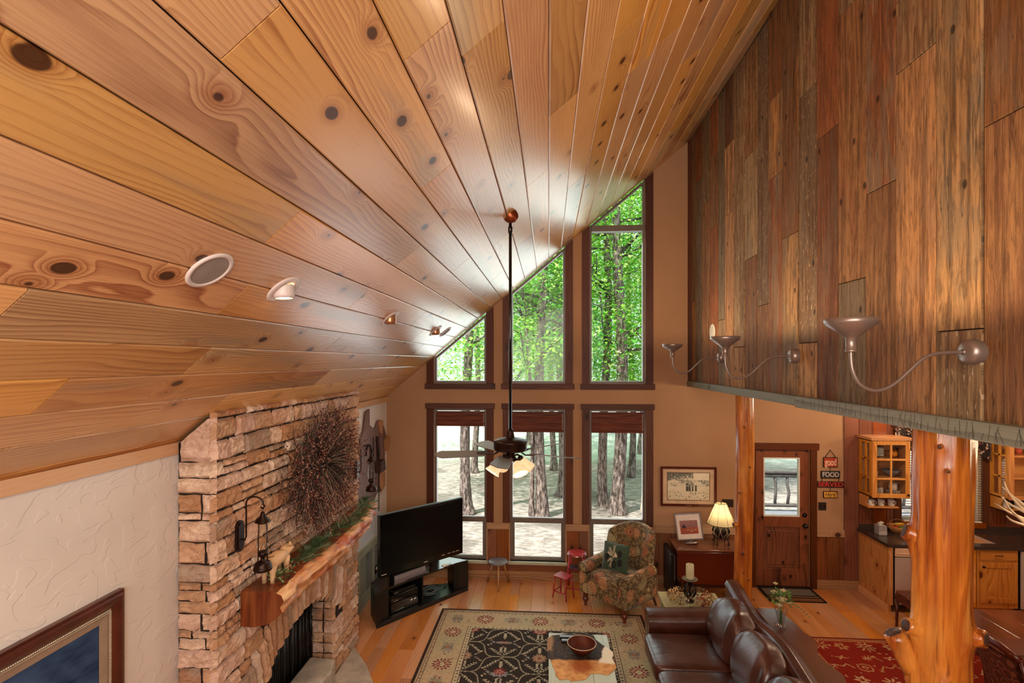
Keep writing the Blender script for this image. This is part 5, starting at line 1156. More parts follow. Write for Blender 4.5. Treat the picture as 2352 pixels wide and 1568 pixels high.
# sofa table, vase
sfb = T('sofa_table', 'narrow live edge wooden table standing behind the leather sofa', 'console table', (2.4, 4.6, 0))
mb = MB(); NP = 40
pr = [(2.235 + .012 * mn.noise((k * .4, 1, 1)), 3.35 + 2.42 * k / NP) for k in range(NP + 1)] + [(2.50 + .06 * mn.noise((k * .22, 5, 1)) + .03 * math.sin(k * .25), 3.35 + 2.42 * k / NP) for k in range(NP, -1, -1)]
mb.prism(pr, .675, .72); O('live_edge_top', mb, M_table, sfb, W=True, bev=.008)
for y in (3.5, 5.6): mb = MB(); mb.box(2.28, 2.46, y - .03, y + .03, 0, .675); O('leg', mb, M_table, sfb, W=True, bev=.006)
vs_ = T('flower_vase', 'clear glass vase of cream roses and greenery on the table behind the sofa', 'vase', (2.345, 5.38, .7215))
mb = MB(); mb.lathe([(0, .002), (.042, 0), (.046, .01), (.03, .03), (.026, .05), (.032, .09), (.045, .14), (.05, .16), (.047, .16), (.03, .10), (.022, .05), (.02, .035), (0, .03)], n=28); O('glass_vase', mb, M_glassd, vs_)
R = random.Random(4); M_petal = plain('cream_petal', '#d8c49a', .5, var=.15); M_leafl = plain('leaf_green', '#5d7a3c', .5, var=.3)
def rose(p, r, parent):
    mb = MB()
    for k in range(16):
        a = k * 2.4; t = k / 16; rr = r * (.25 + .75 * t); tilt = .3 + .9 * t
        def pet(u, v): 
            w_ = (u - .5) * 1.5; h = v; x = rr * math.cos(a + w_) * (.5 + .55 * h * t); y = rr * math.sin(a + w_) * (.5 + .55 * h * t); return (p[0] + x, p[1] + y, p[2] + r * (.9 * h * (1.15 - t * .7)) - .25 * r)
        mb.grid(pet, 5, 4)
    return O('rose', mb, M_petal, parent)
for p, r in (((.0, -.02, .24), .05), ((-.04, .03, .28), .032), ((.03, .02, .30), .028), ((-.03, -.04, .20), .03), ((-.02, .05, .35), .022), ((.05, -.03, .22), .026)): rose(p, r, vs_)
mb = MB()
for i in range(120):
    d = Vector((R.uniform(-1, 1), R.uniform(-1, 1), R.uniform(-.2, 1))).normalized(); p = Vector((0, 0, .24)) + d * R.uniform(.03, .1); s = R.uniform(.012, .022); u = d.cross(Vector((R.random(), R.random(), R.random()))).normalized() * s * .5; w2 = d * s
    mb.add([tuple(p - w2), tuple(p + u), tuple(p + w2), tuple(p - u)], [(0, 1, 2, 3)])
for i in range(22):
    t = i / 22; p = Vector((.06 + .12 * t, -.05 - .04 * t, .22 - .10 * t * t)); s = .012; a = i * 2.1; mb.add([tuple(p), tuple(p + Vector((math.cos(a), math.sin(a), .2)) * s), tuple(p + Vector((math.cos(a + .5), math.sin(a + .5), .5)) * s * 1.8), tuple(p + Vector((math.cos(a + 1), math.sin(a + 1), 0)) * s)], [(0, 1, 2, 3)])
q_ = O('leaves', mb, M_leafl, vs_); q_['kind'] = 'stuff'
mb = MB(); [mb.tube([(R.uniform(-.012, .012), R.uniform(-.012, .012), .02), (R.uniform(-.02, .02), R.uniform(-.02, .02), .22)], .002, 5) for _ in range(8)]; q_ = O('stems', mb, M_leafl, vs_); q_['kind'] = 'stuff'

vs_.scale = (1.25, 1.25, 1.15)
# ================================================================ coffee table group
M_agew = wood('grey_green_weathered', '#6f786c', '#a7b0a0', 'OBJ', ring=28, warp=10, knots=.2, rough=.4, coat=.15, axis='y', contrast=.4)
ct = T('coffee_table', 'weathered grey green plank coffee table on the patterned rug', 'coffee table', (.315, 4.95, .013))
mb = MB(); [mb.box(-.315 + .21 * k + .001, -.315 + .21 * (k + 1) - .001, -.65, .655, .39, .437) for k in range(3)]; O('plank_top', mb, M_agew, ct, bev=.003)
for sx in (-1, 1):
    for sy in (-1, 1): mb = MB(); mb.cb(sx * .26, sy * .58, .195, .07, .07, .39); O('leg', mb, M_agew, ct, bev=.004)
mb = MB(); mb.box(-.25, .25, -.6, -.56, .30, .39); mb.box(-.25, .25, .56, .6, .30, .39); mb.box(-.27, -.24, -.56, .56, .30, .39); mb.box(.24, .27, -.56, .56, .30, .39); O('apron', mb, M_agew, ct)
hp = [(.034, 5.545), (-.014, 5.463), (-.015, 5.12), (.015, 5.108), (.05, 4.946), (.062, 4.92), (.065, 4.842), (.102, 4.776), (.178, 4.797), (.207, 4.765), (.337, 4.799), (.406, 4.899), (.499, 4.899), (.558, 4.881), (.621, 4.96), (.654, 5.002), (.649, 5.056), (.626, 5.159), (.649, 5.211), (.649, 5.277), (.606, 5.342), (.55, 5.407), (.499, 5.491), (.48, 5.581), (.439, 5.60), (.327, 5.587), (.226, 5.59)]
m = NT('cowhide'); tc = m.n('TexCoord').outputs['Object']; wv = m.vadd(tc, m.vmul(m.n('TexNoise', {'Vector': tc, 'Scale': 9.}).outputs['Color'], (.06, .06, 0)))
sp_ = m.n('SeparateXYZ', {0: wv}); px_, py_ = sp_.outputs[0], sp_.outputs[1]
col = m.mix(m.mr(m.noise(tc, 14, 4), .3, .7), c('#a9743f'), c('#cf9c62'))
dd = m.math('SQRT', m.math('ADD', m.math('POWER', m.math('SUBTRACT', px_, .04), 2.), m.math('POWER', m.math('ADD', py_, .06), 2.)))
col = m.mix(m.mr(dd, .06, .16, .8, 0.), col, c('#8a3e14'))
dark = m.mr(m.math('ADD', py_, m.math('MULTIPLY', px_, -.05)), .015, .05); col = m.mix(dark, col, m.mix(m.mr(m.noise(m.vmul(tc, (30, 60, 30)), 1, 4), .35, .65), c('#1f1611'), c('#46362c')))
wht = m.mr(m.math('ADD', px_, m.math('MULTIPLY', py_, -.25)), .20, .225); col = m.mix(m.math('MULTIPLY', wht, m.mr(py_, -.02, .02)), col, c('#d9d2c0'))
brn = m.math('MULTIPLY', m.mr(px_, -.22, -.26), m.mr(py_, .16, .2)); col = m.mix(brn, col, c('#8f6f4c'))
m.bsdf(col, .7, 0, .3, bump=m.noise(m.vmul(tc, (60, 200, 60)), 1, 2), bs=.3, bd=.003); M_hide = m.mat
ch_ = T('cowhide', 'small brown, black and white cowhide spread over the coffee table top', 'hide', (.315, 5.1, .4515))
mb = MB(); pts = []
for i in range(len(hp)):      # refine the outline
    p, q = Vector((*hp[i], 0)), Vector((*hp[(i + 1) % len(hp)], 0))
    for k in range(4): t = k / 4; b = p.lerp(q, t); pts.append((b.x - .315 + .004 * mn.noise((b.x * 60, b.y * 60, 0)), b.y - 5.1 + .004 * mn.noise((b.y * 60, b.x * 60, 4))))
mb.prism(pts, .0, .004); O('hide', mb, M_hide, ch_)
bw_ = T('wooden_bowl', 'round dark red brown wooden bowl resting on the cowhide', 'bowl', (.335, 5.235, .4565))
mb = MB(); mb.lathe([(0, .0), (.06, .0), (.065, .006), (.10, .03), (.132, .065), (.145, .095), (.146, .100), (.141, .101), (.137, .095), (.12, .062), (.09, .032), (.05, .018), (0, .016)], n=56); O('bowl_body', mb, plain('bowl_redwood', '#4a1b10', .5, var=.2, spec=.25), bw_)
mb = MB(); mb.lathe([(.1465, .0975), (.147, .101), (.141, .1025), (.139, .100)], n=56); O('pale_rim', mb, plain('pale_rim', '#b59a80', .3), bw_)
for k, (x, y, a) in enumerate(((.215, 5.5, .0), (.235, 5.425, .02))):
    r_ = T('remote_control', ['black remote control lying farther back on the cowhide, nearest the table end', 'black remote control lying in front of the other, tucked against the bowl'][k], 'remote', (x, y, .4565), a, group='remote controls on the cowhide')
    mb = MB(); mb.cb(0, 0, .01, .20, .05, .02); O('case', mb, M_black, r_, bev=.004)
    mb = MB(); mb.box(-.095, .08, -.014, .018, .0202, .0212); O('button_panel', mb, plain('remote_panel', '#8fa3b0', .4), r_)

# ================================================================ end table with candle
M_pale = wood('pale_distressed_wood', '#7d7a52', '#c5bf92', 'OBJ', ring=60, knots=.2, rough=.4, axis='x', contrast=.5, coat=.1)
et = T('end_table', 'small pale planked end table between armchair and sofa', 'end table', (1.72, 6.31, 0))
mb = MB(); mb.box(-.34, .34, -.26, .26, .47, .5); mb.box(-.35, -.31, -.27, .27, .465, .51); mb.box(.31, .35, -.27, .27, .465, .51); mb.box(-.31, .31, .23, .27, .465, .51); mb.box(-.31, .31, -.27, -.23, .465, .51); O('framed_top', mb, M_pale, et, bev=.003)
for sx in (-1, 1):
    for sy in (-1, 1): mb = MB(); mb.cb(sx * .30, sy * .22, .233, .05, .05, .465); O('leg', mb, M_pale, et, bev=.003)
mb = MB(); mb.box(-.28, .28, -.20, .20, .12, .14); O('lower_shelf', mb, M_pale, et)
cn = T('candle_holder', 'ornate dark metal candle stand holding a thick cream pillar candle', 'candle holder', (1.70, 6.33, .512))
mb = MB(); mb.lathe([(0, .262), (.07, .262), (.088, .268), (.09, .276), (.084, .274), (.02, .270), (0, .27)], n=28); O('drip_plate', mb, plain('pewter_plate', '#7d7868', .3, .6), cn)
mb = MB(); mb.lathe([(.05, 0), (.05, .01), (.015, .02), (.012, .20), (.03, .24), (.03, .262)], n=14)
for k in range(6):
    a = PI * 2 * k / 6; mb.tube([((.02 + .055 * math.sin(t * PI)) * math.cos(a + .5 * t), (.02 + .055 * math.sin(t * PI)) * math.sin(a + .5 * t), .04 + .18 * t) for t in [q / 8 for q in range(9)]], .008, 6)
    mb.tube([(.05 * math.cos(a) + .02 * math.cos(b), .05 * math.sin(a), .1 + .028 * math.sin(b)) for b in [2 * PI * q / 10 for q in range(10)]], .005, 5, closed=True)
O('scrolled_stem', mb, plain('dark_pewter', '#2c2622', .25, .8), cn)
mb = MB(); mb.lathe([(0, .276), (.046, .276), (.047, .28), (.047, .44), (.043, .447), (.03, .443), (0, .441)], n=28); cd_ = O('pillar_candle', mb, plain('cream_wax', '#b9b08a', .5), cn); mb = MB(); mb.tube([(0, 0, .44), (.002, 0, .465)], .002, 5); O('wick', mb, M_black, cd_)
wf_ = T('dried_flower_wreath', 'wreath of dried brown leaves, cones and tan blossoms around the candle stand', 'wreath', (1.70, 6.32, .512)); R = random.Random(12)
for nm, lo, hi, mats, cnt in (('dried_leaves', 0, 2 * PI, [plain('dry_leaf', '#8a6a4a', .7, var=.3), plain('dry_leaf_pale', '#b09a80', .7), plain('dry_leaf_dark', '#3d2c20', .7)], 420), ('russet_berries', -1.2, .2, [plain('russet', '#a0522d', .5, var=.3), plain('russet_pale', '#c98c62', .5), plain('russet2', '#7a3a20', .5)], 80), ('tan_blossoms', 2.0, 3.2, [plain('tan_bloom', '#c59a5f', .6), plain('tan_bloom2', '#a87c48', .6), plain('tan3', '#d9b883', .6)], 90)):
    mb = MB()
    for i in range(cnt):
        a = R.uniform(lo, hi); b = R.uniform(0, 2 * PI); rr = .195 + .07 * math.cos(b) * R.uniform(.5, 1); z = .055 + .05 * math.sin(b)
        p = Vector((rr * math.cos(a) * 1.05, rr * .8 * math.sin(a), max(.006, z)))
        if nm == 'dried_leaves':
            d = Vector((R.uniform(-1, 1), R.uniform(-1, 1), R.uniform(-.4, 1))).normalized() * R.uniform(.018, .04); u = d.cross(Vector((R.random(), R.random(), 1))).normalized() * .010; q = p + d; q.z = max(q.z, .004)
            mb.add([tuple(p), tuple((p + q) / 2 + u), tuple(q), tuple((p + q) / 2 - u)], [(0, 1, 2, 3)], R.choice([0, 0, 1, 1, 2]))
        else: s = R.uniform(.014, .026); mb.sq(p.x, p.y, max(p.z, s / 2) + .01, s, s, s, 1, 1, 4, 6, mi=R.choice([0, 1, 2]))
    q_ = O(nm, mb, mats, wf_); q_['kind'] = 'stuff'

# ================================================================ drop-leaf table, lamp, framed photo
dt = T('drop_leaf_table', 'dark mahogany drop leaf table against the wall behind the armchair', 'table', (2.3, 7.68, 0))
mb = MB(); mb.box(-.49, .49, -.265, .26, .718, .742); O('table_top', mb, M_mahog, dt, bev=.005)
mb = MB(); o = [(-.487, .715), (.487, .715), (.487, .44)] + [(.487 - .20 + .2 * math.cos(a), .50 - .16 + .0 - .17 * math.sin(a) + .10) for a in [PI / 2 * k / 8 for k in range(9)]] + [(-.287 - .2 * math.sin(a), .44 - .17 * math.cos(a)) for a in [PI / 2 * k / 8 for k in range(9)]]
mb.prism(o, -.288, -.268, 'y'); O('drop_leaf', mb, M_mahogd, dt, bev=.004)
mb = MB(); mb.box(-.45, .45, -.22, .2, .60, .718); O('apron', mb, M_mahogd, dt)
for sx in (-1, 1):
    for sy in (-1, 1): mb = MB(); mb.lathe([(.02, 0), (.03, .05), (.022, .12), (.03, .14), (.022, .2), (.032, .4), (.02, .45), (.034, .5), (.034, .6)], sx * .40, sy * .19, 0, 14); O('turned_leg', mb, M_mahogd, dt)
mb = MB(); mb.box(-.42, .42, -.02, .02, .11, .16); mb.box(-.42, -.38, -.19, .19, .11, .15); mb.box(.38, .42, -.19, .19, .11, .15); O('stretcher', mb, M_mahogd, dt)
nb = T('leather_chest', 'black leather chest edge with pale nailheads at the left end of the mahogany table', 'chest', (1.765, 7.68, 0))
mb = MB(); mb.box(-.03, .03, -.24, .24, 0, .66); O('chest_body', mb, M_black, nb, bev=.01)
mb = MB()
for k in range(16): mb.sq(.018, -.243, .30 + .022 * k, .009, .006, .009, 1, 1, 4, 6)
q_ = O('nailheads', mb, M_white, nb); q_['kind'] = 'stuff'
lp = T('table_lamp', 'lit lamp with cream panelled shade and carved black pot base on mahogany table', 'lamp', (2.50, 7.66, .743))
mb = MB(); mb.lathe([(0, .09), (.04, .09), (.06, .10), (.10, .15), (.127, .20), (.115, .24), (.08, .275), (.05, .29), (.045, .30), (.05, .31), (.0, .312)], n=32); O('pot', mb, plain('black_pottery', '#1a1410', .35, var=.3), lp)
mb = MB()
for k in range(8):
    a0 = 2 * PI * k / 8
    for s in (-1, 1): mb.tube([((r_ + .003) * math.cos(a0 + s * w_), (r_ + .003) * math.sin(a0 + s * w_), z_) for r_, z_, w_ in ((.055, .098, .0), (.10, .15, .16), (.125, .195, .33), (.115, .24, .37), (.085, .272, .2), (.06, .285, .0))], .003, 5)
q_ = O('carved_lines', mb, plain('cream_slip', '#cbbd9e', .5), lp)
mb = MB(); mb.tube([(.10 * math.cos(a), .10 * math.sin(a), .10) for a in [2 * PI * k / 24 for k in range(24)]], .006, 6, closed=True)
for k in range(4):
    a = PI / 4 + PI / 2 * k; ca_, sa_ = math.cos(a), math.sin(a); mb.tube([((.10 + .02 * math.sin(t * 5)) * ca_, (.10 + .02 * math.sin(t * 5)) * sa_, .004 + .13 * t) for t in [q / 10 for q in range(11)]], .006, 6)
    for zz in (.03, .12): mb.tube([((.115 + .018 * math.cos(b)) * ca_, (.115 + .018 * math.cos(b)) * sa_, zz + .018 * math.sin(b)) for b in [2 * PI * q / 12 for q in range(12)]], .004, 5, closed=True)
O('iron_stand', mb, M_iron, lp)
m = NT('lamp_shade_cloth'); tr_ = m.n('BsdfTranslucent', {0: (*c('#f3e0b0'), 1)}); df = m.n('BsdfDiffuse', {0: (*c('#d9c99a'), 1)}); mx = m.n('MixShader', {0: .55}); m.t.links.new(df.outputs[0], mx.inputs[1]); m.t.links.new(tr_.outputs[0], mx.inputs[2]); m.t.links.new(mx.outputs[0], m.out.inputs[0]); M_shd = m.mat
mb = MB(); mb.lathe([(.195, .305), (.19, .31), (.075, .60)], n=32); sh_ = O('lamp_shade', mb, M_shd, lp)
mb = MB(); mb.tube([(.197 * math.cos(a), .197 * math.sin(a), .307) for a in [2 * PI * k / 32 for k in range(32)]], .004, 5, closed=True); mb.tube([(.076 * math.cos(a), .076 * math.sin(a), .60) for a in [2 * PI * k / 20 for k in range(20)]], .003, 5, closed=True)
for k in range(8): a = 2 * PI * k / 8 + .2; mb.tube([(.193 * math.cos(a), .193 * math.sin(a), .31), (.077 * math.cos(a), .077 * math.sin(a), .60)], .002, 5)
O('shade_trim', mb, M_bronze, sh_)
mb = MB(); mb.tube([(0, 0, .31), (0, 0, .60)], .005, 8); mb.lathe([(0, 0), (.01, .01), (0, .025)], 0, 0, .60, 10); O('harp_and_finial', mb, M_bronze, lp)
mb = MB(); mb.sq(0, 0, .44, .05, .05, .08, 1, 1, 8, 12); O('bulb', mb, emis('table_bulb', '#ffdf9a', 8), lp); light('table_lamp_light', 'POINT', (0, 0, .44), 8, (1, .84, .6), .035, parent=lp)
def picmesh(fn, w_, h, nu, nv, y=0): return colgrid(fn, nu, nv, lambda u, v: (w_ * (u - .5), y, h * (v - .5)))
def mixc(a, b, k): k = max(0, min(1, k)); a, b = c(a), c(b); return tuple(a[i] * (1 - k) + b[i] * k for i in range(3))
def sunset(u, v):
    n = mn.noise((u * 7, v * 9, 1)); k = mixc('#5d4a55', '#9a6560', v * 1.1 + .3 * n) if v > .5 else mixc('#8f3a22', '#a4532f', v * 2 + .5 * n)
    if .42 < v < .72 and abs(u - .22) < .13 + .05 * n and v < .75 - abs(u - .22) * 2: k = c('#3d201c')
    if .15 < v < .38 and mn.noise((u * 26, v * 12, 7)) > .12 and .3 < u < .9: k = c('#4a201a') if n > 0 else c('#c9a093')
    return k
fp_ = T('framed_photo', 'white matted framed red desert print tilted on a stand on the mahogany table', 'picture', (2.075, 7.66, .752), rot=(math.radians(-12), math.radians(-7), math.radians(-8)))
Mz = tr(0, 0, .235); mb = MB(); mb.box(-.17, .17, -.012, .01, .055, .415); O('mount', mb, plain('white_mat', '#d8c8ba', .6), fp_)
mb = MB()
for b_ in ((-.18, .18, .405, .425), (-.18, .18, .045, .062)): mb.box(b_[0], b_[1], -.02, .014, b_[2], b_[3])
mb.box(-.185, -.168, -.02, .014, .045, .425); mb.box(.168, .185, -.02, .014, .045, .425); O('frame', mb, plain('pewter_frame', '#5b4a46', .3, .3), fp_, bev=.002)
g_ = picmesh(sunset, .25, .19, 50, 38, -.0135); g_.v = [(x, y, z + .225) for x, y, z in g_.v]; O('print', g_, M_vc, fp_)
mb = MB(); mb.lathe([(0, .0), (.10, .0), (.10, .012), (.04, .025), (.03, .05), (0, .05)], 0, .02, .0, 24); q_ = O('stand_foot', mb, plain('pewter_foot', '#8d7f7a', .3, .5), fp_)
# wall picture
def snow(u, v):
    n = mn.noise((u * 6, v * 5, 2)); n2 = mn.noise((u * 26, v * 22, 3)); k = mixc('#cfc2a4', '#e6dcc2', v + .4 * n)
    if v > .72 and u < .62 and (n2 + .9 * (v - .72) * 4 - u * 1.1 + .25) > 0.05: return mixc('#4a4a44', '#8a8a7a', n2 + .5)
    if .5 < v < .74 and n2 + n > .1: return mixc('#76766a', '#a7a591', n2 + .4)
    if .33 < v < .66 and any(abs(u - x) < w2 + .006 * n2 and v < h for x, w2, h in ((.47, .03, .62), (.53, .025, .6), (.60, .02, .64), (.68, .02, .55))): return mixc('#3b3a36', '#5a5750', n2 + .5)
    if v < .3 and n2 > .32: return c('#7b7768')
    return k
wp = T('wall_picture', 'framed snowy pencil landscape with horses hanging above the mahogany table', 'picture', (2.122, D, 1.5))
mb = MB(); hw_, hh_ = .418, .30
for b_ in ((-hw_, hw_, hh_ - .035, hh_), (-hw_, hw_, -hh_, -hh_ + .035)): mb.box(b_[0], b_[1], -.03, -.001, b_[2], b_[3])
mb.box(-hw_, -hw_ + .035, -.03, -.001, -hh_ + .035, hh_ - .035); mb.box(hw_ - .035, hw_, -.03, -.001, -hh_ + .035, hh_ - .035); O('frame', mb, M_mahogd, wp, bev=.004)
mb = MB(); mb.box(-hw_ + .03, hw_ - .03, -.012, -.004, -hh_ + .03, hh_ - .03); O('mat_board', mb, plain('tan_mat', '#c9a989', .7), wp)
mb = MB(); ring4(mb, -.318, .318, -.213, .213, .006, -.016, -.012); O('inner_fillet', mb, M_mahogd, wp)
O('print', picmesh(snow, .62, .41, 120, 80, -.0135), M_vc, wp)
mb = MB(); mb.box(-.04, .04, -.032, -.03, -hh_ + .012, -hh_ + .022); O('title_plate', mb, plain('brass_plate', '#b59a6a', .3, .8), wp)
def plate(x, z, w_, h, label, name='light_switch'):
    q = T(name, label, 'switch', (x, D, z)); mb = MB(); mb.box(-w_ / 2, w_ / 2, -.008, -.001, -h / 2, h / 2); O('plate', mb, plain('dark_switchplate', '#2d211b', .4), q, bev=.003)
    n = max(1, round(w_ / .06)); 
    for k in range(n): mb = MB(); mb.cb(-w_ / 2 + w_ * (k + .5) / n, -.011, .0, .012, .006, .03); O('toggle', mb, M_black, q)
plate(2.705, 1.255, .17, .12, 'dark switch plate on the tan wall right of the snowy picture'); plate(4.085, 1.235, .115, .12, 'dark double switch plate under the hanging food sign'); plate(4.48, 1.24, .11, .12, 'dark switch plate on the dark red panel beside the kitchen cabinet')
# ================================================================ hanging sign
sg = T('hanging_sign', 'four hanging painted boards reading good, FOOD, SERVED and Here!, right of the door', 'sign', (4.197, D, 1.7))
def text(s, size, h, mat_, parent, loc, name, bold=0.0, sh=0):
    cu = bpy.data.curves.new('t', 'FONT'); cu.body = s; cu.size = size; cu.align_x = 'CENTER'; cu.align_y = 'CENTER'; cu.extrude = .001; cu.offset = bold; cu.shear = sh
    o = bpy.data.objects.new('t', cu); me = bpy.data.meshes.new_from_object(o); bpy.data.objects.remove(o)
    me.materials.clear(); me.materials.append(mat_); q = bpy.data.objects.new(name, me); COL.objects.link(q); q.parent = parent; q.location = loc; q.rotation_euler = (PI / 2, 0, 0)
    xs_ = [v.co.x for v in me.vertices]; k = h / max(1e-6, max(xs_) - min(xs_)); q.scale = (k, 1, 1); return q
for txt, w_, h, zz, bc_, ec_, tc_, sz, tw in (('good', .205, .150, 1.896, '#a2331f', '#2a120c', '#d9b79a', .15, .165), ('FOOD', .275, .11, 1.712, '#2a2c2a', '#151311', '#c3b4ae', .10, .235), ('SERVED', .385, .09, 1.565, '#35100e', '#1a0c0a', '#b8352b', .095, .36), ('Here!', .205, .10, 1.415, '#d9a03c', '#4a1410', '#1d120c', .10, .165)):
    mb = MB(); mb.box(-w_ / 2, w_ / 2, -.018, -.002, zz - 1.7 - h / 2, zz - 1.7 + h / 2); bd_ = O('sign_board', mb, plain('board_edge_' + txt, ec_, .5), sg, bev=.002); bd_['label'] = 'sign board reading ' + txt
    mb = MB(); mb.box(-w_ / 2 + .01, w_ / 2 - .01, -.0195, -.018, zz - 1.7 - h / 2 + .01, zz - 1.7 + h / 2 - .01); O('painted_face', mb, plain('face_' + txt, bc_, .55, var=.15, vs=20), bd_)
    text(txt, sz, tw, plain('letters_' + txt, tc_, .5), bd_, (0, -.0205, zz - 1.7), 'lettering', .002 if txt != 'Here!' else 0, .25 if txt == 'Here!' else 0)
mb = MB(); mb.tube([(-.075, -.01, .27), (0, -.012, .375), (.075, -.01, .27)], .005, 6)
for x, a, b in ((0, .122, .067), (-.12, -.043, -.09), (.12, -.043, -.09), (0, -.18, -.235)): mb.tube([(x, -.01, a), (x, -.01, b)], .004, 6)
O('hanging_wire', mb, M_iron, sg)
mb = MB(); mb.lathe([(0, 0), (.008, .004), (0, .008)], n=8, M=tr(0, -.002, .378) @ rotm(rx=PI / 2)); O('nail', mb, M_iron, sg)
# ================================================================ log posts
def logpost(cx, cy, z0, z1, r, stubs, name, label, cat='post', seed=0, n=56, nz=110, flare=0.):
    P_ = T(name, label, cat, (cx, cy, z0)); mb = MB(); H_l = z1 - z0
    def sec(u, v):
        a = 2 * PI * u; z = H_l * v; rr = r * (1 + flare * max(0, 1 - v * 2.2) ** 2)
        rr *= 1 + .07 * mn.noise((math.cos(a) * 1.2 + seed, math.sin(a) * 1.2, z * .9)) + .05 * mn.noise((math.cos(a) * 3 + seed, math.sin(a) * 3, z * 1.1 + 5)) + .02 * mn.noise((math.cos(a) * 8 + seed, math.sin(a) * 8, z * 2.2))
        g = mn.noise((math.cos(a) * 2.2 + seed + 9, math.sin(a) * 2.2, z * .35)); rr *= 1 - .16 * max(0, .12 - abs(g)) / .12 * (.5 + .5 * math.sin(z * 1.7 + seed))
        for (sz, sa, sr, ln, up) in stubs:
            da = math.atan2(math.sin(a - sa), math.cos(a - sa)) * r; dd = math.hypot(da, (z + z0 - sz) * .75); rr += .55 * sr * math.exp(-(dd / (sr * 1.25)) ** 2)
        bx = .02 * math.sin(z * 1.3 + seed); return (bx + rr * math.cos(a), .015 * math.cos(z * .9 + seed) + rr * math.sin(a), z)
    mb.grid(sec, n, nz, closeu=True); O('trunk', mb, M_log, P_)
    for (sz, sa, sr, ln, up) in stubs:
        d = Vector((math.cos(sa), math.sin(sa), up)).normalized(); b = Vector((math.cos(sa) * r * .75, math.sin(sa) * r * .75, sz - z0)); e = b + d * (ln + r * .35)
        mb = MB(); mb.tube([tuple(b - d * .03), tuple(b.lerp(e, .5)), tuple(b.lerp(e, .85)), tuple(e)], [sr * 1.25, sr * 1.08, sr * .98, sr * .92], 16); k_ = O('branch_stub', mb, M_log, P_)
        mb = MB(); q = d.to_track_quat('Z', 'Y').to_matrix().to_4x4(); mb.lathe([(sr * .74, -.002), (sr * .70, .003), (0, .001)], n=16, M=Matrix.Translation(e) @ q, wob=.2, seed=sz); O('cut_end', mb, plain('dark_heartwood', '#4a2c1e', .6, var=.4, vs=30), k_)
    return P_
LFT = math.pi + .25
logpost(2.25, 3.1, 0, 3.012, .142, [(2.38, 2.75, .05, .03, .4), (1.86, 3.15, .045, .055, .3), (1.57, 2.8, .06, .22, 1.8), (1.89, -.95, .048, .03, .1), (1.585, 4.32, .05, .055, .1), (2.93, 3.97, .014, .004, 0), (2.80, 4.2, .012, .004, 0), (1.2, -.5, .05, .04, 0), (.8, LFT, .05, .06, .3)], 'log_post', 'thick varnished cedar log post with branch stubs in the right foreground, under the loft beam', seed=3, flare=.35)
logpost(2.25, 6.12, 0, 3.02, .098, [(1.52, LFT + .1, .026, .03, .1), (1.22, LFT + .9, .022, .012, 0), (2.65, -1.85, .012, .003, 0), (2.2, -1.3, .014, .006, 0), (.92, -1.4, .012, .004, 0), (.66, -1.5, .014, .006, 0), (.52, LFT + .8, .022, .012, 0), (1.9, LFT + .6, .014, .006, 0), (1.0, -1.9, .012, .004, 0)], 'log_post', 'slim varnished cedar log post rising between the sofa end and the entry door', seed=11)
# ================================================================ kitchen
M_ctr = plain('dark_stone_counter', '#3b2f2b', .18, var=.2, vs=30, coat=.2)
kb = T('base_cabinet', 'knotty orange base cabinet end panel at the left end of the kitchen counter', 'cabinet', (4.6, 7.65, 0))
mb = MB(); mb.prism([(7.33, .0), (7.98, .0), (7.98, .888), (7.33, .888)], 4.60, 4.645, 'x'); O('end_panel', mb, M_cab, kb, W=True)
mb = MB(); mb.box(4.60, 4.655, 7.305, 7.33, .10, .888); O('face_stile', mb, M_cab, kb, W=True, bev=.002); mb = MB(); mb.box(4.59, 4.60, 7.33, 7.98, 0, .09); O('base_shoe', mb, M_strip, kb, W=True)
ctp = T('countertop', 'dark stone kitchen countertop under the blinds', 'countertop', (5.7, 7.63, .89))
mb = MB(); mb.box(4.575, 5.42, 7.28, 7.975, .89, .93); mb.box(5.42, 6.05, 7.28, 7.42, .89, .93); mb.box(5.42, 6.05, 7.88, 7.975, .89, .93); mb.box(6.05, 7.15, 7.28, 7.975, .89, .93); mb.box(4.6, 7.15, 7.955, 7.978, .93, .99); O('slab', mb, M_ctr, ctp, W=True)
sk = T('sink', 'stainless steel kitchen sink set into the dark countertop', 'sink', (5.735, 7.65, .93)); mb = MB()
mb.box(5.42, 6.05, 7.42, 7.88, .72, .725); mb.box(5.42, 5.425, 7.42, 7.88, .725, .932); mb.box(6.045, 6.05, 7.42, 7.88, .725, .932); mb.box(5.425, 6.045, 7.42, 7.425, .725, .932); mb.box(5.425, 6.045, 7.875, 7.88, .725, .932); O('basin', mb, M_steel, sk, W=True)
mb = MB(); mb.tube([(5.7, 7.91, .93), (5.7, 7.91, 1.12), (5.7, 7.86, 1.19), (5.7, 7.75, 1.19), (5.7, 7.71, 1.14)], .012, 10); O('faucet', mb, M_chrome, sk, W=True)
dw = T('dishwasher', 'stainless dishwasher with pale control strip beside the knotty end cabinet', 'dishwasher', (4.96, 7.3, .1))
mb = MB(); mb.box(4.662, 5.25, 7.30, 7.9, .10, .885); O('body', mb, M_black, dw, W=True); mb = MB(); mb.box(4.668, 5.245, 7.285, 7.30, .26, .755); O('door', mb, M_steel, dw, W=True, bev=.006)
mb = MB(); mb.box(4.668, 5.245, 7.28, 7.30, .765, .88); mb.box(4.69, 5.2, 7.272, 7.28, .80, .815); O('control_panel', mb, plain('almond_panel', '#cfa98c', .35), dw, W=True, bev=.004); mb = MB(); mb.box(4.668, 5.245, 7.29, 7.30, .12, .25); O('kick_plate', mb, M_steel, dw, W=True)
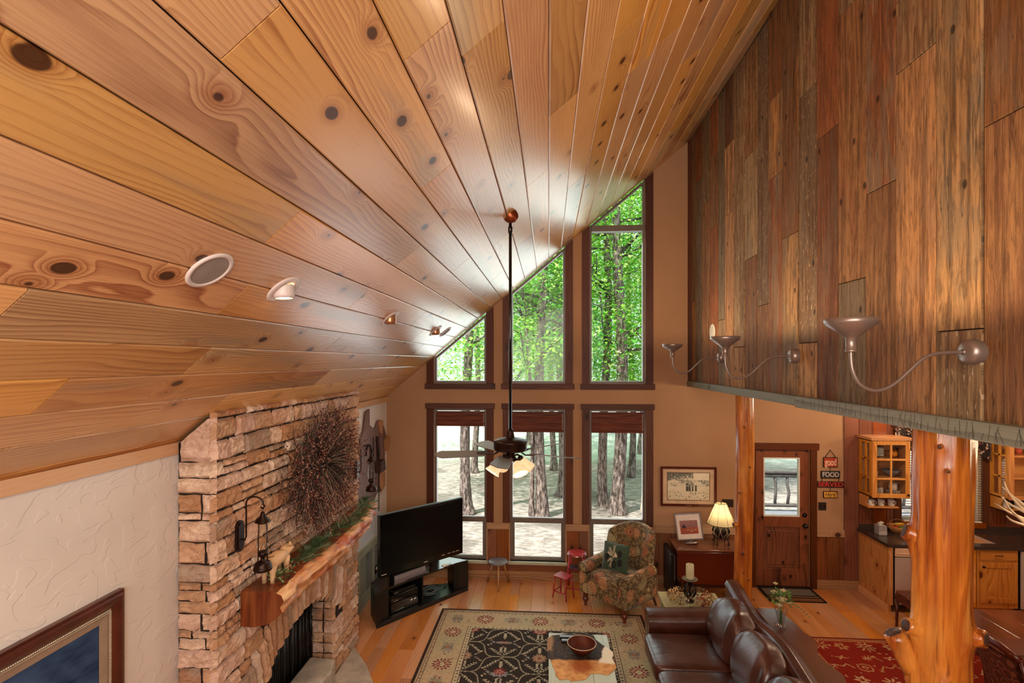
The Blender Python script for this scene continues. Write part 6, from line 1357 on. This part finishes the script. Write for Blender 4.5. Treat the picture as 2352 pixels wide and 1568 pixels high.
def basecab(x0, x1, label):
    b = T('base_cabinet', label, 'cabinet', ((x0 + x1) / 2, 7.6, 0)); mb = MB(); mb.box(x0, x1, 7.32, 7.95, .10, .888); mb.box(x0, x1, 7.38, 7.9, 0, .10); O('body', mb, M_cab, b, W=True)
    mb = MB(); mb.box(x0 + .03, x1 - .02, 7.302, 7.32, .74, .87); dr_ = O('drawer', mb, M_cabx, b, W=True, bev=.004)
    mb = MB(); xm = (x0 + x1) / 2; mb.tube([(xm - .045, 7.30, .81), (xm - .04, 7.28, .81), (xm + .04, 7.28, .81), (xm + .045, 7.30, .81)], .005, 6); h_ = O('pull', mb, M_bronze, dr_, W=True)
    mb = MB(); ring4(mb, x0 + .03, x1 - .02, .17, .715, .075, 7.302, 7.322); mb.box(x0 + .10, x1 - .09, 7.312, 7.322, .24, .645); d2 = O('door', mb, M_cab, b, W=True, bev=.003)
    mb = MB(); mb.lathe([(.014, 0), (.008, .01), (.016, .02), (0, .024)], n=12, M=tr(x0 + .065, 7.302, .655) @ rotm(rx=PI / 2)); O('knob', mb, M_bronze, d2, W=True)
basecab(5.265, 5.725, 'knotty base cabinet with drawer partly hidden behind the thick log post'); basecab(5.735, 6.25, 'knotty base cabinet with drawer and door right of the thick log post')
fr_ = T('steel_appliance', 'stainless appliance at the right edge under the kitchen counter', 'appliance', (6.6, 7.3, 0)); mb = MB(); mb.box(6.265, 6.9, 7.32, 7.9, .0, .885); O('body', mb, M_black, fr_, W=True); mb = MB(); mb.box(6.275, 6.9, 7.30, 7.32, .1, .87); O('door', mb, M_steel, fr_, W=True, bev=.005)
def upper(x0, x1, y0, z0, z1, label, nd=1):
    u = T('wall_cabinet', label, 'cabinet', ((x0 + x1) / 2, 8, z0)); y1 = 7.975
    mb = MB(); mb.box(x0, x1, y0 + .02, y1, z0, z0 + .02); mb.box(x0, x1, y0 + .02, y1, z1 - .02, z1); mb.box(x0 + .02, x1 - .02, y1 - .012, y1, z0, z1); mb.box(x1 - .018, x1, y0 + .02, y1, z0, z1); mb.box(x0 - .03, x1 + .03, y0 - .03, y1, z1, z1 + .04)
    for k in (1, 2): zz = z0 + (z1 - z0) * k / 3; mb.box(x0 + .02, x1 - .02, y0 + .04, y1, zz - .009, zz + .009)
    O('carcass', mb, M_cabx, u, W=True, bev=.002)
    mb = MB(); n3 = 3; ring4(mb, y0 + .02, y1, z0, z1, .05, 0, .02); mb.v = [(x0 + b, a, c_) for a, b, c_ in mb.v]
    for k in (1, 2): zz = z0 + (z1 - z0) * k / 3; mb.box(x0, x0 + .02, y0 + .07, y1 - .05, zz - .012, zz + .012)
    mb.box(x0, x0 + .02, (y0 + y1) / 2 - .012, (y0 + y1) / 2 + .016, z0 + .05, z1 - .05); O('glazed_side', mb, M_cab, u, W=True); mb = MB(); mb.box(x0 + .008, x0 + .012, y0 + .07, y1 - .05, z0 + .05, z1 - .05); O('side_glass', mb, M_glass, u, W=True)
    wd = (x1 - x0) / nd
    for i in range(nd):
        a, b = x0 + wd * i + .004, x0 + wd * (i + 1) - .004
        mb = MB(); ring4(mb, a, b, z0 + .003, z1 - .003, .062, y0, y0 + .02); mb.box((a + b) / 2 - .012, (a + b) / 2 + .012, y0 + .002, y0 + .018, z0 + .06, z1 - .06)
        for k in (1, 2): zz = z0 + (z1 - z0) * k / 3; mb.box(a + .06, b - .06, y0 + .001, y0 + .019, zz - .013, zz + .013)
        d = O('door', mb, M_cab, u, W=True, bev=.002); mb = MB(); mb.box(a + .06, b - .06, y0 + .009, y0 + .012, z0 + .06, z1 - .06); O('door_glass', mb, M_glass, d, W=True)
        kx = b - .03 if i == 0 and nd == 1 else (b - .03 if i == 0 else a + .03)
        mb = MB(); mb.lathe([(.013, 0), (.007, .01), (.015, .018), (0, .022)], n=12, M=tr(kx, y0, z0 + .05) @ rotm(rx=PI / 2)); O('knob', mb, M_bronze, d, W=True)
    mb = MB(); mb.box(x0, x1 - .1, y0 + .09, y1, z0 - .165, z0 - .145); mb.prism([(y1 - .01, z0), (y0 + .09, z0), (y0 + .15, z0 - .10), (y0 + .09, z0 - .145), (y1 - .01, z0 - .145)], x0, x0 + .015, 'x'); O('mug_shelf', mb, M_cabx, u, W=True)
    return u
upper(4.592, 5.11, 7.65, 1.46, 2.28, 'glazed knotty wall cabinet with dishes inside, left of the kitchen blinds')
upper(6.42, 7.14, 7.65, 1.46, 2.38, 'glazed knotty wall cabinet at the right edge beyond the thick log post')
M_dish = plain('white_dish', '#d9cfc4', .3); M_spot = plain('black_spotted', '#1c1714', .4)
def mug(loc, label, col=None, parent=None, grp='mugs on the shelf under the wall cabinet'):
    q = T('mug', label, 'mug', loc, R.uniform(-.4, .4), group=grp); mb = MB(); mb.lathe([(0, 0), (.036, 0), (.04, .006), (.043, .085), (.040, .085), (.036, .01), (0, .01)], n=20); O('cup', mb, col or M_dish, q)
    mb = MB(); mb.tube([(.04 + .028 * math.sin(a), 0, .043 - .028 * math.cos(a)) for a in [PI * k / 10 for k in range(11)]], .005, 6); O('handle', mb, col or M_dish, q)
    for k in range(4): a = -1.5 + .5 * k * 1.7; mb = MB(); mb.sq(.0415 * math.cos(a), .0415 * math.sin(a), .045 + .012 * math.sin(k * 2), .014, .014, .016, 1, 1, 4, 6); O('painted_spot', mb, M_spot, q)
    return q
for k, (x, w_) in enumerate(((4.665, 'left'), (4.80, 'middle'), (4.94, 'right'))): mug((x, 7.80, 1.316), '%s one of three white dark-patterned mugs on the shelf under the left wall cabinet' % ['first', 'second', 'third'][k])
for k, x in enumerate((6.50, 6.66, 6.82)): mug((x, 7.80, 1.316), '%s white mug from the left under the right edge wall cabinet' % ['first', 'second', 'third'][k], grp='mugs under the right wall cabinet')
def stack(x, y, z, n, r, label, grp, nm='plate'):
    for k in range(n):
        q = tag(None or O(nm, (lambda b: (b.lathe([(0, 0), (r * .55, 0), (r, .012), (r, .015), (r * .55, .004), (0, .004)], n=24), b)[1])(MB()), M_dish), label, 'plate', grp); q.location = (x, y, z + .0155 * k)
stack(4.735, 7.80, 1.482, 6, .085, 'white plate in the taller bare stack on the bottom shelf of the glazed wall cabinet', 'plates in the left stack'); stack(4.965, 7.80, 1.482, 4, .09, 'white plate in the stack under the patterned cup inside the glazed wall cabinet', 'plates in the right stack')
jg = T('patterned_cup', 'white and black patterned cup on top of the right plate stack in the wall cabinet', 'cup', (4.965, 7.80, 1.547)); mb = MB(); mb.lathe([(0, 0), (.05, 0), (.058, .05), (.05, .1), (.046, .1), (.04, .01), (0, .01)], n=20); O('cup_body', mb, M_dish, jg); mb = MB(); mb.tube([(.05 + .03 * math.sin(a), 0, .05 - .03 * math.cos(a)) for a in [PI * k / 8 for k in range(9)]], .006, 6); O('handle', mb, M_spot, jg)
bo = T('serving_bowl', 'dark rimmed bowl on the middle shelf of the left wall cabinet', 'bowl', (4.95, 7.82, 1.745)); mb = MB(); mb.lathe([(0, 0), (.05, 0), (.11, .07), (.115, .09), (.11, .09), (.05, .012), (0, .01)], n=24); O('bowl_body', mb, plain('blue_grey_bowl', '#6d7078', .3), bo)
bo = T('small_cup', 'small white cup at the left of the middle shelf in the wall cabinet', 'cup', (4.72, 7.82, 1.745)); mb = MB(); mb.lathe([(0, 0), (.04, 0), (.05, .07), (.047, .07), (.035, .01), (0, .01)], n=20); O('cup_body', mb, M_dish, bo)
tb = T('tin_box', 'dark tin box with pale bird motif on the top shelf of the wall cabinet', 'box', (4.79, 7.84, 2.019)); mb = MB(); mb.box(-.06, .06, -.03, .03, .001, .15); O('tin', mb, plain('tin_dark', '#3d3430', .4), tb, bev=.004); mb = MB(); mb.box(-.055, .055, -.032, -.03, .01, .14); O('face', mb, plain('tin_face', '#8e8880', .4, var=.4, vs=30), tb)
gd = T('yellow_gourd', 'round yellow orange ornament on the top shelf of the wall cabinet', 'ornament', (4.97, 7.80, 2.019)); mb = MB(); mb.sq(0, 0, .05, .11, .10, .098, .9, .9, 12, 20); O('ornament_body', mb, plain('yellow_orange', '#d98a2a', .4), gd)
for k in range(4):
    q = T('small_pot', 'row of small red and green pots on the right edge cabinet shelf', 'pot', (6.56 + .11 * k, 7.80, 2.083), group='small red and green pots'); mb = MB(); mb.lathe([(0, 0), (.035, 0), (.045, .07), (0, .075)], n=16); O('pot_body', mb, plain('green_pot%d' % k, ['#7a9a3a', '#b5482e'][k % 2], .5), q); mb = MB(); mb.lathe([(.03, .07), (.046, .08), (.03, .10), (0, .105)], n=14, wob=.3); O('red_top', mb, plain('red_top%d' % k, '#b5382a', .6), q)
# blinds and valance
bl = T('window_blind', 'white horizontal slat blind in the kitchen window behind the thick log post', 'blind', (5.76, 7.97, 2.27)); mb = MB()
for k in range(33): zz = -.04 - .0355 * k; mb.box(-.54, .54, -.018, .022, zz - .0015, zz + .0015, M=tr(0, 0, zz) @ rotm(rx=-.45) @ tr(0, 0, -zz))
O('slats', mb, M_white, bl); mb = MB(); mb.box(-.54, .54, -.022, .022, -.03, 0); mb.box(-.54, .54, -.018, .018, -1.225, -1.205); O('rails', mb, M_white, bl)
for x in (-.4, .4): mb = MB(); mb.tube([(x, -.02, -.03), (x, -.02, -1.21)], .0015, 4); O('ladder_cord', mb, M_white, bl)
m = NT('dark_floral_valance'); tc = m.n('TexCoord').outputs['Object']; vo = m.vor(m.vadd(tc, m.vmul(m.n('TexNoise', {'Vector': tc, 'Scale': 12.}).outputs['Color'], (.08, .08, .08))), 16)
m.bsdf(m.mix(m.mr(m.noise(tc, 24, 4, .6), .55, .6), m.mix(m.mr(vo.outputs['Distance'], .15, .25, 1., 0.), c('#1e0f0e'), c('#7d3d35')), c('#b59a84')), .8, 0, .2, sheen=.3); M_val = m.mat
va = T('valance', 'dark floral gathered valance over the kitchen window blind', 'valance', (5.76, 7.93, 2.5)); mb = MB()
def val(u, v):
    x = -.70 + 1.34 * u; L = .44 + .10 * math.cos(u * 4 * PI) ; a = 30 * x; return (x, -.02 + .028 * math.sin(a) * (.4 + .6 * v) + .012 * math.sin(2.3 * a + 1) * v, -L * v - .0)
mb.grid(val, 120, 14); O('cloth', mb, M_val, va); mb = MB(); mb.tube([(-.72, -.01, 0), (.66, -.01, 0)], .012, 8); O('rod', mb, M_bronze, va)
va['label'] = 'dark floral gathered valance hanging over the kitchen window blind'
tx = T('tissue_box', 'grey striped tissue box with tissue sticking out on the counter left end', 'tissue box', (4.735, 7.70, .9315)); mb = MB(); mb.box(-.055, .055, -.055, .055, 0, .135); O('carton', mb, plain('carton_grey', '#9a918f', .5), tx, bev=.004)
mb = MB(); [mb.box(-.056, .056, -.0565, -.055, z, z + .004) for z in (.02, .035, .05)]; O('stripe', mb, M_white, tx); mb = MB(); mb.grid(lambda u, v: (-.03 + .06 * u + .01 * math.sin(v * 9), .012 * math.sin(u * 9 + v * 3), .133 + .055 * v * (1 - .3 * abs(u - .5))), 8, 6); O('tissue', mb, M_white, tx)
fb = T('fruit_basket', 'small wicker basket holding assorted fruit on the counter below the wall cabinet', 'basket', (5.02, 7.80, .9315)); mb = MB(); mb.lathe([(0, 0), (.075, 0), (.10, .05), (.125, .10), (.118, .10), (.07, .01), (0, .01)], n=28); O('wicker_bowl', mb, plain('wicker', '#a8703c', .6, var=.3, vs=40, bump=.5), fb)
mb = MB(); mb.tube([(.12 * math.cos(a), 0, .09 + .10 * math.sin(a)) for a in [PI * k / 14 for k in range(15)]], .006, 6); O('basket_handle', mb, plain('wicker_handle', '#7b4f28', .6), fb)
for k, (x, y, col, cat_) in enumerate(((-.05, -.03, '#b5341f', 'red apple'), (.03, -.05, '#4d7a2c', 'green apple'), (.05, .03, '#c8742a', 'orange'))):
    q = T(cat_.replace(' ', '_'), cat_ + ' lying in the wicker basket on the kitchen counter', 'fruit', (5.02 + x, 7.80 + y, 1.0)); mb = MB(); mb.sq(0, 0, 0, .075, .075, .07, .95, .95, 10, 16); O('flesh', mb, plain('fruit%d' % k, col, .35), q); mb = MB(); mb.tube([(0, 0, .032), (.003, 0, .045)], .002, 5); O('stem', mb, M_black, q)
q = T('banana', 'yellow banana laid across the fruit in the wicker basket', 'fruit', (5.02, 7.765, 1.05)); mb = MB(); mb.tube([(-.08, 0, .01), (-.04, -.01, .02), (0, -.012, .022), (.05, -.005, .018), (.09, .01, .002)], [.006, .015, .017, .015, .005], 8); O('peel', mb, plain('banana_yellow', '#c9a23a', .5), q)
plate(4.78, 1.14, .08, .12, 'black outlet above the counter behind the tissue box', 'wall_outlet'); plate(5.03, 1.14, .08, .12, 'black outlet above the counter behind the fruit basket', 'wall_outlet'); plate(6.56, 1.17, .12, .12, 'black outlet plate on the panelling below the right edge wall cabinet', 'wall_outlet')
light('kitchen_ceiling_lamp', 'POINT', (4.95, 7.55, 2.85), 20, (1, .76, .5), .08); light('kitchen_lamp', 'POINT', (6.0, 6.4, 2.8), 60, (1, .76, .5), .12); light('entry_lamp', 'POINT', (3.6, 6.4, 2.85), 50, (1, .78, .54), .12); light('dining_lamp', 'POINT', (4.7, 4.4, 2.6), 45, (1, .74, .48), .15); light('under_loft_lamp', 'POINT', (3.4, 3.0, 2.8), 12, (1, .74, .46), .15)
# ================================================================ dining set
tb = T('dining_table', 'large dark glossy plank dining table at the lower right under the loft', 'table', (4.62, 4.45, 0))
mb = MB(); [mb.box(3.97 + .26 * k, 3.97 + .26 * (k + 1) - .002, 3.1, 5.84, .70, .755) for k in range(5)]; O('plank_top', mb, M_table, tb, W=True, bev=.006)
for x in (4.1, 5.1):
    for y in (3.25, 5.6): mb = MB(); mb.cb(x, y, .35, .10, .10, .70); O('leg', mb, M_mahogd, tb, W=True, bev=.006)
mb = MB(); mb.box(4.08, 5.12, 3.22, 5.65, .60, .70); O('apron', mb, M_mahogd, tb, W=True)
for x, y, lb in ((4.30, 5.08, 'tan woven placemat on the dining table beside the nearest dining chair'), (4.95, 5.08, 'tan woven placemat on the far right side of the dining table')):
    q = T('placemat', lb, 'placemat', (x, y, .7565), group='placemats on the dining table'); mb = MB(); mb.box(-.21, .21, -.15, .15, 0, .004); O('weave', mb, plain('placemat_tan', '#8b6a4c', .8, bump=.5, vs=40), q); mb = MB(); ring4(mb, -.21, .21, -.004, .004, .002, -.15, .15); q2 = O('stitched_edge', mb, M_mahogd, q); q2.location = (0, 0, .0005)
m = NT('embossed_leather'); tc = m.n('TexCoord').outputs['Object']; vo = m.vor(tc, 9); nz = m.math('SINE', m.math('MULTIPLY', vo.outputs['Distance'], 26.)); m.bsdf(m.mix(m.mr(nz, .3, .6), c('#4f2418'), c('#7a3f2b')), .4, 0, .5, bump=nz, bs=.4, bd=.005); M_emb = m.mat
def dchair(loc, rz, label):     # local: sitter faces +y
    q = T('dining_chair', label, 'chair', loc, rz, group='dark wood dining chairs with embossed backs')
    mb = MB(); mb.sq(0, 0, .455, .46, .44, .08, .3, .25, 10, 28); O('seat', mb, M_emb, q)
    mb = MB(); mb.box(-.225, .225, -.21, .21, .37, .43); O('seat_rail', mb, M_mahogd, q, bev=.006)
    mb = MB(); mb.grid(lambda u, v: (-.19 + .38 * u, -.205 - .10 * v - .02 * math.sin(u * PI), .56 + .40 * v), 10, 10); mb.grid(lambda u, v: (-.19 + .38 * u, -.24 - .10 * v - .02 * math.sin(u * PI), .56 + .40 * v), 10, 10); O('back_panel', mb, M_emb, q)
    mb = MB(); mb.tube([(-.225, -.315, .985), (-.15, -.335, 1.005), (-.05, -.345, 1.025), (.05, -.345, 1.025), (.15, -.335, 1.005), (.225, -.315, .985)], [.022, .026, .028, .028, .026, .022], 10, flat=1.2); O('top_rail', mb, M_mahogd, q); mb = MB(); mb.tube([(-.21, -.22, .54), (.21, -.22, .54)], .018, 8); O('lower_rail', mb, M_mahogd, q)
    for s in (-1, 1):
        mb = MB(); mb.tube([(s * .21, -.25, 0), (s * .215, -.20, .42), (s * .22, -.235, .7), (s * .222, -.318, 1.0)], [.018, .022, .02, .018], 8); O('back_post', mb, M_mahogd, q)
        mb = MB(); mb.tube([(s * .20, .19, .40), (s * .205, .195, 0)], [.022, .015], 8); O('leg', mb, M_mahogd, q)
    return q
d1 = dchair((4.11, 4.64, 0), -PI / 2, 'nearest dining chair, dark curved top rail, pulled to the left side of the table')
dup(d1, (4.62, 6.67, 0), 0, label='dining chair with embossed brown back, facing the dishwasher behind the thick log post')
an = T('antler_chandelier', 'pale antler chandelier tips entering at the right edge over the dining table', 'chandelier', (4.78, 4.85, 1.95)); R = random.Random(2); M_ant = plain('antler_bone', '#cdb79c', .4, var=.15)
def antler(p, tips, r0=.022): 
    mb = MB()
    for t_ in tips:
        P = [Vector(p)] + [Vector(q) for q in t_]; out = []
        for i in range(len(P) - 1):
            a, b, c_, d = P[max(0, i - 1)], P[i], P[i + 1], P[min(len(P) - 1, i + 2)]
            for k in range(6): t = k / 6; out.append(.5 * ((2 * b) + (c_ - a) * t + (2 * a - 5 * b + 4 * c_ - d) * t * t + (3 * b - a - 3 * c_ + d) * t ** 3))
        out.append(P[-1]); mb.tube(out, [r0 * (1 - .85 * (i / (len(out) - 1)) ** 1.5) for i in range(len(out))], 8)
    return mb
for k in range(5):
    a = PI + k * 2 * PI / 5; Mz = rotm(rz=a - PI)
    tips = [[(-.25, 0, -.10), (-.50, .02, -.02), (-.66, .04, .12), (-.72, .05, .24)], [(-.30, .02, -.08), (-.52, .04, .03), (-.66, .07, .10), (-.76, .09, .17)], [(-.28, 0, -.09), (-.50, .0, -.02), (-.66, .02, .03), (-.72, .02, .08)], [(-.2, -.02, -.09), (-.38, -.05, .04), (-.42, -.06, .2)]]
    mb = antler((-.05, 0, .0), tips); mb.v = [tuple(Mz @ Vector(v)) for v in mb.v]; O('antler', mb, M_ant, an)
mb = MB(); mb.tube([(0, 0, 0), (0, 0, 1.09)], .008, 8); O('hanging_rod', mb, M_iron, an)

# ================================================================ outdoors
m = NT('straw_ground'); tc = m.n('TexCoord').outputs['Object']; sp_ = m.n('SeparateXYZ', {0: tc}); n1 = m.noise(tc, .8, 5, .6); n2 = m.noise(m.vmul(tc, (1, 3, 1)), 5, 5, .7)
g = m.mix(m.mr(n2, .35, .65), c('#948a82'), c('#d2c9c0')); g = m.mix(m.mr(n1, .5, .62, 0., .6), g, c('#6f665e'))
yy = m.math('ADD', sp_.outputs[1], m.math('MULTIPLY', m.noise(tc, .4, 3), 4.)); g = m.mix(m.mr(yy, 20., 23.), g, c('#c5d2c0')); g = m.mix(m.mr(yy, 28., 36.), g, c('#e0e6d6'))
m.bsdf(g, .95, 0, .1, bump=n2, bs=.8, bd=.08); mb = MB()
mb.grid(lambda u, v: (-60 + 120 * u, 8.25 + 90 * v ** 1.6, -.32 + .10 * mn.noise((u * 30, v * 30, 0))), 60, 60); S('ground_outside', mb, m.mat)
dk = T('porch_deck', 'weathered grey porch deck boards seen through the door glass', 'deck', (5.2, 10.2, -.05)); mb = MB(); [mb.box(3.0, 8.5, 8.25 + .145 * k, 8.25 + .145 * k + .138, -.05, -.02) for k in range(28)]; O('deck_boards', mb, plain('deck_grey', '#8d8f95', .6), dk, W=True); mb = MB(); mb.box(3.0, 8.5, 8.3, 12.2, -.33, -.06); O('joists', mb, M_black, dk, W=True)
rl = T('porch_railing', 'rustic log porch railing with crooked balusters outside the entry door', 'railing', (5.4, 12.15, 0)); M_rl = plain('grey_log_rail', '#5f5a55', .7, var=.3)
mb = MB(); mb.box(3.0, 8.4, 12.08, 12.22, .86, .90); mb.tube([(3, 12.15, .80), (8.4, 12.15, .80)], .05, 8); mb.tube([(3, 12.15, .12), (8.4, 12.15, .12)], .045, 8); O('rails', mb, M_rl, rl, W=True)
for k in range(19):
    x = 3.2 + .28 * k; mb = MB(); mb.tube([(x, 12.15, .12), (x + R.uniform(-.03, .03), 12.13, .4), (x + R.uniform(-.03, .03), 12.17, .6), (x, 12.15, .8)], .032, 7); O('baluster', mb, M_rl, rl, W=True)
m = NT('bark'); tc = m.n('TexCoord').outputs['Object']; v1 = m.vor(m.vmul(tc, (1, 1, .3)), 16); b1 = m.noise(m.vmul(tc, (1, 1, .3)), 18, 5, .7)
m.bsdf(m.mix(m.mr(b1, .4, .62), c('#5d524c'), c('#b8a79d')), .95, 0, .1, bump=m.math('ADD', v1.outputs['Distance'], b1), bs=1., bd=.06); M_bark = m.mat
m = NT('bark_dark'); tc = m.n('TexCoord').outputs['Object']; b1 = m.noise(m.vmul(tc, (1, 1, .3)), 14, 5, .7); m.bsdf(m.mix(m.mr(b1, .4, .62), c('#3d3833'), c('#958b82')), .95, 0, .1, bump=b1, bs=1., bd=.05); M_barkd = m.mat
def leafmat(name, h):
    m = NT(name); tc = m.n('TexCoord').outputs['Object']; b = c(h); nz = m.noise(tc, 1.2, 3); col = m.ramp(nz, [(.3, tuple(x * .65 for x in b)), (.5, b), (.75, tuple(min(1, x * 1.5) for x in b))])
    t = m.n('BsdfTranslucent', {0: col}); d = m.n('BsdfDiffuse', {0: col}); mx = m.n('MixShader', {0: .5}); m.t.links.new(d.outputs[0], mx.inputs[1]); m.t.links.new(t.outputs[0], mx.inputs[2]); m.t.links.new(mx.outputs[0], m.out.inputs[0]); return m.mat
M_lf = [leafmat('leaf_bright', '#aeea5c'), leafmat('leaf_mid', '#78c956'), leafmat('leaf_pale', '#dcf79a')]
RT = random.Random(77)
def tree(x, y, r, h, label, crown=None, nl=3000, lean=0, bark=None, grp='trees outside the gable windows', name='tree', z0=-.32):
    q = T(name, label, 'tree', (x, y, z0), group=grp); mb = MB(); sd = RT.uniform(0, 99)
    def sec(u, v):
        a = 2 * PI * u; z = h * v; rr = r * (1 - .45 * v) * (1 + .55 * math.exp(-z / .35)) * (1 + .10 * mn.noise((math.cos(a) * 2 + sd, math.sin(a) * 2, z * 1.5)) + .05 * mn.noise((math.cos(a) * 6 + sd, math.sin(a) * 6, z * 5)))
        return (lean * z + .08 * math.sin(z * .7 + sd) * (v > 0) + rr * math.cos(a), rr * math.sin(a), z)
    mb.grid(sec, 18, 50, closeu=True); O('trunk', mb, bark or M_bark, q)
    if crown:
        cx_, cy_, cz, rx, ry, rz_ = crown; tips = []
        for k in range(11):
            z = RT.uniform(.35, .9) * h; a = RT.uniform(0, 2 * PI); L = RT.uniform(.7, 1.) * rx; p0 = Vector((lean * z, 0, z)); p3 = p0 + Vector((math.cos(a) * L, math.sin(a) * L * .8, L * RT.uniform(.2, .7))); pm = p0.lerp(p3, .5) + Vector((0, 0, -.15)); mb = MB()
            mb.tube([p0, pm, p3], [r * .28, r * .16, .012], 6); tips.append((p0, p3))
            for j in range(3): t = RT.uniform(.3, .9); b = p0.lerp(p3, t); e = b + Vector((RT.uniform(-.7, .7), RT.uniform(-.5, .5), RT.uniform(0, .7))); mb.tube([b, e], [.02, .006], 4)
            O('branch', mb, bark or M_barkd, q)
        mb = MB(); ncl = nl * 4 // 40
        for i in range(ncl):
            while True:
                d = Vector((RT.uniform(-1, 1), RT.uniform(-1, 1), RT.uniform(-1, 1)))
                if math.hypot(d.x, d.y) < 1: break
            cl = Vector((cx_ + d.x * rx, cy_ + d.y * ry, cz + d.z * rz_)); sp = RT.uniform(.2, .45); mi = RT.choice([0, 0, 1, 1, 2])
            for k in range(40):
                p = cl + Vector((RT.gauss(0, sp), RT.gauss(0, sp), RT.gauss(0, sp * .45))); s = RT.uniform(.032, .07)
                u = Vector((RT.uniform(-1, 1), RT.uniform(-1, 1), RT.uniform(-.5, .5))).normalized(); v = u.cross(Vector((RT.uniform(-.5, .5), RT.uniform(-.5, .5), 1))).normalized()
                mb.add([tuple(p - u * s), tuple(p - u * s * .1 + v * s * .6), tuple(p + u * s * 1.1), tuple(p - u * s * .1 - v * s * .6)], [(0, 1, 2, 3)], mi if RT.random() < .75 else RT.choice([0, 1, 2]))
        f_ = O('foliage', mb, M_lf, q); f_['kind'] = 'stuff'
    return q
tree(-1.98, 12.55, .13, 9, 'thick rough barked trunk seen through the left tall window', (-.2, 1, 6.4, 2.4, 2., 3.5), 3600)
tree(-2.43, 17.0, .10, 9, 'thinner pale trunk behind the thick one in the left tall window', (0, 1, 6.6, 2.6, 2, 3.6), 2600)
tree(-.40, 12.4, .055, 6, 'slender leaning trunk beside the thick one in the middle tall window', (0, .5, 4.8, 1.2, 1, 1.2), 1200, lean=-.035)
tree(-.16, 12.45, .13, 9.5, 'thick trunk standing right of the slender one in the middle tall window', (.2, .6, 6.6, 2.4, 1.8, 3.6), 4200)
tree(.32, 14.3, .115, 10, 'pale trunk at the right side of the middle tall window', (.3, 1, 6.6, 2.2, 2, 3.6), 2600)
tree(.16, 17.6, .10, 10, 'faint distant trunk between the two large ones in the middle tall window', (0, 1, 6.6, 2.4, 2, 3.6), 2200)
tree(1.45, 13.3, .12, 10, 'left hand grey trunk in the right tall window', (0, 1, 6.6, 2., 1.6, 3.6), 3200)
tree(1.73, 12.8, .155, 11, 'broad pinkish flaking trunk in the right tall window above the armchair', (.5, 1.4, 6.6, 2.2, 1.8, 3.6), 3800)
tree(2.66, 16.9, .10, 10, 'small distant trunk right of the broad flaking one', (.2, 1, 6.6, 2.4, 2, 3.6), 2600)
tree(2.36, 12.75, .05, 4.2, 'thin pale peeled pole at the right edge of the right tall window', None, bark=plain('peeled_pole', '#d8c2a8', .7))
for i, (x, y, r, lb) in enumerate(((-4.6, 20, .16, 'far tree left of the window view, crown filling the left gable window'), (-.9, 23, .15, 'far tree behind the middle gable window'), (3.8, 21, .16, 'far tree behind the right gable window'), (1.2, 25, .16, 'farthest tall tree between middle and right gable windows'), (6.0, 15.5, .17, 'tree beyond the porch railing seen through the door glass'), (4.9, 15.0, .15, 'trunk just beyond the porch railing, left side of the door glass'), (8.2, 14.5, .14, 'tree behind the kitchen window blind'))):
    tree(x, y, r, 12, lb, (0, 0, 6.6, 3.2, 2.4, 3.6) if i < 4 else (0, 0, 6.6, 2.4, 2, 3.6), 1600 if i < 4 else 700)
